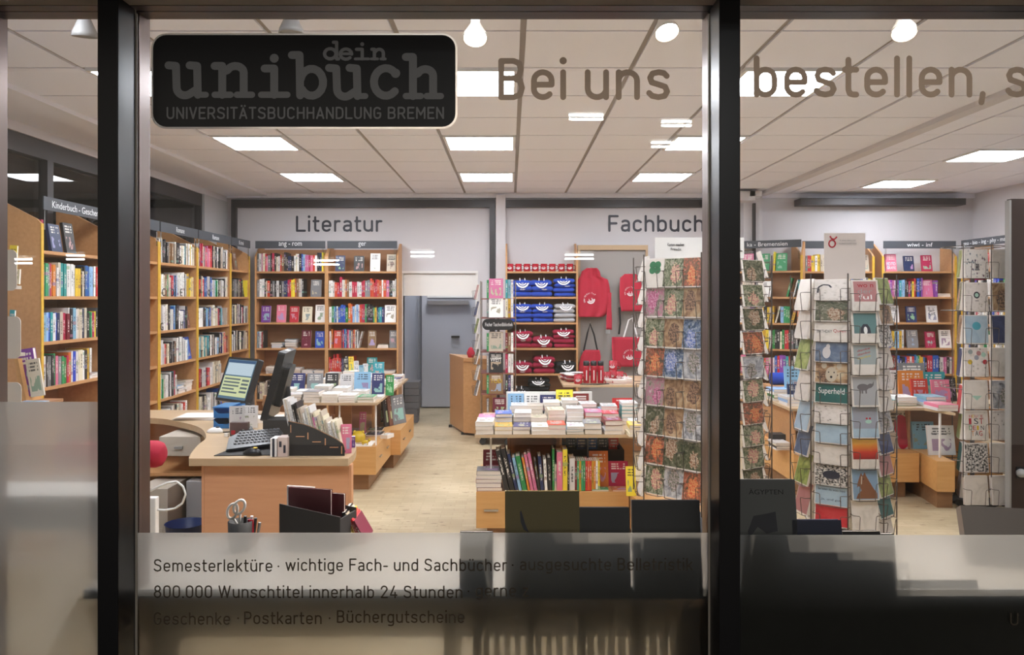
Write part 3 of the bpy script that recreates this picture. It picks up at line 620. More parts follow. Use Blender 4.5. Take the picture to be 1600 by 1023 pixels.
# logo sign on the glass
def flatpoly(name, pts, y, m, par, t=.0012):
    bm = bmesh.new(); prism(bm, pts, y, y + t, 'y'); return finish(name, bm, m, par)
sx0, sx1, sy0, sy1 = 238, 715, 53, 202
W_, H_ = PX(sx1, G) - PX(sx0, G), PZ(sy0, G) - PZ(sy1, G); ccx, ccz = PX((sx0 + sx1) / 2, G), PZ((sy0 + sy1) / 2, G)
logo = flatpoly('logo_sign', rrect(W_, H_, .045, 6, ccx, ccz), G - .0065, M['panelrim'], w2, .0022)
flatpoly('sign_face', rrect(W_ - .012, H_ - .012, .040, 6, ccx, ccz), G - .0085, M['panelblack'], logo, .0018)
def strokes(name, strokelist, m, par, y):
    """strokes in pixel coordinates: (halfwidth, [(x,y)...])"""
    bm = bmesh.new(); yo = y
    for hw, pts in strokelist:
        P = [(PX(a, y), PZ(b_, y)) for a, b_ in pts]; h = hw * y / F
        for k, p in enumerate(P):
            y -= 3e-6
            vs = [bm.verts.new((p[0] + h * math.cos(R(a)), y, p[1] + h * math.sin(R(a)))) for a in range(0, 360, 30)]; bm.faces.new(vs)
            if k + 1 < len(P):
                q = P[k + 1]; dx, dz = q[0] - p[0], q[1] - p[1]; l_ = math.hypot(dx, dz) or 1; nx, nz = -dz / l_ * h, dx / l_ * h; y -= 3e-6
                bm.faces.new([bm.verts.new((p[0] + nx, y, p[1] + nz)), bm.verts.new((q[0] + nx, y, q[1] + nz)), bm.verts.new((q[0] - nx, y, q[1] - nz)), bm.verts.new((p[0] - nx, y, p[1] - nz))])
    return finish(name, bm, m, par)
def arc(cx, cy_, rx, ry, a0, a1, n=10): return [(cx + rx * math.cos(R(a0 + (a1 - a0) * k / n)), cy_ + ry * math.sin(R(a0 + (a1 - a0) * k / n))) for k in range(n + 1)]
# typewriter-like slab letters, each drawn in its own box (x0, x1, xheight top, base)
def U(x0, x1, t, b_, w_):
    s = (x1 - x0) / 60
    return [(w_, [(x0 + 3 * s, t + 3), (x0 + 14 * s, t + 4), (x0 + 15 * s, b_ - 16)] + arc(x0 + 27 * s, b_ - 15, 12 * s, 12, 180, 60, 6) + [(x1 - 16 * s, b_ - 12)]), (w_, [(x1 - 26 * s, t + 3), (x1 - 15 * s, t + 4), (x1 - 14 * s, b_ - 4)]), (w_ * .75, [(x1 - 14 * s, b_ - 4), (x1 - 2 * s, b_ - 4)])]
def Nn(x0, x1, t, b_, w_):
    s = (x1 - x0) / 60
    return [(w_, [(x0 + 4 * s, t + 4), (x0 + 15 * s, t + 4), (x0 + 15 * s, b_ - 4)]), (w_, [(x0 + 16 * s, t + 13)] + arc(x0 + 34 * s, t + 14, 12 * s, 10, 200, 360, 7) + [(x0 + 46 * s, b_ - 5)]), (w_ * .8, [(x0 + 4 * s, b_ - 4), (x0 + 27 * s, b_ - 4)]), (w_ * .8, [(x0 + 36 * s, b_ - 4), (x0 + 58 * s, b_ - 4)])]
def Ii(x0, x1, t, b_, w_, dot):
    c_ = (x0 + x1) / 2
    return [(w_, [(c_ - (x1 - x0) * .32, t + 4), (c_, t + 4), (c_, b_ - 4)]), (w_ * .8, [(x0 + 3, b_ - 4), (x1 - 3, b_ - 4)]), (w_ * 1.15, [(c_, dot)])]
def Cc(x0, x1, t, b_, w_):
    cx_, cy_ = (x0 + x1) / 2, (t + b_) / 2
    return [(w_, arc(cx_, cy_, (x1 - x0) / 2 - w_, (b_ - t) / 2 - w_ * .7, -35, -318, 14)), (w_ * 1.2, [(x1 - w_ * 1.6, t + w_ * 2)])]
def Bb(x0, x1, asc, t, b_, w_):
    s = (x1 - x0) / 60
    return [(w_, [(x0 + 4 * s, asc + 4), (x0 + 16 * s, asc + 4), (x0 + 17 * s, b_ - 5)]), (w_, arc(x0 + 35 * s, (t + b_) / 2, 18 * s, (b_ - t) / 2 - w_ * .7, 150, -170, 14))]
def Hh(x0, x1, asc, t, b_, w_):
    a = Nn(x0, x1, t, b_, w_); s = (x1 - x0) / 60
    a[0] = (w_, [(x0 + 4 * s, asc + 4), (x0 + 15 * s, asc + 4), (x0 + 15 * s, b_ - 4)]); return a
gl = M['panelgrey']; yl = G - .0092
LW = 6.2
for s_ in (U(260, 324, 99, 152, LW), Nn(331, 396, 99, 152, LW), Ii(405, 452, 103, 152, LW, 91), Bb(452, 512, 82, 103, 154, LW), U(511, 573, 103, 154, LW), Cc(578, 628, 102, 154, LW), Hh(630, 691, 85, 104, 154, LW)):
    strokes('letter', s_, gl, logo, yl)
for s_ in ([(2.6, [(521, 66), (526, 66), (526, 92), (529, 92)]), (2.6, arc(516, 84, 9, 8, 0, 360, 14))], [(2.6, arc(540.5, 84.5, 9, 8, 0, -315, 12)), (2.2, [(532, 84), (549, 84)])],
           [(2.6, [(557, 77), (566, 77), (566, 92)]), (2.2, [(555, 92), (576, 92)]), (3.2, [(566, 69)])], [(2.6, [(581, 77), (585, 77), (585, 92)]), (2.6, arc(592.5, 83, 6.5, 6, 200, 360, 7) + [(599, 92)]), (2.2, [(580, 92), (590, 92)]), (2.2, [(595, 92), (602, 92)])]):
    strokes('letter', s_, gl, logo, yl)
din('UNIVERSITÄTSBUCHHANDLUNG BREMEN', 260, 694, 167, 186, yl, gl, logo, hw=.072)
for o_ in logo.children:
    pass

# ---------------------------------------------------------------- spotlights behind the glass
def spot(px, py, lit, tilt, yaw, label):
    y = 3.45; X = PX(px, y); t = empty('spotlight', (X, y, ZC - .001)); tag(t, label, 'spotlight', 'spotlights behind the shop window')
    zb = PZ(py, y) - ZC
    if px > 500 or px < 200:
        bm = bmesh.new(); prism(bm, [(-.20, 0), (-.05, 0), (-.05, -.045), (-.17, -.05), (-.20, -.03)], -.03, .03, 'y')
        for k in range(9): box(bm, -.172 + k * .013, -.168 + k * .013, -.034, -.0301, -.038, -.012)
        finish('driver_box', bm, M['beige'], t)
    bm = bmesh.new(); box(bm, -.02, .02, -.012, .012, zb + .04, 0); finish('stem', bm, M['beige'], t)
    mx = Matrix.Translation((0, 0, zb + .03)) @ Matrix.Rotation(R(yaw), 4, 'Z') @ Matrix.Rotation(R(tilt), 4, 'X')
    bm = bmesh.new(); lathe(bm, [(.012, .03), (.02, .02), (.03, -.005), (.05, -.05), (.054, -.07), (.050, -.07), (.044, -.048), (.02, -.01), (.012, -.008)], 22, mx=mx)
    finish('shade', bm, M['beige'] if lit else M['grey'], t, True)
    bm = bmesh.new(); lathe(bm, [(.001, -.062), (.043, -.060), (.044, -.052), (.001, -.050)], 22, mx=mx)
    finish('bulb', bm, M['bulb'] if lit else M['greyglass'], t)
    if lit:
        ld = bpy.data.lights.new('spot', 'SPOT'); ld.energy = SPOT_W; ld.spot_size = R(105); ld.spot_blend = .6; ld.shadow_soft_size = .04; ld.color = (1, .88, .76)
        lo = bpy.data.objects.new('lamp', ld); COL.objects.link(lo); lo.parent = t; lo.matrix_local = mx @ Matrix.Translation((0, 0, -.075))
M['bulb'] = emat('lit_bulb', (1, .93, .85), 30); M['greyglass'] = mat('unlit_bulb', (.35, .36, .36), .15)
spot(132, 42, False, 10, 20, 'unlit grey spotlight at the far left, behind narrow window pane')
spot(455, 38, False, 0, 0, 'unlit grey spotlight partly hidden behind the black logo sign')
spot(743, 52, True, -28, 0, 'glowing white spotlight between logo sign and words Bei uns')
spot(1037, 44, True, -30, 14, 'glowing white spotlight above the letters uns')
spot(1410, 44, True, -30, -14, 'glowing white spotlight above the word bestellen')
# cables behind the head rail
bm = bmesh.new()
for k in range(4):
    tube(bm, [(PX(228 + 60 * q, 3.2), 3.2 + .02 * k, PZ(19 + 3 * math.sin(q * 1.3 + k), 3.2)) for q in range(6)], .0022, 5)
for q in (0, 2.5, 5): tube(bm, [(PX(228 + 60 * q, 3.2), 3.23, PZ(20, 3.2)), (PX(228 + 60 * q, 3.2), 3.23, ZC)], .002, 5)
tag(finish('cable_bundle', bm, M['blackmat']), 'thin loose cables hanging under the ceiling behind the window top left', 'cable')
# real tube lamps outside, behind the camera: they mirror in the glass
M['tube'] = emat('outdoor_tube', (.95, 1, .98), 26)
for n_, (px, py, Z, wd) in enumerate(((916, 183, 8, .34), (1057, 193, 8.2, .30), (1035, 226, 9.4, .26), (660, 397, 26, .75), (905, 401, 27, .95), (510, 410, 30, .95), (37, 408, 26, .55), (118, 402, 27, .6))):
    Y = 2 * G - Z; t = empty('outdoor_tube_light', (PX(px, Z), Y, PZ(py, Z)))
    tag(t, 'twin tube lamp outside behind the viewer, mirrored in the glass, %s' % ordw(n_ + 1), 'tube light', 'outdoor tube lamps mirrored in the window')
    k = Z / 8
    for q in (-1, 1):
        bx('tube', -wd / 2, wd / 2, -.02, .02, q * .02 * k - .008 * k, q * .02 * k + .008 * k, M['tube'], t)
    bx('housing', -wd / 2 - .02, wd / 2 + .02, -.06 * k, -.03, .04 * k, .06 * k, M['grey'], t)
# ================================================================ BOOKS
def _bm_mesh(name, f, mats):
    bm = bmesh.new(); f(bm); bmesh.ops.recalc_face_normals(bm, faces=bm.faces); me = bpy.data.meshes.new(name); bm.to_mesh(me); bm.free()
    for m in mats: me.materials.append(m)
    return me
def _spine(bm):
    box(bm, -.5, -.42, .02, 1, 0, 1, 0); box(bm, .42, .5, .02, 1, 0, 1, 0); box(bm, -.5, .5, 0, .03, 0, 1, 0); box(bm, -.42, .42, .03, .97, .012, .985, 1)
def _facecov(bm):
    box(bm, -.5, .5, 0, .1, 0, 1, 0); box(bm, -.5, .5, .9, 1, 0, 1, 0); box(bm, -.5, -.485, .1, .9, 0, 1, 0)
def _facepg(bm): box(bm, -.484, .485, .101, .899, .01, .988, 0)
def _flatcov(bm):
    box(bm, -.5, .5, 0, 1, 0, .07, 0); box(bm, -.5, .5, 0, 1, .93, 1, 0); box(bm, -.5, -.488, 0, 1, .07, .93, 0)
def _flatpg(bm): box(bm, -.487, .49, .012, .988, .071, .929, 0)
SPM = {k: _bm_mesh('book', _spine, [SP[k], M['pages']]) for k in CV}
FCM = {k: _bm_mesh('book', _facecov, [FC[k]]) for k in CV}
FLM = {k: _bm_mesh('book', _flatcov, [FC[k] if k not in 'wc' else FC[k]]) for k in CV}
FPG = _bm_mesh('pages', _facepg, [M['pages']]); LPG = _bm_mesh('pages', _flatpg, [M['pages']])
# flat books show their front cover upwards: their print runs over x / y
def flat_material(k):
    m = FC[k].copy(); m.name = 'flat_' + m.name; nt = m.node_tree
    for n in list(nt.nodes):
        if n.type == 'SEPXYZ':
            l = n.inputs[0].links[0]; src = l.from_socket; nt.links.remove(l)
            s2 = nt.nodes.new('ShaderNodeSeparateXYZ'); c2 = nt.nodes.new('ShaderNodeCombineXYZ')
            nt.links.new(src, s2.inputs[0]); nt.links.new(s2.outputs[0], c2.inputs[0]); nt.links.new(s2.outputs[2], c2.inputs[1]); nt.links.new(s2.outputs[1], c2.inputs[2]); nt.links.new(c2.outputs[0], n.inputs[0])
    return m
for k in CV: FLM[k].materials[0] = flat_material(k)
def place(name, me, T_, loc, rot, scale, label, cat, group, parent=None):
    o = bpy.data.objects.new(name, me); COL.objects.link(o)
    o.matrix_world = T_ @ Matrix.Translation(loc) @ rot.to_4x4() @ Matrix.Diagonal((*scale, 1))
    tag(o, label, cat, group); return o
def kid(me, parent, name='pages'):
    o = bpy.data.objects.new(name, me); COL.objects.link(o); o.parent = parent; return o
I3 = Matrix.Identity(3)
def RY(a): return Matrix.Rotation(R(a), 3, 'Y')
def RX(a): return Matrix.Rotation(R(a), 3, 'X')
def RZ(a): return Matrix.Rotation(R(a), 3, 'Z')
def thick(t): return 'thin ' if t < .020 else ('thick ' if t > .034 else '')
def fill_shelf(name, T_, W, z, spec, where, group, rng, depth=.27, fill=.985):
    """spec: lower case = spine of that colour, upper case = cover facing out, _ = gap, = flat stack, / before a book = it leans"""
    while True:
        nsp = sum(1 for c in spec if c.islower()); fx = sum(.148 if c.isupper() else {'_': .035, '=': .19, '/': .045}.get(c, 0) for c in spec)
        if nsp < 3 or (W * fill - fx) / nsp < .0285: break
        q = rng.choice([i for i, c in enumerate(spec) if c.islower()]); spec = spec[:q] + rng.choice([spec[q], 'w', 'k', spec[q], 'c']) + spec[q:]
    fixed = 0
    for c in spec:
        if c.isupper(): fixed += .148
        elif c == '_': fixed += .035
        elif c == '=': fixed += .19
        elif c == '/': fixed += .045
    kf = min(1, (W * .99 - nsp * .012) / fixed) if fixed else 1; fixed *= kf
    ths = [rng.uniform(.6, 1.45) for _ in range(nsp)]
    avail = W * fill - fixed; s = avail / sum(ths) if nsp else 0
    s = min(s, .034); ths = [max(.010, t * s) for t in ths]
    x = .004; ti = 0; lean = False; hprev = rng.uniform(.19, .22); nb = 0
    for c in spec:
        if c == '_': x += .035 * kf; continue
        if c == '/': lean = True; x += .045 * kf; continue
        if c == '=':
            n = rng.randint(2, 5); zz = z; w0 = rng.uniform(.13, .17) * kf
            for k in range(n):
                h = rng.uniform(.012, .026); cc = rng.choice('wwwcgl')
                nb += 1
                o = place(name, FLM[cc], T_, (x + .095 * kf + rng.uniform(-.008, .008), .02 + rng.uniform(0, .02), zz), RZ(rng.uniform(-5, 5)), (w0 + rng.uniform(-.01, .01), .2, h), '%s book, %s up, flat pile at %s place, %s' % (CN[cc], ordw(k + 1), ordw(nb - k), where), 'book', group)
                kid(LPG, o); zz += h + .0006
            x += .19 * kf; continue
        nb += 1; k = c.lower()
        if c.isupper():
            w_ = rng.uniform(.12, .14) * kf; h = rng.uniform(.19, .225)
            o = place(name, FCM[k], T_, (x + .074 * kf, .035, z + .001), RX(-9), (w_, .022, h), '%s book, cover facing out, %s from left, %s' % (CN[k], ordw(nb), where), 'book', group)
            kid(FPG, o); x += .148 * kf; continue
        t = ths[ti]; ti += 1
        if rng.random() < .35: hprev = rng.uniform(.175, .235)
        h = hprev + rng.uniform(-.006, .006); d = rng.uniform(.13, .16) if h < .21 else rng.uniform(.15, .2)
        y0 = rng.uniform(.008, .022)
        if lean:
            a = 14; place(name, SPM[k], T_, (x + t / 2 - .035, y0, z + t * .13), RY(a), (t, d, h), 'leaning %s book, %s from left, %s' % (CN[k], ordw(nb), where), 'book', group); x += t + .012; lean = False; continue
        place(name, SPM[k], T_, (x + t / 2, y0, z + .0005), RY(rng.uniform(-.6, .6)), (t * .97, d, h), '%s%s book, %s from left, %s' % (thick(t), CN[k], ordw(nb), where), 'book', group)
        x += t
LV = [1.92, 1.61, 1.30, .99, .68, .37, .09]
def bookcase(T_, W, D, sign, label, shelves, bname, sname, edge='oak', levels=LV, backtop=2.20, sign_on=True, rows_text=None, seed=1, leftpanel=True, rightpanel=True, topext=True, group=None, fill=.985):
    """local frame: x to the right seen from the front, y = 0 at the front edge and + into the case"""
    t = empty('bookcase'); t.matrix_world = T_; tag(t, label, 'bookcase', 'wooden bookcases along the walls')
    pm = M['beech']
    def panel(xa, xb):
        bm = bmesh.new(); prism(bm, [(0, 0), (D, 0), (D, 2.27), (D * .75, 2.27), (.03, 2.13), (0, 2.10)], xa, xb, 'x')
        finish('side_panel', bm, pm, t)
        if edge == 'yellow': bx('edge_strip', xa - .004, xb + .004, -.005, -.0003, 0, 2.10, M['oakyellow'], t)
    if leftpanel: panel(0, .02)
    if rightpanel: panel(W - .02, W)
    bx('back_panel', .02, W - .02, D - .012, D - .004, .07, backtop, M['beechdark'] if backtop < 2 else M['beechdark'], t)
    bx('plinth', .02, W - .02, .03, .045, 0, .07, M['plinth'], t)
    for z in levels:
        bx('shelf', .0205, W - .0205, .004, D - .013, z - .022, z, M['beech'], t)
    if sign_on:
        sg = bx('sign', .012, W - .012, -.012, -.004, 2.195, 2.285, M['sign'], t)
        for xx in (.03, W - .05): bx('holder', xx, xx + .02, -.004, .002, 2.06, 2.25, M['clear'], sg)
        if sign:
            hh = .048; n = len(sign); Wt = min(W * .92, n * .031)
            text('lettering', sign, Wt, hh if not any(ch in sign for ch in 'gyp') else hh * 1.25, M['signtext'], sg, (W / 2 - Wt / 2, -.0125, 2.217 if not any(ch in sign for ch in 'gyp') else 2.208), ext=.0004)
    rng = random.Random(seed)
    for i, sp in enumerate(shelves):
        if not sp: continue
        TT = T_ @ Matrix.Translation((.021, .004, 0))
        fill_shelf(bname, TT, W - .042, levels[i], sp, '%s shelf, %s' % (ordw(i + 1), sname), group or ('books in ' + sname), rng, fill=fill)
    for (li, xs_) in (rows_text or {}).items():
        for ch, fx in xs_:
            text('shelf_letter', ch, None, .072, M['black'], t, (fx * W, -.006, levels[li] + .004), ext=.002)
    return t
def TL(y, x=-3.15): return Matrix.Translation((x, y, 0)) @ Matrix.Rotation(R(90), 4, 'Z')
bookcase(TL(5.36), .90, .40, 'Kinderbuch - Geschenke', 'bookcase signed Kinderbuch - Geschenke in the narrow left window pane', ["r____N_K____", "ngvgroocttwwyykkbllwrrmk", "lllbtwbnrmklwccnkvrrykgg", "kwgkvqgvrobwcwkyw=", "", "ww"], 'childrens_book', 'Kinderbuch bookcase', 'yellow', seed=3, backtop=1.90)
bookcase(TL(6.262), .895, .40, '', 'bookcase mostly hidden behind the left mullion', ["", "kwb_________________", "", "", "wr___________________", ""], 'novel', 'half-hidden bookcase', 'yellow', seed=4, backtop=1.9)
bookcase(TL(7.16), .875, .40, 'Romane', 'first bookcase signed Romane, right beside the left mullion', ["kwkcekcwwwtgywyc", "cwevcrwblwwwkcyyc", "cwwcwwblkwnwkE_", "wwreckkewwwglB", "pwvcwkwtrw_==", "wkrw="], 'novel', 'first Romane bookcase', 'yellow', rows_text={0: [('B', .5)], 1: [('C', .06), ('D', .28), ('E', .52)], 2: [('G', .02), ('H', .52)]}, seed=5, backtop=1.9)
bookcase(TL(8.037), .95, .40, 'Romane', 'second bookcase signed Romane, further from the window', ["wkrkqrqrkgkwgwkw", "brbnebbwlvwkcgwwc", "twwlbwocrtlGc", "ttwkkwlcnnrrm", "rrmwwrwccw=", "kwgb="], 'novel', 'second Romane bookcase', 'yellow', rows_text={0: [('N', .58), ('O', .74)], 1: [('P', .04), ('Q', .28), ('S', .6)], 3: [('T', .08), ('U', .26), ('X', .60)]}, seed=6, backtop=1.9)
bookcase(TL(8.989), .66, .40, 'Krimi', 'narrow bookcase signed Krimi in the rear left corner', ["_E_E_", "kkgkwkrkKy", "kwkmkrkwkgw", "ekwwk/kce", "wk==", ""], 'crime_novel', 'Krimi bookcase', 'yellow', seed=7, backtop=1.9)
def TB(x, y=9.655, rz=0): return Matrix.Translation((x, y, 0)) @ Matrix.Rotation(R(rz), 4, 'Z')
bookcase(TB(-3.09), .868, .335, 'ang - rom', 'rear wall bookcase signed ang - rom', ["gwqcrqgkrkcwrekkknnkwcwkblqqrqrwknyy", "gwwkcrkgkwkgnnrryyoecwk__G_", "_P__Q_R_C_W", "lgwwrek__==_M_B", "___=====", "wk==rr"], 'literary_book', 'ang-rom bookcase', seed=8)
bookcase(TB(-2.221), .868, .335, 'ger', 'rear wall bookcase signed ger', ["__N___K__W__C", "wwwrrrwcoewrrwwrrggrrrrrowrqkkww", "wvlbwbbbbbvorlwlwrrrvkkkkvynttnW", "rwoRnrblnrqwbcerowkw/w__E=G", "rrrrrrrrknyw_rrr____T_=", "", ], 'literary_book', 'ger bookcase', seed=9)
R1a = Matrix.Translation((2.72, 9.73, 0)) @ Matrix.Rotation(R(-27), 4, 'Z')
bookcase(R1a, .80, .25, 'ka - Bremensien', 'slanted bookcase signed ka - Bremensien right of the thick right mullion', ["__Q_V_yyV____", "__C__W____/v/wt", "wwpkyyyyy/lvvv/yo", "ggpyyyyvvvrkgg", "mqqrwttrqqwbrpptrwt", "wblw="], 'regional_guide', 'Bremensien bookcase', 'yellow', seed=10, backtop=1.92, fill=.95)
bookcase(TB(3.52), .885, .335, '', 'rear bookcase without sign lettering, behind the white cardboard header', ["kgrryyywckgyC__C", "knkgrkwkkgvybkbwgy", "yyoywkrgboyywvy", "wkykbbgywkvyrbk", "kbgrwkybkrwgbb", "wwk="], 'textbook', 'unlettered bookcase', 'yellow', seed=11, backtop=1.92)
bookcase(TB(4.50), .90, .335, 'wiwi - inf', 'rear bookcase signed wiwi - inf', ["_Q__N__R_", "wwqpqwpptllkkrkyrkbnpQp=", "wpW__N___W_", "kybbyyllyw/G__R_W", "mmmmbnkbrrblvyybrrbbwqq", "kwbr"], 'textbook', 'wiwi-inf bookcase', 'yellow', seed=12, backtop=1.92)
R4a = Matrix.Translation((5.42, 9.58, 0)) @ Matrix.Rotation(R(-90), 4, 'Z')
bookcase(R4a, .95, .37, 'geo - bio - ing - phy - mat', 'bookcase signed geo - bio - ing - phy - mat on the right wall', ["__E__R_G", "wrbgkwbtvy", "kbgrwwkbrwy", "wbrkgwvyb", "", ""], 'textbook', 'geo-bio bookcase', 'yellow', seed=13, backtop=1.92, fill=.9)
R5a = Matrix.Translation((5.42, 8.62, 0)) @ Matrix.Rotation(R(-90), 4, 'Z')

# ---------------------------------------------------------------- piles and standing books on tables
def pile(name, x, y, z, n, cols, w_, d, th, where, group, rz=0, seed=0):
    rng = random.Random(seed * 77 + int(x * 1000) + int(y * 100)); zz = z
    for k in range(n):
        h = th * rng.uniform(.85, 1.15); c = cols[k % len(cols)] if k < n - 1 or len(cols) <= n else cols[-1]
        pos = 'topmost' if k == n - 1 else ('%s up' % ordw(k + 1) if k else 'lowest')
        if n == 1: pos = 'lying singly'
        o = place(name, FLM[c], Matrix.Identity(4), (x + rng.uniform(-.004, .004), y + rng.uniform(-.004, .004), zz), RZ(rz + rng.uniform(-3, 3)), (w_ * rng.uniform(.96, 1), d, h), '%s book, %s, %s' % (CN[c], pos, where), 'book', group)
        kid(LPG, o); zz += h + .0006
    return zz
def stand(name, x, y, z, c, w_, h, label, group=None, rz=0, lean=-10, t=.02, title=None, tm=None, mm=None):
    o = place(name, FCM[c], Matrix.Identity(4), (x, y, z + .001), RZ(rz) @ RX(lean), (w_, t, h), label, 'book', group)
    kid(FPG, o)
    if title:
        for (s, fx0, fx1, fz0, fz1) in title:
            tx = text('lettering', s, fx1 - fx0, fz1 - fz0, tm or M['print'], o, (fx0 - .5, -.012, fz0), ext=.008)
    return o
# ================================================================ DISPLAY TABLES (islands)
def slab(name, pts, z0, z1, m, parent=None):
    bm = bmesh.new(); prism(bm, pts, z0, z1, 'z'); return finish(name, bm, m, parent)
def island(name, label, top, boxes, uprights, zt=.73):
    t = empty(name, (0, 0, 0)); tag(t, label, 'table', 'low display tables with drawers')
    slab('tabletop', top, zt - .02, zt, M['beechtop'], t)
    for (pts, handles, inset) in boxes:
        c = slab('drawer_unit', pts, .137, .367, M['cabinet'], t)
        cx = sum(p[0] for p in pts) / len(pts); cyy = sum(p[1] for p in pts) / len(pts)
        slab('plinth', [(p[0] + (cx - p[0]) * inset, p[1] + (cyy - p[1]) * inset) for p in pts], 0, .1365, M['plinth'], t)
        for (hx, hy, ax) in handles:
            if ax == 'x': bx('handle', hx, hx + .012, hy - .045, hy + .045, .245, .255, M['steel'], c)
            else: bx('handle', hx - .045, hx + .045, hy - .012, hy, .245, .255, M['steel'], c)
    for (x0, x1, y0, y1, m) in uprights: bx('upright', x0, x1, y0, y1, .368, zt - .021, m, t)
    return t
# island 1, behind the counter (left)
i1 = island('display_table', 'low display table with drawers and piled books behind the counter',
    [(-2.05, 6.6), (-1.10, 6.6), (-1.10, 8.62), (-2.05, 8.62)],
    [([(-2.0, 6.6), (-1.11, 6.6), (-1.11, 7.42), (-2.0, 7.42)], [(-1.11, 6.82, 'x'), (-1.11, 7.22, 'x')], .16), ([(-2.0, 7.43), (-1.02, 7.43), (-1.02, 8.45), (-2.0, 8.45)], [(-1.02, 7.65, 'x'), (-1.02, 8.1, 'x')], .16)],
    [(-1.126, -1.114, 6.66, 6.672, M['white']), (-1.43, -1.418, 6.66, 6.672, M['white']), (-1.3, -1.28, 7.5, 8.0, M['beech']), (-1.95, -1.93, 6.7, 8.4, M['beech']), (-1.60, -1.45, 7.3, 7.32, M['beech'])])
W1 = 'table behind the counter'; G1 = 'piled books on the table behind the counter'
cols1 = ['wg', 'ww', 'wwc', 'gw', 'wwwk', 'wwl', 'wcw', 'wwww', 'wwv']
for i, x in enumerate([-1.96, -1.80, -1.65, -1.50, -1.355, -1.20]):
    pile('paperback', x, 6.62, .731, [2, 3, 4, 3, 3, 2][i], ['gww', 'wgw', 'wwwg', 'wcww', 'wwkw', 'cwv'][i], .135, .19, .022, '%s pile, front row, %s' % (ordw(i + 1), W1), G1, seed=1)
for i, x in enumerate([-1.94, -1.78, -1.62, -1.46, -1.30, -1.165]):
    pile('paperback', x, 6.85, .731, [4, 3, 5, 4, 3, 1][i], ['wwlw', 'kwgw', 'wwwgw', 'wlww', 'gww', 'w'][i], .13, .18, .022, '%s pile, second row, %s' % (ordw(i + 1), W1), G1, seed=2)
GS1 = 'books standing upright on the table behind the counter'
for (px0, px1, py, c, lab) in ((478, 504, 583, 'g', 'grey book with a pale label standing on the table behind the counter'), (507, 528, 583, 'k', 'dark book standing between grey and white ones behind the counter'), (530, 551, 584, 'w', 'white book with a small dark flower picture standing behind the counter'), (552, 579, 581, 'l', 'wide pale blue book standing behind the counter'), (580, 600, 583, 'n', 'dark grey-blue tall book standing at the right of the row'), (602, 615, 586, 'v', 'small green and white book standing near the table edge'), (452, 476, 583, 'n', 'dark navy book standing at the left of the row')):
    y = 7.1; stand('hardcover_book', PX((px0 + px1) / 2, y), y, .731, c, (px1 - px0) * y / F * .96, PZ(py, y) - .731, lab, GS1)
for i, (x, y, n, c) in enumerate(((-1.17, 7.35, 2, 'wk'), (-1.17, 7.6, 3, 'wgw'), (-1.18, 7.85, 2, 'cw'), (-1.18, 8.1, 2, 'wn'), (-1.2, 8.38, 2, 'gw'), (-1.36, 7.5, 3, 'wwg'), (-1.36, 7.8, 4, 'wwlw'), (-1.4, 8.1, 4, 'wgww'), (-1.55, 7.5, 4, 'wwcw'), (-1.58, 7.85, 6, 'wwwgww'), (-1.75, 7.6, 4, 'wkww'), (-1.78, 7.95, 5, 'wwlww'))):
    pile('paperback', x, y, .731, n, c, .13, .2, .024, '%s pile, rear part, %s' % (ordw(i + 1), W1), G1, seed=3)
for i, (px, py, c, r_) in enumerate(((541, 557, 'k', 8), (548, 556, 'y', -6), (555, 563, 'w', 5), (562, 570, 'l', 0), (568, 568, 'w', 9), (534, 560, 'n', -3))):
    y = 7.95; stand('slim_booklet', PX(px, y), y + i * .03, .85, c, .05, PZ(py, y) - .86, '%s slim booklet in the upright bunch on the rear of the book table, %s' % (CN[c], ordw(i + 1)), 'upright booklets on the book table', rz=20, lean=-6, t=.02)
stand('hardcover_book', PX(591, 8.3), 8.3, .731, 't', .11, .2, 'teal book standing at the far end of the table behind the counter')
# lower level of island 1
stand('hardcover_book', PX(598, 7.9), 7.9, .3675, 'k', .21, .30, 'large dark book lettered HAWKING under the table behind the counter', t=.03, title=[('HAWKING', .06, .94, .05, .17)])
for i, (px, c, rz) in enumerate(((613, 'k', 62), (618, 'e', 66), (623, 'g', 64))):
    stand('magazine', PX(px, 7.7), 7.7 + .05 * i, .3675, c, .22, .28, '%s picture book leaning under the far right end of the book table' % CN[c], 'books leaning under the table end', rz=rz, lean=-8, t=.02)
stand('folded_leaflet', PX(566, 7.2), 7.2, .3675, 'q', .06, .2, 'pink leaflet standing under the table behind the counter', t=.01)
for i, (x, y, c) in enumerate(((-1.52, 7.0, 'k'), (-1.37, 7.06, 'n'), (-1.22, 7.1, 'k'), (-1.45, 7.3, 'g'), (-1.25, 7.36, 'k'))):
    pile('magazine', x, y, .3675, 1, c, .14, .2, .012, 'on the drawer unit under the book table, %s' % ordw(i + 1), 'dark magazines under the book table', seed=4)
pile('leaflet', -1.10, 6.98, .3675, 1, 'w', .07, .12, .03, 'tilted white leaflets at the edge of the drawer unit', 'leaflets', rz=-20)
slabp = bx('leaflet_sheet', -1.52, -1.15, 6.615, 6.86, .3675, .372, M['paper']); tag(slabp, 'white printed sheets spread on the drawer unit right of the counter', 'leaflet')
bxk = bx('pen_case', -1.33, -1.22, 6.70, 6.76, .3725, .385, M['beechtop']); tag(bxk, 'small wooden slip case lying on white sheets', 'case')
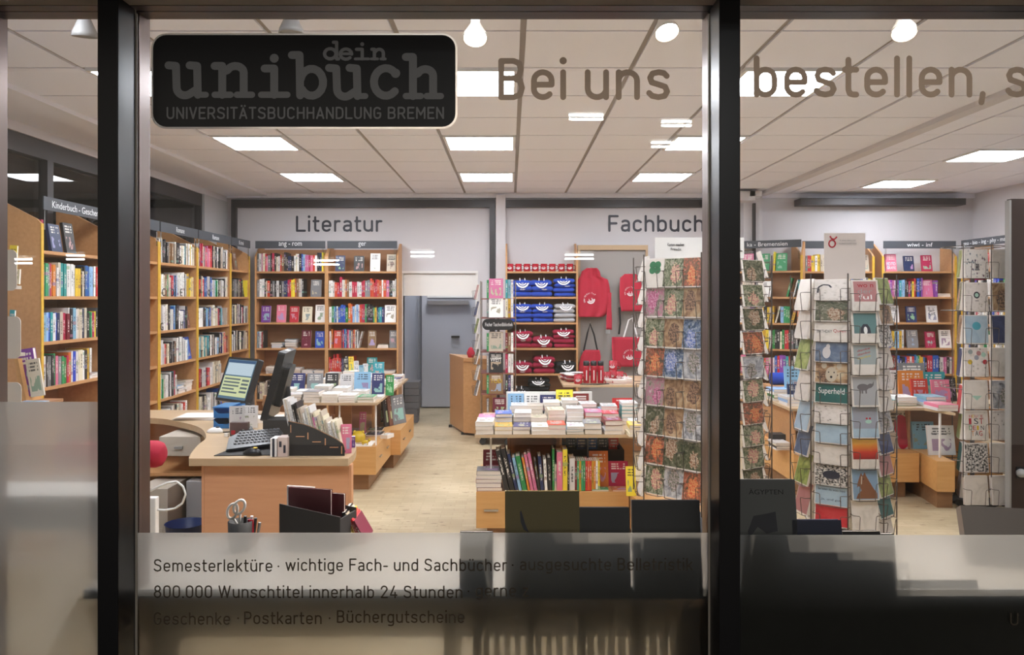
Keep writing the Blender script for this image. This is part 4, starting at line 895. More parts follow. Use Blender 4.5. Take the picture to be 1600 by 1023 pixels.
# yellow pot and small yellow figure
bm = bmesh.new(); lathe(bm, [(.02, 0), (.045, .012), (.058, .045), (.052, .08), (.03, .102), (.012, .106)], 18)
o = finish('yellow_pot', bm, M['yellow'], None, True, loc=(PX(560.5, 6.75), 6.75, .368)); tag(o, 'round yellow pot with small ears on the drawer unit', 'ornament')
for s_ in (-1, 1):
    bm = bmesh.new(); lathe(bm, [(.012, 0), (.014, .012), (.004, .024)], 10, c=(s_ * .035, 0, .088)); finish('ear', bm, M['yellow'], o, True)
bm = bmesh.new(); tube(bm, [(-.03, 0, .018), (0, 0, .026), (.028, 0, .03)], [.010, .016, .010], 8); tube(bm, [(.028, 0, .03), (.036, 0, .052)], [.01, .012], 8)
for q in (-.02, .018):
    tube(bm, [(q, -.008, 0), (q, -.008, .02)], .004, 6); tube(bm, [(q, .008, 0), (q, .008, .02)], .004, 6)
o = finish('yellow_figurine', bm, M['yellow'], None, True, loc=(PX(571, 6.66), 6.66, .373)); tag(o, 'small yellow toy animal on the white sheets', 'figurine')

# island 2 in the middle, in front of the merchandise shelf
i2 = island('display_table', 'low display table with drawers and piled novels in the middle of the shop',
    [(-.225, 5.07), (.74, 5.07), (.93, 4.86), (1.05, 5.1), (1.05, 6.05), (-.20, 6.05)],
    [([(-.215, 5.07), (.755, 5.07), (.755, 5.9), (-.215, 5.9)], [(-.12, 5.07, 'y')], .14), ([(.762, 4.95), (.83, 4.45), (1.45, 4.35), (1.45, 5.0), (.762, 5.4)], [], .12)],
    [(-.0, .006, 5.2, 5.7, M['clear']), (-.13, -.118, 5.16, 5.172, M['white']), (.33, .345, 5.3, 5.9, M['beech']), (.50, .512, 5.2, 5.212, M['blackmetal']), (-.02, .33, 5.75, 5.765, M['beechdark']), (.36, .9, 5.78, 5.795, M['beech'])])
W2 = 'novels table'; G2 = 'piled books on the novels table in the middle'
xs2 = [-.165, -.045, .075, .19, .30, .415, .53, .66]
for i, x in enumerate(xs2):
    pile('paperback', x, 5.075, .731, [3, 2, 2, 2, 2, 3, 2, 3][i], ['wcw', 'cy', 'cn', 'ww', 'wr', 'clw', 'cg', 'wwm'][i], .112, .185, [.026, .026, .024, .026, .03, .016, .034, .028][i], '%s pile, front row, %s' % (ordw(i + 1), W2), G2, seed=5)
for i, x in enumerate([-.16, -.04, .08, .19, .31, .43, .55, .67]):
    pile('paperback', x, 5.28, .731, [3, 4, 4, 3, 5, 5, 4, 4][i], ['wwq', 'wwlb', 'cgcw', 'wcmc', 'cwcw', 'wwwww', 'wloq', 'wtmr'][i], .112, .18, .026, '%s pile, second row, %s' % (ordw(i + 1), W2), G2, seed=6)
for i, (x, n, c) in enumerate(((.06, 5, 'wwccw'), (.17, 5, 'ccccc'), (.29, 6, 'wcwcww'), (.41, 7, 'wwwwwww'), (.54, 6, 'wwwwgw'), (.68, 5, 'wwwlw'), (.82, 6, 'wwtttw'), (.84, 3, 'cww'))):
    pile('paperback', x, 5.48 if i < 7 else 5.12, .731, n, c, .112, .17, .024, '%s pile, third row, %s' % (ordw(i + 1), W2), G2, seed=7)
for i, (x, y, c) in enumerate(((.80, 4.98, 'ccy'), (.93, 5.05, 'wcw'), (.96, 5.3, 'wqt'))):
    pile('paperback', x, y, .731, 3, c, .11, .17, .026, '%s pile, slanted end, %s' % (ordw(i + 1), W2), G2, seed=8)
for i, (px0, px1, py, c, ti, lab) in enumerate((
    (793, 819, 615, 'l', None, 'pale blue book standing in the back row of the novels table'),
    (819, 844, 615, 'w', None, 'white book with yellow and blue dots standing in the back row'),
    (844, 869, 617, 'n', None, 'navy book with script lettering standing in the back row'),
    (869, 896, 609, 'y', [('MANKELL', .1, .9, .72, .82)], 'yellow book lettered MANKELL standing in the back row'),
    (896, 921, 615, 'm', None, 'dark red book standing right of the yellow book'),
    (957, 989, 622, 'r', [('Der Junge', .12, .9, .18, .32)], 'red book lettered Der Junge standing at the right end'))):
    y = 5.68; stand('hardcover_book', PX((px0 + px1) / 2, y), y, .731, c, (px1 - px0) * y / F * .97, PZ(py, y) - .731, lab, None, title=ti, tm=M['walltext'] if c == 'y' else M['print'])
slabw = bx('display_backing', PX(791, 5.74), PX(925, 5.74), 5.74, 5.76, .731, PZ(612, 5.74), M['white']); tag(slabw, 'white book support board behind the standing novels', 'board')
# leaning row on the low cabinet
Y2 = 5.09; z2 = .3675
row = [(.030, .262, 'k', -13), (.030, .275, 'k', -13), (.018, .24, 'n', -13), (.018, .215, 'l', -12), (.03, .225, 'v', -12), (.014, .215, 'o', -11), (.018, .235, 'q', -11), (.02, .245, 'q', -11), (.012, .19, 'k', -8), (.022, .22, 'n', -5), (.018, .20, 'w', -3), (.022, .21, 'k', -2), (.014, .265, 'v', 0), (.012, .17, 'c', 0), (.038, .245, 'q', 0), (.03, .262, 'y', 0), (.012, .17, 'k', 0), (.034, .205, 'w', 0)] + [(.0125, .19, c, 0) for c in 'mvyvvrrryowy']
x = -.035
lbls = set()
for i, (t_, h, c, a) in enumerate(row):
    tw = t_ / max(.9, math.cos(R(a)))
    o = place('nonfiction_book', SPM[c], Matrix.Identity(4), (x + t_ / 2, Y2, z2 + .002), RY(a), (t_ * .96, .17, h), '%s%s book, %s from left in the leaning row on low cabinet' % (thick(t_), CN[c], ordw(i + 1)), 'book', 'row of books on the low cabinet')
    nxt = row[i + 1][3] if i + 1 < len(row) else 0
    x += tw + (.004 if a else .0008)
pile('paperback', -.135, 5.09, z2, 5, 'mwmwg', .165, .15, .026, 'pile left of the leaning row', 'pile of thick books on the low cabinet', seed=9)
stand('hardcover_book', -.12, 5.3, z2, 'm', .12, .22, 'dark red book standing behind the pile at the left cabinet end')
stand('picture_book', PX(936, 5.2), 5.2, z2, 'o', .125, .23, 'tall orange picture book with a red round sticker standing on low cabinet', t=.02)
stand('picture_book', PX(967, 5.2), 5.22, z2, 'r', .13, .16, 'red box-like book with white lettering on the low cabinet', t=.05)
stand('picture_book', PX(985, 5.0), 4.96, z2, 'y', .06, .18, 'yellow green slim book beside the card spinner', t=.02)
pile('leaflet', PX(937, 5.1), 5.08, z2, 1, 'v', .11, .08, .01, 'pale green leaflet lying in front of the orange picture book', 'leaflets on the low cabinet')
pile('leaflet', PX(972, 5.1), 5.08, z2, 1, 'o', .13, .1, .008, 'orange leaflet lying in front of the red box', 'leaflets on the low cabinet')
bm = bmesh.new(); box(bm, .35, .78, 5.45, 5.475, .368, .56); box(bm, .35, .78, 5.72, 5.745, .368, .56); box(bm, .35, .375, 5.475, 5.72, .368, .6); box(bm, .755, .78, 5.475, 5.72, .368, .56); box(bm, .375, .755, 5.475, 5.72, .368, .378)
o = finish('magazine_box', bm, M['blackmat']); tag(o, 'open black box with books under the novels table', 'box')
for i, c in enumerate('knbkr'): stand('hardcover_book', .43 + .075 * i, 5.6, .40, c, .07, .22, '%s book standing in the black box, %s from left' % (CN[c], ordw(i + 1)), 'books in the black box', t=.03)

# island 3 on the right
i3 = island('display_table', 'low display table with drawers at right behind the card spinners',
    [(2.20, 6.27), (3.27, 6.30), (3.36, 6.02), (3.42, 6.52), (4.1, 6.55), (4.1, 7.6), (2.20, 7.6)],
    [([(2.25, 6.33), (3.245, 6.33), (3.245, 7.5), (2.25, 7.5)], [], .14), ([(3.265, 6.33), (3.22, 6.02), (3.35, 6.01), (3.40, 6.53), (4.05, 6.56), (4.05, 7.3), (3.265, 7.3)], [], .12)],
    [(2.28, 2.29, 6.4, 7.4, M['beech']), (3.24, 3.26, 6.5, 7.4, M['beechdark']), (3.31, 3.322, 6.15, 6.165, M['white']), (2.3, 3.2, 7.3, 7.32, M['beechdark']), (3.5, 4.0, 7.0, 7.02, M['beechdark'])])
W3 = 'right display table'; G3 = 'piled books on the right display table'
for i, (x, y, n, c) in enumerate(((2.30, 6.40, 3, 'wlw'), (2.30, 6.72, 4, 'wvwl'), (2.48, 6.4, 2, 'wg'), (2.65, 6.4, 3, 'wwc'), (2.82, 6.4, 3, 'ggv'), (3.02, 6.4, 2, 'wt'), (3.20, 6.42, 3, 'vww'), (3.40, 6.36, 3, 'wll'), (3.36, 6.12, 2, 'wq'), (3.52, 6.66, 2, 'qw'))):
    pile('textbook', x, y, .731, n, c, .16, .21, .024, '%s pile from left, %s' % (ordw(i + 1), W3), G3, seed=11)
for (px0, px1, py, c, y, lab, ti, rz) in (
    (1406, 1446, 579, 'o', 6.75, 'orange book with a drawn child on its cover, on right display table', None, 0),
    (1426, 1452, 592, 'r', 6.60, 'coral red book with white lettering on right display table', None, 0),
    (1444, 1480, 581, 't', 6.78, 'teal book with a pale moon on right display table', None, 0),
    (1458, 1486, 593, 'q', 6.62, 'pink book with a small white dot on right display table', None, 0),
    (1396, 1420, 578, 'w', 6.85, 'white book half hidden behind the orange book', None, 0),
    (1408, 1448, 567, 'g', 7.2, 'grey framed book behind the orange one', None, 0),
    (1228, 1252, 572, 'l', 6.8, 'pale blue book seen between the two front card spinners', None, 0),
    (1480, 1496, 590, 'k', 6.7, 'dark grey book beside the narrow gift bags', None, 0),
    (1232, 1248, 600, 'n', 6.55, 'framed navy book at the left end of right display table', None, 0)):
    stand('textbook', PX((px0 + px1) / 2, y), y, .731, c, (px1 - px0) * y / F, PZ(py, y) - .731, lab, None, rz=rz, title=ti)
# below the right table
for (px0, px1, py0, c, y, lab, ti) in (
    (1424, 1462, 659, 'l', 6.5, 'large grey-blue picture book with a white feather under the right table', None),
    (1452, 1494, 665, 'w', 6.25, 'pale blue book lettered Angst in der under the right table', [('Angst in der', .12, .9, .68, .76)])):
    stand('picture_book', PX((px0 + px1) / 2, y), y, .3675, c, (px1 - px0) * y / F, PZ(py0, y) - .3675, lab, None, title=ti, tm=M['walltext'])
o = stand('picture_book', PX(1409, 6.5), 6.5, .3675, 'c', .19, PZ(640, 6.5) - .3675, 'large picture book with a red parrot under the right table', t=.02)
# a red bird: flat print built as strokes on the cover plane
def parrot(par, x, y, z):
    bm = bmesh.new()
    def ell(cx, cz, rx, rz_, a=0, n=20):
        vs = []
        for k in range(n):
            t_ = 2 * math.pi * k / n; px_, pz_ = rx * math.cos(t_), rz_ * math.sin(t_)
            vs.append(bm.verts.new((cx + px_ * math.cos(a) - pz_ * math.sin(a), 0, cz + px_ * math.sin(a) + pz_ * math.cos(a))))
        bm.faces.new(vs)
    ell(.02, .17, .065, .10, .1); ell(.03, .08, .05, .09, -.3)
    return finish('bird_print', bm, M['red'], None, loc=(x, y, z), rot=(R(-10), 0, 0))
b_ = parrot(o, PX(1409, 6.49), 6.497, .375); b_.parent = o; b_.matrix_parent_inverse = Matrix.Translation((PX(1409, 6.5), 6.5, .3685)).inverted(); 
b_.matrix_parent_inverse = (Matrix.Translation((PX(1409, 6.5), 6.5, .3685)) @ RX(-10).to_4x4() @ Matrix.Diagonal((.19, .02, PZ(640, 6.5) - .3675, 1))).inverted()
bm = bmesh.new(); tube(bm, [(-.11, 0, 0), (.11, 0, 0)], .06, 16); o = finish('blue_roll', bm, M['blue'], None, True, loc=(PX(1222, 7.9), 7.9, .80)); tag(o, 'dark blue padded roll seen behind the two front spinners', 'bolster')
# the roll lies on a small stool
stool = empty('stool', (PX(1222, 7.9), 7.9, 0)); tag(stool, 'wooden bent stool under the dark blue roll', 'stool')
bx('seat', -.16, .16, -.14, .14, .715, .74, M['beech'], stool)
for sx in (-.13, .13):
    for sy in (-.11, .11): bx('leg', sx - .015, sx + .015, sy - .015, sy + .015, 0, .7145, M['beech'], stool)
bx('black_case', 0, 0.14, 0, .12, 0, .10, M['blackmat'], None, loc=(PX(1208, 6.6), 6.6, .368)); tag(bpy.data.objects['black_case'], 'black card box on the drawer unit behind the spinners', 'box')
pile('leaflet', PX(1224, 6.45), 6.45, .3675, 4, 'wkcw', .12, .18, .015, 'heap of leaflets on the drawer unit between the spinners', 'leaflet heap between the spinners')

# readable titles on covers that stand facing out
for key, lines in (('white book, cover facing out, twelfth from left, third shelf, wiwi-inf', None),):
    pass
def title_on(place_, k_, lines):
    hits = [o for o in bpy.data.objects if o.get('label') and 'cover facing out' in o['label'] and place_ in o['label']]
    if len(hits) > k_:
        for (s, x0, x1, z0, z1, mm) in lines: text('lettering', s, x1 - x0, z1 - z0, M[mm], hits[k_], (x0 - .5, -.03, z0), ext=.01)
title_on('third shelf, wiwi-inf', 2, [('Git', .2, .8, .42, .66, 'walltext')])
title_on('first shelf, wiwi-inf', 0, [('FOTO', .1, .9, .35, .52, 'print'), ('GRAFIE', .1, .9, .12, .29, 'print')])
title_on('first shelf, ger', 3, [('DIE MACHT', .1, .9, .66, .76, 'walltext'), ('DER', .3, .7, .5, .6, 'walltext'), ('SCHRIFT', .1, .9, .34, .44, 'walltext')])
# ================================================================ CHECKOUT COUNTER
ZT = .78
t = empty('checkout_counter', (-1.2, 4.1, 0)); tag(t, 'curved beech checkout counter in the left foreground', 'counter'); ctr = t
def W2L(pts): return [(p[0] + 1.2, p[1] - 4.1) for p in pts]
def curve(pts, n=6):
    out = []
    for i in range(len(pts) - 1):
        p0 = Vector(pts[max(i - 1, 0)]); p1 = Vector(pts[i]); p2 = Vector(pts[i + 1]); p3 = Vector(pts[min(i + 2, len(pts) - 1)])
        for k in range(n):
            u = k / n; v = .5 * ((2 * p1) + (-p0 + p2) * u + (2 * p0 - 5 * p1 + 4 * p2 - p3) * u * u + (-p0 + 3 * p1 - 3 * p2 + p3) * u ** 3); out.append((v.x, v.y))
    out.append(tuple(pts[-1])); return out
right = curve([(-.826, 4.07), (-.825, 4.25), (-.87, 4.5), (-.96, 4.8), (-1.12, 5.2), (-1.4, 5.6), (-1.9, 5.82)])
left = curve([(-2.9, 5.47), (-2.44, 5.44), (-2.2, 5.29), (-1.96, 5.04), (-1.79, 4.70), (-1.74, 4.45), (-1.68, 4.2), (-1.638, 4.07)])
outline = W2L([(-1.638, 4.07)] + right + [(-2.9, 5.84)] + left[:-1])
slab('worktop', outline, ZT - .038, ZT, M['beechtop'], t)
bx('front_panel', -.37, .37, 0.0, .025, .0, ZT - .039, M['counter'], t)
bx('corner_panel', .371, .385, .0, .05, 0, ZT - .039, M['counter'], t)
bx('side_panel', -.385, -.371, .0, .6, 0, ZT - .039, M['counter'], t)
for z in (.2, .42): bx('shelf', -.37, -.1, .03, .5, z, z + .02, M['beech'], t)
bx('rear_panel', -1.65, -.2, 1.55, 1.57, 0, ZT - .039, M['beechdark'], t)
bx('under_shelf', -1.68, -.55, 1.0, 1.54, .46, .48, M['beech'], t)
bx('divider', -.58, -.56, .75, 1.54, 0, .459, M['beech'], t)
c = bx('drawer_box', -1.02, -.76, .95, 1.3, .60, .72, M['beige'], t); bx('drawer_handle', -.92, -.87, .935, .949, .645, .66, M['grey'], c)
# things under and beside the counter
def on(name, x0, x1, y0, y1, z0, z1, m, label, cat, bev=.004, rz=0):
    o = bx(name, x0 - (x0 + x1) / 2, x1 - (x0 + x1) / 2, y0 - (y0 + y1) / 2, y1 - (y0 + y1) / 2, 0, z1 - z0, m, None, bev, loc=((x0 + x1) / 2, (y0 + y1) / 2, z0), rot=(0, 0, R(rz))); tag(o, label, cat); return o
pc = on('computer_tower', -2.28, -2.08, 4.85, 5.25, 0, .44, M['beige'], 'beige computer tower on the floor under the counter', 'computer')
bx('drive_bay', -.07, .05, -.206, -.2005, .33, .37, M['grey'], pc); bx('front_grille', -.07, .07, -.206, -.2005, .05, .2, M['beige'], pc); bx('power_button', -.01, .01, -.207, -.2005, .27, .29, M['black'], pc)
bm = bmesh.new(); lathe(bm, [(.09, 0), (.115, .26), (.12, .262), (.112, .255), (.088, .008), (.001, .008)], 24)
o = finish('waste_bin', bm, M['bluebin'], None, True, loc=(-1.93, 4.75, 0)); tag(o, 'dark blue waste bin under the counter', 'bin')
o = on('cabinet_side', -2.05, -1.83, 5.05, 5.3, 0, .44, M['wallgrey'], 'grey cupboard in the shade under the counter', 'cabinet')
# white hanging cable loop and white flat thing
bm = bmesh.new(); tube(bm, [(PX(a, 3.6), 3.6, PZ(b_, 3.6)) for a, b_ in ((232, 768), (248, 760), (262, 754), (276, 752), (286, 760), (290, 772), (285, 786), (274, 794), (258, 797), (244, 796), (234, 792))], .005, 8)
o = finish('cable_loop', bm, M['white'], None, True); tag(o, 'white cable loop beside the left mullion', 'cable')
o = on('cable_duct', PX(230, 3.6), PX(246, 3.6), 3.58, 3.62, 0, PZ(776, 3.6), M['white'], 'upright white cable duct next to the left mullion', 'cable duct', .006)
# swivel chair with red rolled backrest
t = empty('swivel_chair', (-1.95, 3.95, 0)); tag(t, 'swivel chair with a red rolled backrest, half behind left mullion', 'chair')
bm = bmesh.new(); tube(bm, [(-.30, 0, 0), (-.285, 0, 0), (-.26, 0, 0), (.20, .0, 0), (.225, 0, 0), (.24, 0, 0)], [.03, .055, .066, .066, .058, .035], 18)
o = finish('backrest', bm, M['red'], t, True, loc=(.0, 0, PZ(709, 3.95)))
bx('back_post', -.02, .02, .05, .07, .42, .84, M['black'], t); bx('seat', -.32, .04, .08, .40, .40, .46, M['black'], t, .03)
bm = bmesh.new(); lathe(bm, [(.03, .08), (.03, .40)], 14, c=(0, .29, 0)); finish('column', bm, M['black'], t)
for k in range(5):
    a = R(72 * k + 20); bm = bmesh.new(); tube(bm, [(0, .29, .09), (.26 * math.cos(a), .29 + .26 * math.sin(a), .06)], [.022, .014], 8); 
    lg = finish('leg', bm, M['black'], t)
    bm = bmesh.new(); lathe(bm, [(.02, -.012), (.026, -.01), (.026, .01), (.02, .012)], 12, mx=Matrix.Translation((.26 * math.cos(a), .29 + .26 * math.sin(a), .027)) @ Matrix.Rotation(R(90), 4, 'X')); finish('castor', bm, M['black'], lg)

# ---- on the counter
Z = ZT + .0006
def monitor(x, y, z, yaw, tilt, w_, h, label, screen=True):
    t = empty('monitor', (x, y, z), R(yaw)); tag(t, label, 'monitor')
    mx = Matrix.Translation((0, 0, .10 + h / 2)) @ Matrix.Rotation(R(-tilt), 4, 'X')
    bm = bmesh.new(); prism(bm, rrect(w_, h, .012, 3), -.02, .02, 'y')
    for v in bm.verts: v.co = mx @ v.co
    body = finish('housing', bm, M['black'], t)
    bm = bmesh.new(); prism(bm, rrect(w_ * .55, h * .6, .02, 3), .0205, .055, 'y')
    for v in bm.verts: v.co = mx @ v.co
    finish('rear_bulge', bm, M['black'], t)
    def lay(name, x0, x1, z0, z1, m, d):
        bm = bmesh.new(); box(bm, x0 * w_ - w_ / 2, x1 * w_ - w_ / 2, -.0203 - d, -.0201 - d + .0002, z0 * h - h / 2, z1 * h - h / 2)
        for v in bm.verts: v.co = mx @ v.co
        return finish(name, bm, m, t)
    if screen:
        lay('screen', .05, .95, .06, .95, M['scr'], .0004)
        lay('menu_bar', .07, .93, .88, .93, M['scrdark'], .001); lay('form_area', .08, .92, .60, .87, M['scrlight'], .001); lay('list_area', .07, .93, .12, .57, M['scryellow'], .001)
        for k in range(5): lay('list_line', .11, .62 if k != 3 else .5, .49 - k * .075, .525 - k * .075, M['scrdim'], .0016)
        for k in range(4): lay('list_field', .68, .90, .47 - k * .085, .515 - k * .085, M['scrdim'], .0016)
    else:
        lay('screen', .05, .95, .06, .95, M['black'], .0004)
        bm = bmesh.new(); box(bm, -w_ * .12, w_ * .12, -.012, .012, h / 2 + .0003, h / 2 + .0012)
        for v in bm.verts: v.co = mx @ v.co
        finish('top_label', bm, M['white'], t)
    bm = bmesh.new(); tube(bm, [(0, .07, .012), (0, .06, .10), (0, .045, .10 + h * .45)], [.03, .025, .02], 10); finish('neck', bm, M['black'], t)
    bm = bmesh.new(); prism(bm, rrect(.22, .18, .03, 4, 0, .05), 0, .012, 'z'); finish('foot', bm, M['black'], t)
    return t
M['scr'] = emat('screen_frame', (.10, .17, .24), .30); M['scrdark'] = emat('screen_bar', (.05, .10, .2), .30); M['scrlight'] = emat('screen_form', (.50, .60, .68), .30)
M['scryellow'] = emat('screen_list', (.62, .66, .38), .30); M['scrdim'] = emat('screen_lines', (.12, .15, .16), .30)
monitor(PX(374, 5.45), 5.45, Z, -38, 20, .36, .31, 'black monitor with a lit form on its screen, at rear of the counter')
monitor(PX(432, 4.75), 4.80, Z, -84, 15, .40, .41, 'black monitor seen edge-on in the middle of the counter', False)
o = on('monitor_base_box', PX(412, 4.62), PX(456, 4.62), 4.60, 4.74, Z, PZ(655, 4.62), M['blackmat'], 'black box with docking station behind the keyboard', 'box')
# keyboard, lying tilted on a mouse mat
matp = slab('desk_mat', [(-.0, 0), (.37, .02), (.36, .24), (.04, .26)], 0, .004, M['blackmat']); matp.location = (PX(333, 4.12), 4.13, Z); tag(matp, 'dark desk mat at the front edge of the counter', 'mat')
kb = empty('keyboard', (PX(392, 4.3), 4.37, Z + .036)); kb.scale = (1.15,) * 3; kb.rotation_euler = (R(15), 0, R(14)); tag(kb, 'black keyboard tilted on the dark desk mat', 'keyboard')
bm = bmesh.new(); prism(bm, [(-.12, -.12), (.10, -.07), (.13, .05), (.11, .10), (-.07, .085), (-.12, .02)], 0, .016, 'z'); bmesh.ops.bevel(bm, geom=bm.edges[:], offset=.004, segments=2, affect='EDGES'); finish('housing', bm, M['black'], kb)
bm = bmesh.new(); box(bm, -.007, .007, -.006, .006, 0, .004); bmesh.ops.bevel(bm, geom=[e for e in bm.edges if e.verts[0].co.z > .001 and e.verts[1].co.z > .001], offset=.002, segments=1, affect='EDGES'); bm.to_mesh(km := bpy.data.meshes.new('key')); bm.free(); km.materials.append(mat('keys', (.045, .045, .05), .4))
for r_ in range(5):
    for c_ in range(11): link('key', km, kb, (-.085 + c_ * .0175 + r_ * .003, -.055 + r_ * .03 + c_ * .0022, .0165), (0, 0, R(6)), (1, 1.7, 1))
def mouse(x, y, z, rz, m, label, spot_=None):
    bm = bmesh.new(); bmesh.ops.create_uvsphere(bm, u_segments=18, v_segments=10, radius=1)
    for v in bm.verts:
        v.co.x *= .03; v.co.y *= .055; v.co.z = max(v.co.z, -.0) * .034 * (1 - .25 * v.co.y / .055)
    o = finish('computer_mouse', bm, m, None, True, loc=(x, y, z), rot=(0, 0, R(rz))); tag(o, label, 'mouse')
    if spot_:
        bm = bmesh.new(); bmesh.ops.create_uvsphere(bm, u_segments=12, v_segments=6, radius=.013)
        for v in bm.verts: v.co.z *= .35
        finish('button_patch', bm, spot_, o, True, loc=(0, -.02, .034))
    return o
mouse(PX(392, 4.14), 4.16, Z + .0045, 70, M['black'], 'black mouse with a yellow patch in front of the keyboard', M['yellow'])
mouse(PX(326, 4.75), 4.85, Z, 75, M['white'], 'white and black mouse left on the counter', M['black'])
mouse(PX(431, 4.45), 4.47, Z, 20, M['black'], 'small black mouse between keyboard and black rack')
o = on('ink_box', PX(424, 4.13), PX(434, 4.13), 4.11, 4.2, Z, PZ(684, 4.13), M['print'], 'small white box with dark blue band left of the rack', 'box', .001)
bx('band', -.006, .006, -.0462, -.0452, 0, .095, M['walltext'], o)
o = on('ink_box', PX(435.5, 4.13), PX(451, 4.13), 4.11, 4.19, Z, PZ(682, 4.13), mat('pinkbox', (.62, .50, .46), .5), 'pinkish small box with two printed symbols beside the rack', 'box', .001)
bx('printed_symbol', -.018, -.005, -.0407, -.0402, .05, .08, M['walltext'], o); bx('printed_symbol', .004, .016, -.0407, -.0402, .02, .06, M['walltext'], o)
o = on('card_box', PX(357, 4.7), PX(385, 4.7), 4.72, 4.76, Z, PZ(660, 4.72), mat('cardbox', (.09, .05, .05), .5), 'dark small box with red and gold printing behind the keyboard', 'box', .001)
bx('red_label', -.045, -.02, -.0207, -.0202, .01, .035, M['redgloss'], o); bx('gold_label', .005, .035, -.0207, -.0202, .005, .032, M['yellow'], o)
o = on('white_eraser', PX(350, 4.7), PX(356, 4.7), 4.70, 4.72, Z, Z + .02, M['white'], 'small white block left of the dark box', 'block', .002)
# black curved rack with booklets
t = empty('booklet_rack', (PX(452, 4.16), 4.14, Z)); tag(t, 'black curved wooden rack holding booklets on the counter', 'rack')
prof = [(0, 0), (.292, 0), (.292, .035), (.285, .06), (.25, .085), (.20, .11), (.14, .14), (.08, .162), (.0, .178)]
for yy in (0, .155):
    bm = bmesh.new(); prism(bm, prof, yy, yy + .006, 'y'); s_ = finish('side_plate', bm, M['blackmat'], t)
    bm = bmesh.new(); 
    for a, b_ in zip(prof[2:], prof[3:]): tube(bm, [(a[0], yy + .003, a[1] + .0005), (b_[0], yy + .003, b_[1] + .0005)], .0026, 5)
    finish('plate_rim', bm, M['beechdark'], s_)
for k, (a, b_, c_, d_) in enumerate(((.012, .015, .12, .16), (.10, .105, .085, .12), (.19, .195, .055, .09), (.275, .28, .01, .05))):
    bx('upright_tenon', a, b_, -.0015, 0, c_, d_, M['counter'], t)
for (a, b_, z_) in ((.04, .085, .098), (.125, .17, .07), (.215, .26, .042)): bx('flat_tenon', a, b_, -.0015, 0, z_, z_ + .004, M['counter'], t)
for k in range(4):
    bx('step', .004 + k * .072, .07 + k * .072, .007, .154, .09 - k * .026, .094 - k * .026, M['blackmat'], t)
rng = random.Random(21); x0 = PX(452, 4.16)
for k in range(26):
    u = k / 25; st_ = min(3, int(u * 4)); h = rng.uniform(.15, .19) if k > 2 else .20
    cc = rng.choice(['q', 'c', 'w', 'w', 'c', 'w', 'c', 'k' if k in range(4, 8) else 'w'])
    if k in (4, 5, 6): cc = 'k'
    place('booklet', SPM[cc], Matrix.Identity(4), (x0 + .012 + u * .262, 4.155, Z + .096 - st_ * .026), RY(-11 - 3 * rng.random()), (.009, .13, h), '%s booklet, %s from left in the black counter rack' % (CN[cc], ordw(k + 1)), 'booklet', 'booklets in the black counter rack')
stand('booklet', PX(541, 4.2), 4.20, Z, 'q', .055, .15, 'pink box with pale blue top label at the right end of rack', rz=10, lean=-6, t=.03)
stand('booklet', PX(550, 4.35), 4.36, Z, 'p', .03, .06, 'small lilac packet at the right edge of the counter', rz=10, lean=0, t=.03)
# blue trays, papers, terminal
def tray(z):
    t = empty('letter_tray', (PX(353, 5.05), 5.12, z)); tag(t, 'blue plastic letter tray, %s of two on the counter' % ('upper' if z > .83 else 'lower'), 'tray', 'blue letter trays')
    bx('floor_plate', -.06, .06, -.12, .12, 0, .004, M['bluebox'], t)
    for (a, b_, c_, d_) in ((-.06, -.055, -.12, .12), (.055, .06, -.12, .12), (-.055, .055, .115, .12)): bx('side_wall', a, b_, c_, d_, .0045, .06, M['bluebox'], t)
    bm = bmesh.new(); prism(bm, [(-.055, .0045), (.055, .0045), (.055, .05), (.03, .028), (-.03, .028), (-.055, .05)], -.12, -.115, 'y'); finish('front_wall', bm, M['bluebox'], t)
tray(Z); tray(Z + .066)
bx0 = on('tray_lid', PX(341, 5.1), PX(366, 5.1), 5.0, 5.22, Z + .127, Z + .135, M['bluebox'], 'blue cover lying on top of the letter trays', 'lid', .003)
stand('document_folder', PX(370, 4.95), 4.95, Z, 'w', .09, .145, 'white paper form standing in front of the blue letter trays', rz=14, lean=-4, t=.02)
stand('document_folder', PX(388, 5.0), 5.02, Z, 'w', .10, .14, 'white printed form standing beside the card terminal', rz=0, lean=-4, t=.012)
for k in range(5):
    sh = bx('paper_sheet', -.14, .14, -.11, .11, 0, .004, M['paper'], None, 0, loc=(PX(308, 5.4) + .006 * k, 5.45 - .004 * k, Z + k * .0045), rot=(0, 0, R(-8 + 3 * k))); tag(sh, 'printed white paper, %s from bottom of the flat heap on the counter' % ordw(k + 1), 'paper', 'paper heap on the counter')
t = empty('card_terminal', (PX(397, 4.95), 4.78, Z), R(-62)); tag(t, 'black card payment terminal in its cradle on the counter', 'card terminal')
bm = bmesh.new(); prism(bm, [(-.10, 0), (.09, 0), (.10, .012), (.09, .035), (.0, .045), (-.08, .05), (-.105, .03)], -.04, .04, 'y'); bmesh.ops.bevel(bm, geom=bm.edges[:], offset=.006, segments=2, affect='EDGES'); finish('housing', bm, M['black'], t)
bx('display', -.085, -.04, -.028, .028, .0505, .052, M['grey'], t, rot=(0, 0, 0))
for q in range(4):
    for s_ in range(3): bx('key', -.025 + q * .025, -.01 + q * .025, -.026 + s_ * .02, -.014 + s_ * .02, .048 - q * .003, .0505 - q * .003, M['white'], t)
bm = bmesh.new(); tube(bm, [(-.07, 0, 0), (.07, 0, 0)], .004, 6); o = finish('pen', bm, M['black'], None, loc=(PX(352, 4.75), 4.86, Z + .004), rot=(0, 0, R(20))); tag(o, 'dark pen lying on the counter between mouse and terminal', 'pen')
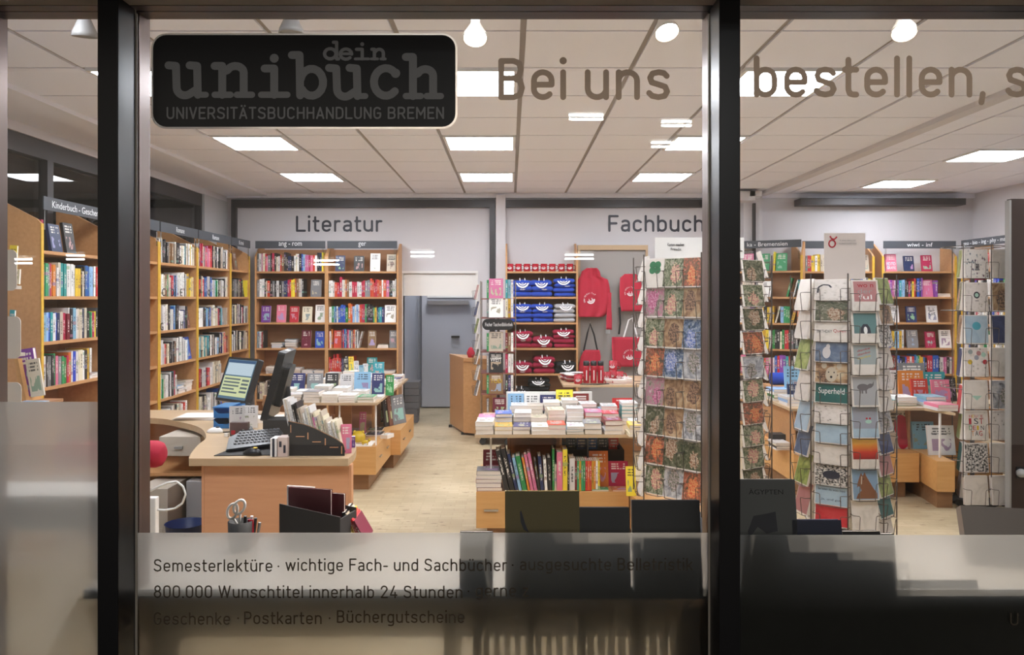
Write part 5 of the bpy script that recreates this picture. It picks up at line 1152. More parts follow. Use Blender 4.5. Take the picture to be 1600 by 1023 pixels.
bm = bmesh.new(); lathe(bm, [(.028, 0), (.03, .01), (.03, .12), (.026, .125)], 16); o = finish('tape_roll_holder', bm, M['beechdark'], None, True, loc=(PX(405, 5.5), 5.68, Z)); tag(o, 'brown round tub behind the lit monitor', 'tub')
o = bx('envelope_stack', -.1, .1, -.08, .08, 0, .03, M['paper'], None, 0, loc=(PX(412, 5.2), 5.3, Z), rot=(0, 0, R(15))); tag(o, 'white envelope stack between the two monitors', 'envelopes')

# ================================================================ MERCHANDISE SHELF
MX0 = PX(790, 9.655)
t = bookcase(TB(MX0), PX(903, 9.655) - MX0, .335, '', 'shelf unit with folded university clothes and red mugs', [], '', '', seed=1, sign_on=False, backtop=1.90); t['group'] = 'merchandise furniture'; del t['group']
def arcs_mesh(r=1.0):
    """concentric open arcs with a stem: the emblem printed on the clothes"""
    bm = bmesh.new()
    for r0, r1 in ((.30, .42), (.54, .68), (.80, 1.0)):
        A = []; n = 16
        for k in range(n + 1):
            a = R(190 + 160 * k / n) if r0 > .35 else R(180 + 180 * k / n)
            A.append((bm.verts.new((r0 * math.cos(a), 0, r0 * math.sin(a))), bm.verts.new((r1 * math.cos(a), 0, r1 * math.sin(a)))))
        for p, q in zip(A, A[1:]): bm.faces.new((p[0], p[1], q[1], q[0]))
    for s_ in (-1, 1):
        bm.faces.new([bm.verts.new(v) for v in ((s_ * .30, 0, 0), (s_ * .42, 0, 0), (s_ * .42, 0, .30), (s_ * .30, 0, .30))])
    me = bpy.data.meshes.new('emblem'); bm.to_mesh(me); bm.free(); me.materials.append(M['print']); return me
EMB = arcs_mesh()
def garment_mesh(w_, d, h, seed):
    rng = random.Random(seed); bm = bmesh.new(); bmesh.ops.create_cube(bm, size=1); bmesh.ops.subdivide_edges(bm, edges=bm.edges[:], cuts=5, use_grid_fill=True)
    for v in bm.verts:
        x, y, z = v.co; rr = 1 - .16 * (abs(2 * z) ** 2.5)
        edge = 1 - .35 * (max(abs(2 * x), abs(2 * y)) ** 6) 
        v.co = Vector((x * w_ * rr + .006 * math.sin(9 * y + seed), y * d * rr, (z + .5) * h * (.72 + .28 * edge) * (1 + .10 * math.sin(7 * x + seed) * math.cos(5 * y + seed * 2))))
    me = bpy.data.meshes.new('folded_garment'); bm.to_mesh(me); bm.free(); me.polygons.foreach_set('use_smooth', [True] * len(me.polygons)); return me
GM = [garment_mesh(.26, .26, .05, s_) for s_ in range(4)]
COLM = {'blue': 'blue', 'dark red': 'maroon', 'grey': 'greycloth', 'black': 'blackcloth'}
def clothes(px, lev, n, col, label_pos, seed=0, th=1.0, sc=1.1):
    y = 9.81; x = PX(px, y); z = lev + .0005
    for k in range(n):
        me = GM[(seed + k) % 4].copy(); me.materials.append(M[COLM[col]])
        hh = .05 * th
        o = link('folded_sweater', me, None, (x, y - .01 * (k % 2), z), (0, 0, R((-5, 4, -2, 6)[(seed + k) % 4])), (sc * .9, 1, th))
        tag(o, '%s folded sweatshirt, %s of the pile %s' % (col, 'top' if k == n - 1 else ordw(k + 1) + ' from bottom', label_pos), 'sweatshirt', 'folded sweatshirts')
        if k == n - 1:
            e = link('emblem', EMB, o, (.0, -.125, .052), (R(-38), 0, 0), (.085, 1, .085 / 1))
            e.location = (.0, -.112, .046)
        elif n - 1 - k == 1:
            e = link('size_tag', bpy.data.meshes['folded_garment'] if 0 else EMB, o, (.02, -.133, .02), (R(0), 0, 0), (.035, 1, .01))
        z += hh * .97
    return
for (lev, rown, items) in ((1, 'second', (('blue', 3, 815), ('blue', 3, 846), ('blue', 4, 881))), (2, 'third', (('blue', 4, 815), ('blue', 4, 847), ('grey', 4, 881))), (3, 'fourth', (('dark red', 3, 815), ('dark red', 2, 847), ('dark red', 4, 880))), (4, 'fifth', (('dark red', 2, 815), ('dark red', 3, 849), ('black', 2, 884))), (5, 'sixth', (('black', 2, 812), ('black', 5, 842)))):
    for j, (c_, n, px) in enumerate(items):
        clothes(px, LV[lev], n, c_, '%s on the %s shelf' % (('left', 'middle', 'right')[j], rown), seed=lev * 3 + j, th=1.0 if n > 4 else (1.15 if n > 3 else 1.4))
def mug_mesh(r=.040, h=.092):
    bm = bmesh.new(); lathe(bm, [(r * .93, 0), (r, .006), (r, h), (r * .92, h), (r * .90, .008), (.001, .008)], 18, cap=False)
    tube(bm, [(r - .004, 0, h * .82), (r + .022, 0, h * .8), (r + .032, 0, h * .5), (r + .022, 0, h * .22), (r - .004, 0, h * .18)], .006, 6); return bm
def mug(x, y, z, label, grp, rz=0, sc=1):
    o = finish('mug', mug_mesh(), M['redgloss'], None, True, loc=(x, y, z), rot=(0, 0, R(rz))); o.scale = (sc,) * 3; tag(o, label, 'mug', grp)
    e = link('emblem', EMB, o, (-.006, -.0425, .05), (0, 0, 0), (.026, 1, .026)); return o
for k in range(8): mug(PX(797 + 13.2 * k + (k > 5) * 1.2, 9.72), 9.72, LV[0] + .0005, 'red mug with white emblem, %s from left on the top shelf' % ordw(k + 1), 'red mugs on the top shelf')
# grey panel with wooden frame
t = empty('pinboard', (PX(953, 9.82), 9.82, 0)); tag(t, 'grey display panel in a wooden frame, bags hang on it', 'pinboard')
a0, a1 = PX(902.5, 9.82) - PX(953, 9.82), PX(1012, 9.82) - PX(953, 9.82); zt = PZ(383, 9.82)
bx('panel', a0 + .03, a1 - .03, 0, .03, .3, zt - .06, M['pegboard'], t)
for (x0_, x1_, z0_, z1_) in ((a0, a0 + .03, 0, zt), (a1 - .03, a1, 0, zt), (a0 + .03, a1 - .03, zt - .06, zt)): bx('frame_post', x0_, x1_, -.03, .05, z0_, z1_, mat('frame_wood', (.42, .29, .17), .5), t)
# hanging bags
def cloth_obj(name, outline, yb, m, label, cat, thick_=.02, fold=.02, nf=3, seed=0, px=True, parent=None):
    """outline: rows (z-pixel, left px, right px) from the top; a soft sheet with folds"""
    bm = bmesh.new(); NC = 16; rows = []
    R_ = []
    for (p, q) in zip(outline, outline[1:]):
        for k in range(3):
            u = k / 3; R_.append(tuple(p[i] + (q[i] - p[i]) * u for i in range(3)))
    R_.append(outline[-1])
    for side in (0, 1):
        g = []
        for (zz, l, r_) in R_:
            row = []
            for c_ in range(NC + 1):
                u = c_ / NC; px_ = l + (r_ - l) * u
                bul = math.sin(math.pi * u) ** .5 * thick_ / 2
                f = fold * .5 * math.sin(u * nf * 2 * math.pi + seed + zz * .02) * (.4 + .6 * u)
                y = yb - thick_ + (f * 1 - (bul if side == 0 else -bul))
                row.append(bm.verts.new((PX(px_, yb), min(y, yb), PZ(zz, yb))))
            g.append(row)
        for r0, r1 in zip(g, g[1:]):
            for c_ in range(NC): bm.faces.new((r0[c_], r0[c_ + 1], r1[c_ + 1], r1[c_]))
        rows.append(g)
    for e0, e1 in ((0, 0), (-1, -1)):
        for c_ in range(NC): bm.faces.new((rows[0][e0][c_], rows[0][e0][c_ + 1], rows[1][e1][c_ + 1], rows[1][e1][c_]))
    for c_ in (0, NC):
        for i in range(len(rows[0]) - 1): bm.faces.new((rows[0][i][c_], rows[0][i + 1][c_], rows[1][i + 1][c_], rows[1][i][c_]))
    o = finish(name, bm, m, parent, True)
    if label: tag(o, label, cat)
    return o
def emblem(par, px, py, y, rpx, rot=0, txt=True):
    r_ = rpx * y / F
    e = link('emblem', EMB, par, (PX(px, y), y, PZ(py, y)), (0, R(rot), 0), (r_, 1, r_))
    if txt:
        s = 'UNIVERSITÄT'; n = len(s)
        for i, ch in enumerate(s):
            a = R(200 - 150 * i / (n - 1)) ; rr = r_ * 1.38; x, z = math.cos(a) * rr, math.sin(a) * rr
            lt = text('print_letter', ch, None, r_ * .36, M['print'], None, (0, 0, 0), ext=.0003); lt.parent = par
            lt.matrix_local = Matrix.Translation((PX(px, y) + x, y, PZ(py, y) + z)) @ Matrix.Rotation(-(a - R(90)), 4, 'Y') @ Matrix.Rotation(R(90), 4, 'X') @ Matrix.Translation((-r_ * .13, 0, 0))
YB_ = 9.78
jk = cloth_obj('hooded_jacket', [(419, 916, 932), (424, 908, 936), (432, 906, 938), (437, 902, 949), (450, 902, 952), (470, 901, 954), (488, 902, 950), (495, 904, 942)], YB_, M['red'], 'red hooded sweatshirt hanging on the grey panel', 'sweatshirt', .07, .05, 2.5, 1)
emblem(jk, 923, 468, YB_ - .125, 6.5, -20)
ln = cloth_obj('lanyard', [(457, 949, 955), (480, 948, 955), (500, 947, 956), (515, 947, 956)], YB_ - .08, M['red'], 'narrow red lanyards with white print hanging beside the hooded sweatshirt', 'lanyard', .015, .01, 1, 2)
bx('clasp', PX(947, 9.6), PX(954, 9.6), 9.64, 9.655, PZ(521, 9.6), PZ(515, 9.6), M['steel'], ln)
vb = cloth_obj('drawstring_bag', [(428, 975, 992), (434, 968, 1000), (455, 967, 1002), (475, 968, 1003), (486, 970, 1003)], YB_, M['red'], 'dark red drawstring bag hanging at the right of the grey panel', 'bag', .05, .02, 2, 3)
emblem(vb, 985, 457, YB_ - .09, 5.5); 
bm = bmesh.new(); tube(bm, [(PX(968, 9.75), 9.75, PZ(480, 9.75)), (PX(969, 9.75), 9.74, PZ(505, 9.75)), (PX(967, 9.75), 9.74, PZ(522, 9.75))], .012, 6); finish('strap', bm, M['blackcloth'], vb)
tb = cloth_obj('shoulder_bag', [(546, 912, 936), (556, 907, 938), (570, 904, 937), (580, 903, 937)], YB_, M['red'], 'red shoulder bag on a long black strap hanging on grey panel', 'bag', .06, .02, 2, 4)
bm = bmesh.new(); tube(bm, [(PX(912, 9.72), 9.72, PZ(548, 9.72)), (PX(918, 9.72), 9.72, PZ(520, 9.72)), (PX(922, 9.72), 9.72, PZ(506, 9.72)), (PX(928, 9.72), 9.72, PZ(522, 9.72)), (PX(934, 9.72), 9.72, PZ(550, 9.72))], .011, 6); finish('strap', bm, M['blackcloth'], tb)
emblem(tb, 920, 574, YB_ - .10, 5)
sb = cloth_obj('tote_bag', [(526, 955, 998), (540, 955, 1000), (560, 956, 1001), (572, 960, 1001)], YB_, M['red'], 'red tote bag with white striped handles hanging on the panel', 'bag', .06, .02, 2, 5)
emblem(sb, 984, 556, YB_ - .10, 6)
bm = bmesh.new(); tube(bm, [(PX(974, 9.72), 9.72, PZ(528, 9.72)), (PX(982, 9.72), 9.71, PZ(500, 9.72)), (PX(988, 9.72), 9.71, PZ(496, 9.72)), (PX(996, 9.72), 9.72, PZ(528, 9.72))], .010, 6); finish('handle', bm, M['print'], sb)
for (px_, py_) in ((922, 504), (920, 420), (985, 426), (988, 494)):
    bm = bmesh.new(); tube(bm, [(PX(px_, 9.74), 9.819, PZ(py_, 9.74)), (PX(px_, 9.74), 9.70, PZ(py_, 9.74)), (PX(px_, 9.74), 9.69, PZ(py_ - 2, 9.74))], .004, 6); finish('hook', bm, M['steel'], t, loc=(-t.location.x, -t.location.y, 0))
# merchandise table
t = island('merchandise_table', 'beech table with red mugs and bottles in front of the grey panel', [(PX(880, 7.8), 7.8), (1.75, 7.8), (1.75, 8.75), (PX(872, 8.75), 8.75)], [], [(.60, .62, 8.0, 8.6, M['beech']), (1.6, 1.62, 8.0, 8.6, M['beech']), (.62, 1.6, 8.3, 8.32, M['beechdark'])], zt=.745)
for u_ in t.children:
    if u_.name.startswith('upright'): u_.location.z = -.366; u_.scale.z = 1.0
for i, (px, y) in enumerate(((886, 8.3), (893, 8.15), (902, 8.4))):
    for k in range(4):
        bm = bmesh.new(); lathe(bm, [(.055, 0), (.075, .016), (.078, .018), (.054, .003), (.001, .003)], 18); o = finish('red_bowl', bm, M['redgloss'] if k % 2 == 0 else M['print'], None, True, loc=(PX(px, y), y, .7455 + k * .018)); tag(o, '%s shallow bowl, %s in the %s stack from left on merchandise table' % (('red', 'white')[k % 2], ordw(k + 1), ordw(i + 1)), 'bowl', 'stacked bowls on the merchandise table')
mug(PX(903, 7.95), 7.93, .7455, 'red mug standing at the front left of merchandise table', None)
for i, px in enumerate((916, 927.5, 938.5)):
    bm = bmesh.new(); lathe(bm, [(.030, 0), (.032, .01), (.032, .16), (.028, .175)], 18); o = finish('thermos_bottle', bm, M['redgloss'], None, True, loc=(PX(px, 8.0), 8.0, .7455)); tag(o, 'red thermos bottle with black cap, %s from left' % ordw(i + 1), 'bottle', 'thermos bottles on the merchandise table')
    bm = bmesh.new(); lathe(bm, [(.030, .1755), (.031, .18), (.031, .215), (.024, .222)], 18); finish('cap', bm, M['black'], o, True)
    bx('white_stripe', -.004, .004, -.034, -.0322, .03, .13, M['print'], o)
for i in range(6):
    bm = bmesh.new(); tube(bm, [(-.07, 0, 0), (.07, 0, 0)], .005, 6); o = finish('pen', bm, M['black'], None, loc=(PX(917 + 5 * i, 7.85), 7.84 + .002 * i, .751), rot=(0, 0, R(5 * i))); tag(o, 'dark pen lying before the bottles, %s from left' % ordw(i + 1), 'pen', 'pens on the merchandise table')
for i, (px, y, n) in enumerate(((958, 8.35, 2), (949, 8.2, 1), (968, 8.25, 1))):
    for k in range(n): mug(PX(px, y), y, .7455 + .094 * k, '%s red mug behind the bottles, %s from left' % (('lower', 'upper')[k], ordw(i + 1)), 'stacked red mugs behind the bottles', rz=-10, sc=1.1 if n == 2 else 1)
for i, (px, y, c) in enumerate(((952, 7.95, 'r'), (963, 7.9, 'w'), (972, 7.95, 'r'), (981, 8.0, 'r'), (977, 8.2, 'w'))):
    pile('notebook', PX(px, y), y - .05, .7455, 3, c + 'rw', .08, .12, .014, '%s pile of notebooks, merchandise table' % ordw(i + 1), 'notebooks on the merchandise table', seed=15)
# wood counter in front of the doorway
t = empty('service_desk', (-.62, 9.3, 0)); tag(t, 'tall beech service desk beside the rear doorway', 'desk')
bm = bmesh.new(); pr = [(PX(724, 9.3), 9.3), (PX(768, 9.1), 9.1), (PX(775, 9.5), 9.55), (PX(703, 9.97), 9.97)]; pr = [(p[0] + .62, p[1] - 9.3) for p in pr]
prism(bm, pr, .03, .86, 'z'); finish('body', bm, M['beech'], t)
bm = bmesh.new(); prism(bm, [(p[0] * 1.04, p[1] * 1.0 - (.0 if p[1] > .3 else .02)) for p in pr], .8605, .90, 'z'); finish('worktop', bm, M['beech'], t)
for p in pr: bx('foot', p[0] * .9 - .02, p[0] * .9 + .02, p[1] * .8 + .02, p[1] * .8 + .06, 0, .0295, M['black'], t)
bm = bmesh.new(); lathe(bm, [(.03, 0), (.05, .05), (.03, .1), (.012, .12)], 14); o = finish('red_desk_lamp_head', bm, M['red'], None, True, loc=(-.46, 9.35, .9005)); o.name = 'red_vase'; tag(o, 'small red object on the tall service desk', 'vase')
# stacked boxes in the doorway
for k in range(6):
    o = on('storage_box', PX(630, 10.3) + .012, PX(656, 10.3) - (.0 if k > 1 else .02), 10.2, 10.45, .002 + k * .088, .085 + k * .088, mat('boxgrey', (.13, .13, .14), .7) if k == 0 else bpy.data.materials['boxgrey'], 'grey flat carton, %s from bottom in the rear doorway' % ordw(k + 1), 'box', .003, rz=(-1) ** k); o['group'] = 'cartons in the doorway'
# ================================================================ CARD SPINNERS
def card_mesh(pic, inset=.045, topcrop=0.0):
    def f(bm):
        box(bm, -.5, .5, .1, 1, 0, 1, 1); box(bm, -.5 + inset, .5 - inset, 0, .1, inset + topcrop, 1 - inset, 0)
    return _bm_mesh('greeting_card', f, [PICS[pic], M['paper']])
_cm = {}
def cmesh(pic, inset, crop=0.0):
    k = (pic, inset, crop)
    if k not in _cm: _cm[k] = card_mesh(pic, inset, crop)
    return _cm[k]
def pocket_mesh(w_, h, r=.0022):
    bm = bmesh.new()
    for s in (-1, 1):
        tube(bm, [(s * w_ * .30, -.004, -.004), (s * w_ * .30, -.014, h * .50), (s * w_ * .33, -.014, h * .54), (s * w_ * .53, -.006, h * .55), (s * w_ * .53, .03, h * .55)], r, 4)
    tube(bm, [(-w_ * .53, .022, 0), (-w_ * .3, -.004, -.004), (w_ * .3, -.004, -.004), (w_ * .53, .022, 0)], r, 4)
    me = bpy.data.meshes.new('wire_pocket'); bm.to_mesh(me); bm.free(); me.materials.append(M['wire']); return me
CARD_N = [0]
def face(root, P0, P1, cols, ztops, cw, ch, pics, where, group, cat='card', name='greeting_card', inset=.045, lean=9, thick_=.012, pockets=True, dz=None, yaws=0):
    """pics[row][col] -> picture key; ztops[row] = top of that row of cards"""
    P0 = Vector((*P0, 0)); P1 = Vector((*P1, 0)); d = P1 - P0; Lw = d.length; th = math.atan2(d.y, d.x)
    T_ = Matrix.Translation(P0) @ Matrix.Rotation(th, 4, 'Z'); step = Lw / cols
    pm = pocket_mesh(cw, ch) if pockets else None
    inv = root.matrix_world.inverted(); out = {}
    for r_, zt_ in enumerate(ztops):
        zb = zt_ - ch * math.cos(R(lean))
        for c_ in range(cols):
            pk = pics[r_][c_] if isinstance(pics[r_], (list, tuple)) else pics[r_]
            x = step * (c_ + .5)
            if pm is not None:
                p = bpy.data.objects.new('wire_pocket', pm); COL.objects.link(p); p.parent = root
                p.matrix_local = inv @ T_ @ Matrix.Translation((x, -.006, zb))
            if pk is None: continue
            pos = '%s row' % ordw(r_ + 1)
            if cols > 1: pos = '%s row, %s column' % (ordw(r_ + 1), ('left', 'middle', 'right')[c_] if cols == 3 else ('left', 'right')[c_])
            o = place(name, cmesh(pk, inset), T_, (x, .0, zb), RX(-lean) @ RZ(yaws), (cw, thick_, ch), '%s card, %s %s' % (pk, pos, where), cat, group)
            out[(r_, c_)] = o
    return out
def rack_frame(root, cx, cyy, rad, z0, z1, base_r, n=8, basez=None, rings=None, pole=.016, whitecore=None):
    def add(name, bm, m):
        for v in bm.verts: v.co.x -= root.location.x; v.co.y -= root.location.y; v.co.z -= root.location.z
        return finish(name, bm, m, root)
    bz = basez if basez is not None else 0
    bm = bmesh.new(); tube(bm, [(cx, cyy, bz + .02), (cx, cyy, z1)], pole, 10); add('pole', bm, M['wire'])
    bm = bmesh.new(); lathe(bm, [(base_r, bz + .003), (base_r, bz + .02), (base_r * .9, bz + .026), (.03, bz + .03), (.03, bz + .06)], 24, c=(cx, cyy, 0)); add('base', bm, M['blackmat'])
    for zz in (rings or (z0, (z0 + z1) / 2, z1)):
        bm = bmesh.new(); tube(bm, [(cx + rad * math.cos(2 * math.pi * k / 16), cyy + rad * math.sin(2 * math.pi * k / 16), zz) for k in range(16)], .003, 5, True)
        for k in range(0, 16, 4):
            a = 2 * math.pi * k / 16; tube(bm, [(cx, cyy, zz), (cx + rad * math.cos(a), cyy + rad * math.sin(a), zz)], .003, 5)
        add('wire_ring', bm, M['wire'])
    if whitecore:
        bm = bmesh.new(); r_ = whitecore
        prism(bm, [(cx + r_ * math.cos(R(22.5 + 45 * k)), cyy + r_ * math.sin(R(22.5 + 45 * k))) for k in range(8)], z0, z1, 'z'); add('core_panel', bm, M['white'])
def upright_wires(root, pts, z0, z1):
    for (x, y) in pts:
        bm = bmesh.new(); tube(bm, [(x - root.location.x, y - root.location.y, z0 - root.location.z), (x - root.location.x, y - root.location.y, z1 - root.location.z)], .0038, 5); finish('upright_wire', bm, M['wire'], root)
# --- spinner A: behind and left of the right mullion
def at_px(px, y): return (PX(px, y), y)
cA = (1.10, 4.30)
sA = empty('card_spinner', (cA[0], cA[1], .369)); tag(sA, 'tall wire card spinner full of flower postcards, standing behind the right mullion', 'card rack', 'revolving card racks'); bpy.context.view_layer.update()
A0, A1 = at_px(1006, 4.18), at_px(1096, 3.93); A2 = (PX(1206, 4.25), 4.25)
rowsA = [PZ(p, 4.05) for p in (402, 449, 497, 544, 590, 637, 684, 732)]
GN, WD, AN, PK, BL, RB, WT, PP, CP = 'green garden photo', 'dark woodland photo', 'brown animal photo', 'pink blossom photo', 'blue flower photo', 'red berry photo', 'grey winter photo', 'pale patterned', 'cream plain'
pA = [['pale patterned', GN, RB], [PK, GN, AN], [GN, AN, BL], [RB, BL, WT], [PK, AN, AN], [WD, AN, WT], [RB, WD, WD], [GN, WT, RB]]
pA[0][0] = CP
oA = face(sA, A0, A1, 3, rowsA, .122, .153, pA, 'of the flower card spinner', 'flower postcards on the front of the spinner behind the mullion', inset=.03)
# green clover on the first card
bm = bmesh.new()
for k in range(4):
    a = R(45 + 90 * k); vs = [bm.verts.new((.18 * math.cos(a) + .17 * math.cos(t_), -.03, .16 * math.sin(a) * .8 + .13 * math.sin(t_))) for t_ in [2 * math.pi * q / 12 for q in range(12)]]; bm.faces.new(vs)
finish('clover_print', bm, mat('clover', (.02, .16, .06), .5), oA[(0, 0)], loc=(.02, 0, .68))
rowsA2 = [PZ(p, 4.05) for p in (404, 444, 482, 520, 559, 597, 633, 668, 704, 740)]
pA2 = [[RB, WD], [WD, GN], [WD, WD], ['scarlet', RB], [AN, WT], [WD, GN], ['red berry photo', RB], [WD, GN], ['olive green', GN], [RB, WD]]
face(sA, A1, A2, 2, rowsA2, .165, .115, pA2, 'of the spinner side right of the mullion', 'landscape postcards on the right side of the spinner behind the mullion', inset=.02)
A3 = (PX(1192, 4.62), 4.62)
face(sA, A2, A3, 1, [PZ(p, 4.4) for p in (392, 430, 472, 511, 552, 592, 632, 676, 712)], .13, .15, [[GN], [WT], [AN], [CP], [WD], [GN], [CP], [PP], [GN]], 'on the far right side of the flower card spinner', 'postcards on the far right side of the flower spinner', inset=.02, lean=16)
AL = (PX(990, 4.5), 4.5)
face(sA, AL, A0, 1, [PZ(p, 4.3) for p in (400, 436, 472, 508, 546, 582, 620, 656, 694, 734)], .13, .14, [[CP]] * 10, 'on the far left side of the flower card spinner', 'white backed cards on the far left side of the flower spinner', inset=.5 * .02, lean=16)
rack_frame(sA, cA[0], cA[1], .20, PZ(770, 4.3), PZ(395, 4.3), .22, basez=.369)
upright_wires(sA, [A0, A1, A2, AL], .52, rowsA[0] + .02)
hb = bx('header_board', PX(1028, 4.05) - sA.location.x, PX(1170, 4.05) - sA.location.x, -.17, -.164, PZ(402, 4.05) - .369, PZ(369, 4.05) - .369, M['white'], sA)
Tx = lambda s, x0, x1, y0, y1, yy, m, par, inv: None
def ptext(s, x0, x1, y0, y1, yy, m, par):
    """upright lettering facing the street, as a child of par"""
    o = text('lettering', s, PX(x1, yy) - PX(x0, yy), PZ(y0, yy) - PZ(y1, yy), m, None, (PX(x0, yy), yy, PZ(y1, yy)), ext=.0004)
    bpy.context.view_layer.update(); mw = o.matrix_world.copy(); o.parent = par; o.matrix_parent_inverse = par.matrix_world.inverted(); return o
ptext('Karten machen', 1043, 1069, 379.5, 384.5, 4.127, M['walltext'], sA); ptext('Freude', 1048, 1064, 387, 391, 4.127, M['walltext'], sA)
# --- spinner B: right of the mullion
cB = (1.90, 4.55)
sB = empty('card_spinner', (cB[0], cB[1], 0)); tag(sB, 'wire card spinner with white core and tall white header board, in the right pane', 'card rack', 'revolving card racks'); bpy.context.view_layer.update()
def octa(c, r_, phi, w_):
    n = (math.sin(R(phi)), -math.cos(R(phi))); t_ = (math.cos(R(phi)), math.sin(R(phi)))
    m = (c[0] + n[0] * r_, c[1] + n[1] * r_); return ((m[0] - t_[0] * w_ / 2, m[1] - t_[1] * w_ / 2), (m[0] + t_[0] * w_ / 2, m[1] + t_[1] * w_ / 2))
a, b_ = octa(cB, .27, -36, .20)
BW, TL_, NV, SL, SC, PB, OL, SS, RO = 'black and white', 'dark teal', 'navy', 'slate blue', 'scarlet', 'pale blue', 'olive green', 'sunset', 'dusky rose'
rB1 = [PZ(p, 4.33) for p in (436, 469, 501, 533, 566, 597, 629, 660, 693, 726, 757, 789)]
oB = face(sB, a, b_, 1, rB1, .178, .115, [[PP], [WD], [CP], [SL], [AN], [TL_], [PP], [PB], [CP], [BW], [PB], [SC]], 'of the left front column, spinner with tall header', 'landscape cards on the spinner with the tall header', inset=.03)
def cardtext(o, s, x0, x1, z0, z1, m): return text('lettering', s, x1 - x0, z1 - z0, m, o, (x0 - .5, -.03, z0), ext=.02)
cardtext(oB[(5, 0)], 'Superheld', .12, .88, .35, .72, M['print']); cardtext(oB[(2, 0)], 'BIRTHDAY', .08, .52, .42, .56, M['walltext']); cardtext(oB[(2, 0)], 'Queen', .56, .92, .42, .60, M['redgloss'])
cardtext(oB[(10, 0)], 'Ja, und gut.', .2, .8, .2, .32, M['walltext']); cardtext(oB[(10, 0)], 'Sie haben das letzte Stück', .1, .9, .68, .78, M['walltext'])
def blob(par, cx, cz, rx, rz_, m, name='printed_oval', y=-.03, a=0):
    bm = bmesh.new(); vs = []
    for k in range(18):
        t_ = 2 * math.pi * k / 18; p, q = rx * math.cos(t_), rz_ * math.sin(t_); vs.append(bm.verts.new((cx - .5 + p * math.cos(a) - q * math.sin(a), y, cz + p * math.sin(a) + q * math.cos(a))))
    bm.faces.new(vs); return finish(name, bm, m, par)
def poly(par, pts, m, name, y=-.03):
    bm = bmesh.new(); bm.faces.new([bm.verts.new((p[0] - .5, y, p[1])) for p in pts]); return finish(name, bm, m, par)
FUR = mat('print_fur', (.50, .42, .32), .6); HORSE = mat('print_horse', (.20, .08, .035), .6); INK = M['walltext']; MINT = mat('print_mint', (.35, .55, .45), .6)
blob(oB[(9, 0)], .5, .5, .26, .2, M['walltext'])
blob(oB[(4, 0)], .5, .42, .17, .36, FUR, 'bear_head'); blob(oB[(4, 0)], .28, .82, .08, .14, FUR, 'bear_ear', -.031); blob(oB[(4, 0)], .72, .82, .08, .14, FUR, 'bear_ear', -.031)
blob(oB[(4, 0)], .5, .3, .035, .06, M['black'], 'nose', -.04); blob(oB[(4, 0)], .42, .52, .02, .035, M['black'], 'eye', -.04); blob(oB[(4, 0)], .58, .52, .02, .035, M['black'], 'eye', -.04)
blob(oB[(3, 0)], .36, .45, .12, .28, mat('print_figure', (.55, .52, .52), .6), 'figure_print'); blob(oB[(3, 0)], .40, .74, .06, .12, bpy.data.materials['print_figure'], 'figure_head', -.031)
def stroke3(par, pts, hw, m, name, y=-.03):
    bm = bmesh.new()
    for (a_, c_) in zip(pts, pts[1:]):
        dx, dz = c_[0] - a_[0], c_[1] - a_[1]; l_ = math.hypot(dx, dz) or 1; nx, nz = -dz / l_ * hw, dx / l_ * hw
        bm.faces.new([bm.verts.new((q[0] - .5, y, q[1])) for q in ((a_[0] + nx, a_[1] + nz), (c_[0] + nx, c_[1] + nz), (c_[0] - nx, c_[1] - nz), (a_[0] - nx, a_[1] - nz))])
    return finish(name, bm, m, par)
stroke3(oB[(0, 0)], [(.1, .35), (.12, .62), (.25, .74), (.42, .72), (.5, .6)], .03, INK, 'arch_print')
a, b_ = octa(cB, .275, 2, .17)
rB2 = [PZ(p, 4.275) for p in (437, 487, 537, 587, 636, 684, 733, 783)]
oB2 = face(sB, a, b_, 1, rB2, .145, .168, [[CP], [CP], [CP], [CP], [PB], [CP], [PB], ['cream plain']], 'of the middle column, spinner with tall header', 'upright cards on the spinner with the tall header', inset=.02)
def plate(o, x0, x1, z0, z1, pic_m, name='printed_picture'): return poly(o, [(x0, z0), (x1, z0), (x1, z1), (x0, z1)], pic_m, name, -.012)
plate(oB2[(0, 0)], .07, .93, .30, .95, mat('print_rose', (.42, .18, .18), .6)); plate(oB2[(1, 0)], .07, .93, .30, .95, mat('print_petrol', (.10, .20, .20), .6)); plate(oB2[(2, 0)], .07, .93, .33, .95, mat('print_greyblue', (.30, .34, .34), .6))
for s, z_, m_ in (('wo', .78, 'r'), ('n', .78, 'k'), ('der', .58, 'g'), ('ful', .38, 'w')):
    pass
text('lettering', 'wo n', .6, .10, M['redgloss'], oB2[(0, 0)], (-.28, -.03, .76), ext=.01); text('lettering', 'der', .55, .15, M['grey'], oB2[(0, 0)], (-.28, -.03, .56), ext=.01); text('lettering', 'ful', .5, .15, M['white'], oB2[(0, 0)], (-.26, -.03, .37), ext=.01)
poly(oB2[(1, 0)], [(.30, .30), (.33, .48), (.42, .60), (.58, .60), (.67, .48), (.70, .30)], INK, 'arch_print', -.03); blob(oB2[(1, 0)], .5, .40, .07, .12, M['print'], 'small_figure', -.05)
for s_, z_, m_ in (('danke', .72, 'redgloss'), ('danke', .60, 'redgloss'), ('danke', .48, 'yellow')): text('lettering', s_, .5, .07, M[m_], oB2[(2, 0)], (-.28, -.03, z_), (R(90), R(-12), 0), ext=.01)
rh = mat('print_rhino', (.12, .11, .12), .6); plate(oB2[(3, 0)], .05, .95, .05, .95, mat('print_pale', (.36, .36, .37), .6)); blob(oB2[(3, 0)], .42, .62, .22, .11, rh, 'rhino_body', -.03); blob(oB2[(3, 0)], .68, .66, .12, .07, rh, 'rhino_head', -.031, .3); poly(oB2[(3, 0)], [(.76, .7), (.84, .82), (.82, .66)], rh, 'rhino_horn', -.03)
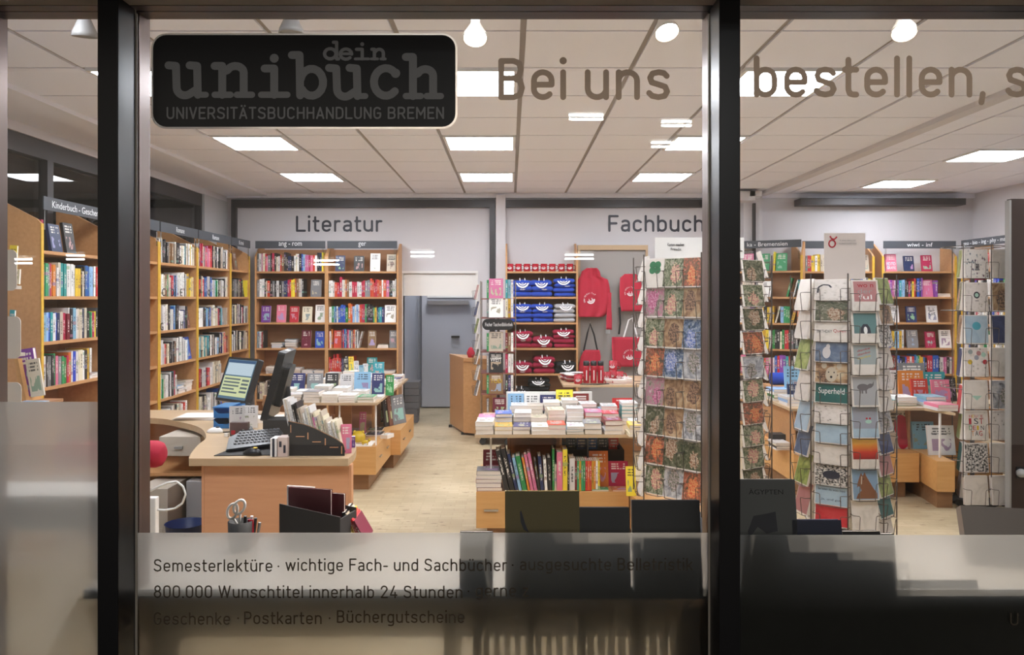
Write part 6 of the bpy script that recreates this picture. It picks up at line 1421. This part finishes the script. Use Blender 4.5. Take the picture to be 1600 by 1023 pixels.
for q in (.28, .36, .5): poly(oB2[(3, 0)], [(q, .42), (q + .05, .42), (q + .06, .58), (q - .01, .58)], rh, 'rhino_leg', -.032)
plate(oB2[(4, 0)], .05, .95, .30, .95, mat('print_lavender', (.28, .29, .34), .6)); blob(oB2[(4, 0)], .62, .52, .12, .06, MINT, 'cup_print', -.03); blob(oB2[(4, 0)], .56, .62, .04, .03, M['redgloss'], 'red_dot', -.03); blob(oB2[(4, 0)], .68, .62, .04, .03, M['redgloss'], 'red_dot', -.03)
plate(oB2[(5, 0)], .03, .97, .30, .97, PICS['sunset'])
ob = plate(oB2[(6, 0)], .04, .96, .04, .96, mat('print_sky', (.20, .30, .42), .6))
poly(oB2[(6, 0)], [(.12, .05), (.20, .20), (.34, .30), (.30, .42), (.22, .44), (.18, .38), (.20, .52), (.30, .74), (.36, .86), (.42, .76), (.50, .88), (.56, .74), (.66, .58), (.80, .36), (.92, .22), (.92, .05)], HORSE, 'horse_print', -.03); poly(oB2[(6, 0)], [(.33, .50), (.37, .50), (.40, .74), (.36, .76)], FUR, 'horse_blaze', -.04); blob(oB2[(6, 0)], .44, .66, .02, .02, M['black'], 'eye', -.04)
a, b_ = octa(cB, .25, 42, .23)
rB3 = [PZ(p, 4.42) for p in (434, 465, 499, 532, 565, 598, 631, 664, 697, 730, 762, 790)]
oB3 = face(sB, a, b_, 1, rB3, .165, .15, [[OL], [AN], [BW], [CP], [PP], [CP], [WT], [NV], [RO], [OL], [TL_], [CP]], 'of the right column, spinner with tall header', 'cards on the right side of the spinner with the tall header', inset=.03, lean=14)
a, b_ = octa(cB, .26, -84, .20)
oB4 = face(sB, a, b_, 1, [PZ(p, 4.55) for p in (436, 480, 528, 575, 622, 660, 705, 750)], .16, .18, [[CP], [CP], [OL], [CP], [PB], [SL], [OL], [RO]], 'on the left side of the spinner with tall header', 'cards on the left side of the spinner with the tall header', inset=.03, lean=14)
rack_frame(sB, cB[0], cB[1], .205, PZ(830, 4.4) + .02, PZ(438, 4.4), .25, whitecore=.20)
for phi in (-58, -18, 22, 80, -105): upright_wires(sB, [(cB[0] + .285 * math.sin(R(phi)), cB[1] - .285 * math.cos(R(phi)))], .25, rB1[0] + .03)
hdr = slab('header_board', [(PX(1288, 4.45) - cB[0], -.10), (PX(1352, 4.45) - cB[0], -.10), (PX(1352, 4.45) - cB[0], -.094), (PX(1288, 4.45) - cB[0], -.094)], PZ(436, 4.45), PZ(364, 4.45), mat('cardboard_header', (.60, .52, .47), .6), sB)
bm = bmesh.new(); hx, hy, hz = PX(1301, 4.44) - cB[0], -.1035, PZ(377, 4.44)
tube(bm, [(hx + .018 * math.cos(R(a_)), hy, hz - .012 + .020 * math.sin(R(a_))) for a_ in range(0, 360, 30)], .0042, 5, True)
tube(bm, [(hx - .012, hy, hz + .03), (hx - .004, hy, hz + .016), (hx + .012, hy, hz + .012), (hx + .026, hy, hz + .026)], .004, 5)
finish('bull_logo', bm, M['redgloss'], sB)
ptext('TAURUS', 1311, 1337, 374.5, 376.8, 4.446, M['grey'], sB); ptext('KUNSTKARTEN', 1311, 1338, 378.8, 381.4, 4.446, M['grey'], sB)
# --- spinner C: gift bags at the far right
cC = (3.62, 6.25)
sC = empty('card_spinner', (cC[0], cC[1], 0)); tag(sC, 'wire rack of large gift bags and cards beside the dark door leaf', 'card rack', 'revolving card racks'); bpy.context.view_layer.update()
rC = [PZ(p, 6.0) for p in (389, 441, 492, 543, 594, 642, 693, 744)]
oC = face(sC, (PX(1506, 6.0), 6.0), (PX(1591, 6.0), 6.0), 2, rC, .178, .218, [['colourful dotted', CP], [PP, 'brown animal photo'], [PB, NV], ['pale patterned', CP], [CP, 'grey winter photo'], [CP, PP], [BW, CP], [CP, CP]], 'of the gift bag rack', 'gift bags on the rack beside the dark door', cat='gift bag', name='gift_bag', inset=.03, lean=5, thick_=.03)
for r_, c_, mm in ((0, 0, 'dark teal'), (1, 0, 'navy'), (2, 0, 'brown animal photo'), (3, 0, 'olive green'), (5, 0, 'dark teal'), (6, 0, 'olive green')):
    pass
ha = oC[(5, 0)]
for s_, z_, cols_ in (('HEUTE', .76, ('redgloss', 'yellow', 'redgloss', 'grey', 'redgloss')), ('IST', .54, ('redgloss', 'walltext', 'redgloss')), ('DEIN', .34, ('green', 'redgloss', 'yellow', 'walltext')), ('TAG', .14, ('orange', 'walltext', 'redgloss'))):
    n = len(s_); wl = {'HEUTE': .62, 'IST': .66, 'DEIN': .66, 'TAG': .5}[s_] / n; x0_ = -.5 + (1 - wl * n) / 2
    for i, ch in enumerate(s_):
        mname = cols_[i]; m_ = M[mname] if mname in M else (bpy.data.materials.get('print_' + mname) or mat('print_' + mname, {'green': (.03, .25, .08), 'orange': (.6, .2, .03)}[mname], .6))
        text('printed_letter', ch, wl * (.82 if ch != 'I' else .5), {'HEUTE': .1, 'IST': .2, 'DEIN': .15, 'TAG': .17}[s_], m_, ha, (x0_ + wl * i, -.03, z_), ext=.01)
blob(oC[(1, 0)], .5, .56, .13, .12, M['walltext'], 'globe_print'); blob(oC[(1, 0)], .5, .56, .08, .07, MINT, 'globe_land', -.05)
blob(oC[(2, 0)], .5, .62, .18, .14, mat('print_globe', (.05, .30, .38), .6), 'globe_print'); stroke3(oC[(1, 0)], [(.42, .36), (.58, .36)], .01, INK, 'globe_foot')
poly(oC[(4, 0)], [(.28, .46), (.72, .46), (.5, .30)], MINT, 'triangle_print')
for (x_, z_, m_) in ((.25, .85, 'print_greyblue'), (.8, .75, 'print_mint'), (.5, .65, 'print_lavender'), (.22, .5, 'yellow_ceramic'), (.85, .5, 'red_glaze'), (.6, .8, 'print_rose')): blob(oC[(3, 0)], x_, z_, .10, .085, bpy.data.materials[m_], 'balloon_print')
cardtext(oC[(0, 0)], 'Danke', .42, .6, .25, .62, INK)
oCl = face(sC, (PX(1490, 6.35), 6.35), (PX(1502, 6.05), 6.05), 1, [PZ(p, 6.2) for p in (390, 440, 492, 543, 600, 640, 690, 730)], .12, .22, [[OL], [GN], [AN], [NV], ['scarlet'], ['olive green'], ['dark teal'], [WT]], 'on the left side of the gift bag rack', 'narrow gift bags on the left side of the rack', cat='gift bag', name='gift_bag', inset=.02, lean=6, thick_=.04, pockets=False)
rack_frame(sC, cC[0], cC[1], .22, .35, rC[0] + .03, .18, rings=(.35, .9, 1.5, rC[0] + .03))
upright_wires(sC, [(PX(1505, 6.0), 6.0), (PX(1549, 6.0), 6.0), (PX(1592, 6.0), 6.0), (PX(1488, 6.35), 6.35)], .25, rC[0] + .04)
for (dx, dy) in ((-.17, -.12), (.17, -.12), (0, .2)):
    bm = bmesh.new(); lathe(bm, [(.02, -.012), (.028, -.01), (.028, .01), (.02, .012)], 12, mx=Matrix.Translation((dx, dy, .0285)) @ Matrix.Rotation(R(90), 4, 'X')); finish('castor', bm, M['black'], sC)
# --- paperback spinner near the doorway
cD = (-.13, 8.85)
sD = empty('book_spinner', (cD[0], cD[1], 0)); tag(sD, 'square paperback spinner with an oval black name plate near the doorway', 'book rack', 'revolving book racks'); bpy.context.view_layer.update()
for (dx, dy) in ((-.17, -.15), (.1, -.17), (-.15, .15), (.15, .15)):
    bm = bmesh.new(); lathe(bm, [(.025, -.014), (.034, -.012), (.034, .012), (.025, .014)], 12, mx=Matrix.Translation((dx, dy, .035)) @ Matrix.Rotation(R(90), 4, 'X')); finish('castor', bm, M['black'], sD)
bm = bmesh.new(); box(bm, -.19, .19, -.19, .19, .07, .09); finish('base', bm, M['blackmat'], sD)
bm = bmesh.new(); tube(bm, [(0, 0, .09), (0, 0, 1.78)], .015, 8); finish('pole', bm, M['wire'], sD)
lvD = [PZ(p, 8.68) for p in (652, 615, 582, 549, 496, 466)]
for z in lvD: bx('shelf', -.19, .19, -.17, .19, z - .012, z, mat('rackred', (.28, .10, .09), .5) if z == lvD[0] else bpy.data.materials['rackred'], sD)
for (dx, dy) in ((-.19, -.17), (.19, -.17), (-.19, .19), (.19, .19)):
    bm = bmesh.new(); tube(bm, [(dx, dy, .09), (dx, dy, 1.78)], .006, 6); finish('upright_wire', bm, M['wirewhite'], sD)
slabp = bmesh.new(); prism(slabp, rrect(.34, .12, .055, 6, 0, PZ(507, 8.6)), -.215, -.20, 'y'); pl = finish('name_plate', slabp, M['black'], sD)
ptext('Fischer TaschenBibliothek', 758, 801, 504, 509.5, 8.632, M['print'], sD)
for i, (z, cc, cc2, ti) in enumerate(((lvD[0], 'm', 'mk', None), (lvD[1], 'e', 'kn', 'TOD'), (lvD[2], 'k', 'rw', 'WEIT'), (lvD[3], 'c', 'me', None), (lvD[4], 'w', 'cy', None), (lvD[5], 'q', 'tl', None))):
    o = stand('paperback', PX(775 + (0 if i else 6), 8.66), 8.665, z, cc, .155, .215, '%s paperback facing out, %s level from below on the paperback spinner' % (CN[cc], ordw(i + 1)), None, t=.02, lean=-4, title=[(ti, .1, .9, .55, .75)] if ti else None, tm=M['yellow'] if ti == 'TOD' else M['print'])
    for k, c_ in enumerate(cc2 + 'w'):
        place('paperback', SPM[c_], Matrix.Identity(4), (PX(793, 8.66) + k * .03 - .01, 8.67, z), I3, (.026, .12, .205), '%s paperback spine, %s from left, %s level of the paperback spinner' % (CN[c_], ordw(k + 1), ordw(i + 1)), 'book', 'paperback spines on the spinner')
    place('paperback', SPM['v' if i % 2 else 'g'], Matrix.Identity(4), (PX(762, 8.66), 8.67, z), I3, (.022, .12, .2), 'narrow spine left of the cover, %s level of the paperback spinner' % ordw(i + 1), 'book', 'paperback spines on the spinner')
face(sD, (cD[0] - .30, 8.95), (cD[0] - .22, 8.62), 1, [PZ(p, 8.75) for p in (444, 470, 497, 522, 545, 570, 594)], .13, .17, [['dusky rose'], [NV], [OL], [CP], [GN], [CP], [WT]], 'on the left side of the paperback spinner', 'cards on the left side of the paperback spinner', inset=.03, lean=14)

# ================================================================ WINDOW DISPLAY
t = empty('window_ledge', (.5, 2.75, 0)); tag(t, 'long display ledge behind the frosted film, with ribbed radiator below', 'ledge'); lg = t
ZL = .718
bx('ledge_top', -1.79, 1.75, -.330, .20, ZL - .03, ZL, mat('ledge_laminate', (.27, .245, .215), .4), t)
bx('front_edge', -1.79, 1.75, -.335, -.3305, ZL - .03, ZL, M['grey'], t)
for x in (-1.74, -.70, .60, 1.70): bx('leg', x - .02, x + .02, -.1, .2, 0, ZL - .0305, M['blackmat'], t)
for i in range(20):
    x = -.62 + i * .034 * 1.0
    bx('radiator_rib', x, x + (.018 if i % 5 else .026), -.16 - .012 * (i % 3 == 0), -.12, .05, .62, M['beige'] if (i * 7) % 5 != 2 else M['grey'], t)
bx('side_board', .03, .14, -.20, -.18, .02, .63, M['beige'], t)
bx('rear_panel', -1.78, .14,   .17, .19, .36, ZL - .031, M['beige'], t)  # added to keep room light off the lower film, open at the bottom
bx('dark_board', .17, 1.72, -.30, -.28, .0, ZL - .031, M['blackmat'], t)  # black board added close to the glass to darken the lower right film
# cabinet behind the narrow left pane
t = empty('window_bench', (-1.30, 2.62, 0)); tag(t, 'narrow black-edged bench with pale top behind the narrow left pane', 'bench')
for lx in (-.74, -.06):
    for ly in (.0, .15): bx('leg', lx, lx + .025, ly, ly + .02, 0, .842, M['blackmat'], t)
bx('top_edge', -.76, -.02, -.02, .18, .8425, .943, M['blackmat'], t); bx('top_plate', -.76, -.02, -.02, .18, .9435, .955, M['white'], t)
def wbook(px0, px1, py0, y, c, label, lean=-9, th=.025, rz=0, z=ZL, title=None, tm=None, py1=None):
    """display books face the shop's visitors outside"""
    w_ = (px1 - px0) * y / F; h = PZ(py0, y) - z
    o = place('display_book', FCM[c], Matrix.Identity(4), (PX((px0 + px1) / 2, y), y, z + .0008), RZ(rz) @ RX(lean), (w_, th, h / math.cos(R(lean))), label, 'book', 'display books in the shop window')
    kid(FPG, o); return o
FCM['h'] = _bm_mesh('book', _facecov, [mat('olive_cover', (.21, .155, .045), .45)]); FCM['a'] = _bm_mesh('book', _facecov, [mat('silver_cover', (.16, .165, .17), .35)])
for k_, c_ in (('N', (.012, .02, .07)), ('E', (.085, .07, .06)), ('V', (.012, .022, .018)), ('Q', (.10, .012, .02))): FCM[k_] = _bm_mesh('book', _facecov, [mat('plain_cover_' + CN[k_.lower()].replace(' ', '_'), c_, .4)])
FCM['z'] = _bm_mesh('book', _facecov, [mat('night_cover', (.012, .012, .018), .4)])
o = wbook(789, 907, 773, 2.42, 'h', 'olive display book with a dark moon and peak, middle of window')
poly(o, [(.20, .78), (.21, .68), (.25, .60), (.32, .57), (.27, .66), (.24, .74), (.215, .80)], M['walltext'], 'moon_print'); poly(o, [(.72, .30), (.80, .36), (.85, .46), (.87, .30)], M['walltext'], 'peak_print')
wbook(907, 986, 798, 2.42, 'z', 'small black display book between the olive one and the large black one')
wbook(990, 1098, 787, 2.42, 'z', 'large black display book left of the right mullion')
wbook(718, 770, 835, 2.42, 'z', 'slim dark display book just behind the film edge, left of the olive book')
o = wbook(1153, 1251, 755, 2.42, 'a', 'grey display book lettered ÄGYPTEN with an eagle picture')
text('lettering', 'ÄGYPTEN', .56, .055, M['dark'], o, (-.26, -.02, .86), ext=.01); poly(o, [(.2, .52), (.3, .66), (.5, .68), (.66, .70), (.68, .52), (.5, .50), (.36, .56), (.2, .44)], M['walltext'], 'eagle_print')
wbook(1243, 1321, 817, 2.42, 'N', 'navy display book right of the grey one')
wbook(1322, 1381, 834, 2.42, 'z', 'small dark display book right of the navy one')
wbook(1383, 1403, 838, 2.42, 'z', 'narrow dark display book behind the film, right of the small dark one')
wbook(1408, 1529, 908, 2.42, 'V', 'wide dark green display book low behind the film at right', lean=-25)
wbook(1520, 1640, 803, 2.60, 'E', 'large book with pale page edges leaning at the right window edge', lean=-25, th=.05, rz=-12)
# pencil cup with scissors
t = empty('pencil_cup', (PX(376, 2.8), 2.8, ZL)); tag(t, 'dark pencil cup at the bottom left of the window', 'cup')
bm = bmesh.new(); lathe(bm, [(.040, 0), (.043, .10), (.039, .10), (.037, .006), (.001, .006)], 18, cap=False); finish('body', bm, M['blackmat'], t, True)
sc = empty('scissors', (PX(372, 2.8), 2.795, ZL + .01)); tag(sc, 'scissors with white loop handles standing in the pencil cup', 'scissors')
for (cx_, cz_, rx, rz_, ang) in ((-.018, .125, .017, .027, 18), (.006, .140, .018, .026, 30)):
    bm = bmesh.new(); tube(bm, [(cx_ + rx * math.cos(q) * math.cos(R(ang)) + rz_ * math.sin(q) * math.sin(R(ang)), .0, cz_ - rx * math.cos(q) * math.sin(R(ang)) + rz_ * math.sin(q) * math.cos(R(ang))) for q in [2 * math.pi * k / 16 for k in range(16)]], .0048, 6, True)
    tube(bm, [(cx_ + .004, 0, cz_ - .026), (.004, 0, .07)], .004, 6); finish('handle', bm, M['white'], sc, True)
bm = bmesh.new(); box(bm, -.002, .010, -.001, .001, .005, .075); finish('blade', bm, M['steel'], sc)
for i, (px, py, m_, tl) in enumerate(((383, 806, 'black', 6), (388, 812, 'redgloss', 3), (391, 808, 'white', 9), (394, 812, 'redgloss', -4), (398, 810, 'black', 12), (403, 818, 'grey', 18), (366, 822, 'black', -8))):
    h = PZ(py, 2.8) - ZL - .012
    bm = bmesh.new(); tube(bm, [(0, 0, 0), (math.sin(R(tl)) * h * .5, 0, h)], [.0045, .0055], 8); o = finish('pen', bm, M[m_], None, loc=(PX(px, 2.8) - math.sin(R(tl)) * h * .45, 2.80 + .008 * (i % 3), ZL + .012)); tag(o, '%s pen standing in the pencil cup, %s from left' % ({'black': 'black', 'redgloss': 'red', 'white': 'white', 'grey': 'grey'}[m_], ordw(i + 1)), 'pen', 'pens in the cup')
# dark file box with books
FBZ = ZL + .0005
t = empty('file_box', (PX(492, 2.85), 2.85, FBZ)); t.rotation_euler = (0, 0, R(-14)); tag(t, 'dark brown upright file box holding books at the bottom left', 'box')
bm = bmesh.new(); prism(bm, [(-.115, 0), (.12, 0), (.12, .118), (-.115, .150)], -.045, -.041, 'y'); finish('front_plate', bm, M['blackmat'], t)
bm = bmesh.new(); prism(bm, [(-.115, 0), (.12, 0), (.12, .118), (-.115, .150)], .085, .089, 'y'); finish('rear_plate', bm, M['blackmat'], t)
for x in (-.115, .116): bx('end_plate', x, x + .004, -.0405, .0845, 0, .11, M['blackmat'], t)
bx('floor_plate', -.11, .115, -.0405, .0845, 0, .004, M['blackmat'], t)
for (px0, px1, py, y, c, lab) in ((447, 520, 763, 2.87, 'Q', 'dark red book sticking out of the file box, left one'), (482, 540, 770, 2.895, 'Q', 'dark red and purple book sticking out of the file box, right one'), (446, 492, 760, 2.92, 'w', 'white thin book at the back of the file box')):
    w_ = (px1 - px0) * y / F; h = PZ(py, y) - FBZ - .006
    o = place('novel', FCM[c], Matrix.Identity(4), (PX((px0 + px1) / 2, y), y, FBZ + .006), RZ(-14), (w_, .012, h), lab, 'book', None); kid(FPG, o)
for i, (c, a_) in enumerate((('k', -14), ('c', -17), ('y', -19), ('r', -24), ('r', -27), ('m', -30))):
    place('novel', SPM[c], Matrix.Identity(4), (PX(548 + 4.5 * i, 2.86), 2.86, ZL + .004), RY(a_), (.012, .14, PZ(801 + 2 * i, 2.86) - ZL), '%s book leaning right beside the file box, %s from left' % (CN[c], ordw(i + 1)), 'book', 'books leaning beside the file box')

# ================================================================ FAR LEFT: brochure rack and leaning picture books
t = empty('brochure_rack', (-3.02, 4.72, 0)); tag(t, 'beige plastic brochure rack at the left picture edge', 'rack')
bm = bmesh.new(); tube(bm, [(-.10, .05, .02), (-.10, .05, 1.95)], .02, 8); finish('pole', bm, M['beige'], t)
bm = bmesh.new(); lathe(bm, [(.22, .0), (.22, .02), (.03, .03)], 20, c=(-.10, .05, 0)); finish('base', bm, M['beige'], t)
for (p0, p1, x1) in ((390, 454, 27), (494, 560, 33), (597, 660, 34)):
    xx0, xx1 = PX(-14, 4.72) + 3.02, PX(x1, 4.72) + 3.02; z0_, z1_ = PZ(p1, 4.72), PZ(p0, 4.72)
    bm = bmesh.new(); prism(bm, rrect(xx1 - xx0, z1_ - z0_, .035, 5, (xx0 + xx1) / 2, (z0_ + z1_) / 2), -.006, .0, 'y'); finish('side_cheek', bm, M['beige'], t)
    bx('pocket', xx0 + .02, xx1 - .03, .001, .09, z0_ + .01, z0_ + .03, M['beige'], t)
for (px0, px1, py0, py1, c, y, lab) in ((12, 24, 383, 440, 'y', 4.74, 'yellow brochure in the top pocket of the beige rack'), (13, 30, 420, 446, 'w', 4.80, 'white brochure leaning in the top pocket'), (12, 20, 484, 540, 't', 4.76, 'teal brochure in the middle pocket of the beige rack')):
    z_ = PZ(452 if py0 < 480 else 558, 4.72) + .034 if True else 0
    o = place('brochure', FCM[c], Matrix.Identity(4), (PX((px0 + px1) / 2, y), y, z_), RY(3), ((px1 - px0) * y / F, .012, PZ(py0, y) - z_), lab, 'brochure', None); kid(FPG, o)
t = empty('display_easel', (-2.92, 5.0, 0)); tag(t, 'slanted wooden display easel in front of the Kinderbuch bookcase', 'easel')
yE = 5.0; zs = PZ(624, yE)
bm = bmesh.new(); prism(bm, [(PX(25, yE) + 2.92, PZ(560, yE)), (PX(31, yE) + 2.92, PZ(560, yE)), (PX(45, yE) + 2.92, zs - .03), (PX(37, yE) + 2.92, zs - .03)], -.02, .15, 'y'); finish('side_board', bm, M['cabinet'], t)
bx('ledge_board', PX(36, yE) + 2.92, PX(78, yE) + 2.92, -.06, .15, zs - .03, zs - .012, M['beechdark'], t)
bx('body', PX(36, yE) + 2.92, PX(70, yE) + 2.92, .0, .14, 0, zs - .031, M['cabinet'], t)
def lean_book(px, py, w_, h, a_, c, y, lab, th=.03):
    o = place('picture_book', FCM[c], Matrix.Identity(4), (PX(px, y), y, PZ(py, y)), RY(a_), (w_, th, h), lab, 'book', None); kid(FPG, o); return o
lean_book(50, 618.5, .10, .30, -9, 'p', 5.02, 'purple picture book leaning on the wooden display easel')
lean_book(59, 619, .085, .235, -9, 'c', 4.97, 'pale yellow narrow book with small drawings in front of purple book', .012)
lean_book(44, 600, .10, .185, -8, 'o', 5.14, 'brown cardboard board with grey shape behind the purple book')
pile('picture_book', PX(60, 4.96), 4.90, zs - .011 - .0, 1, 'l', .15, .05, .012, 'light blue booklet at the foot of the easel', 'booklets at the easel')
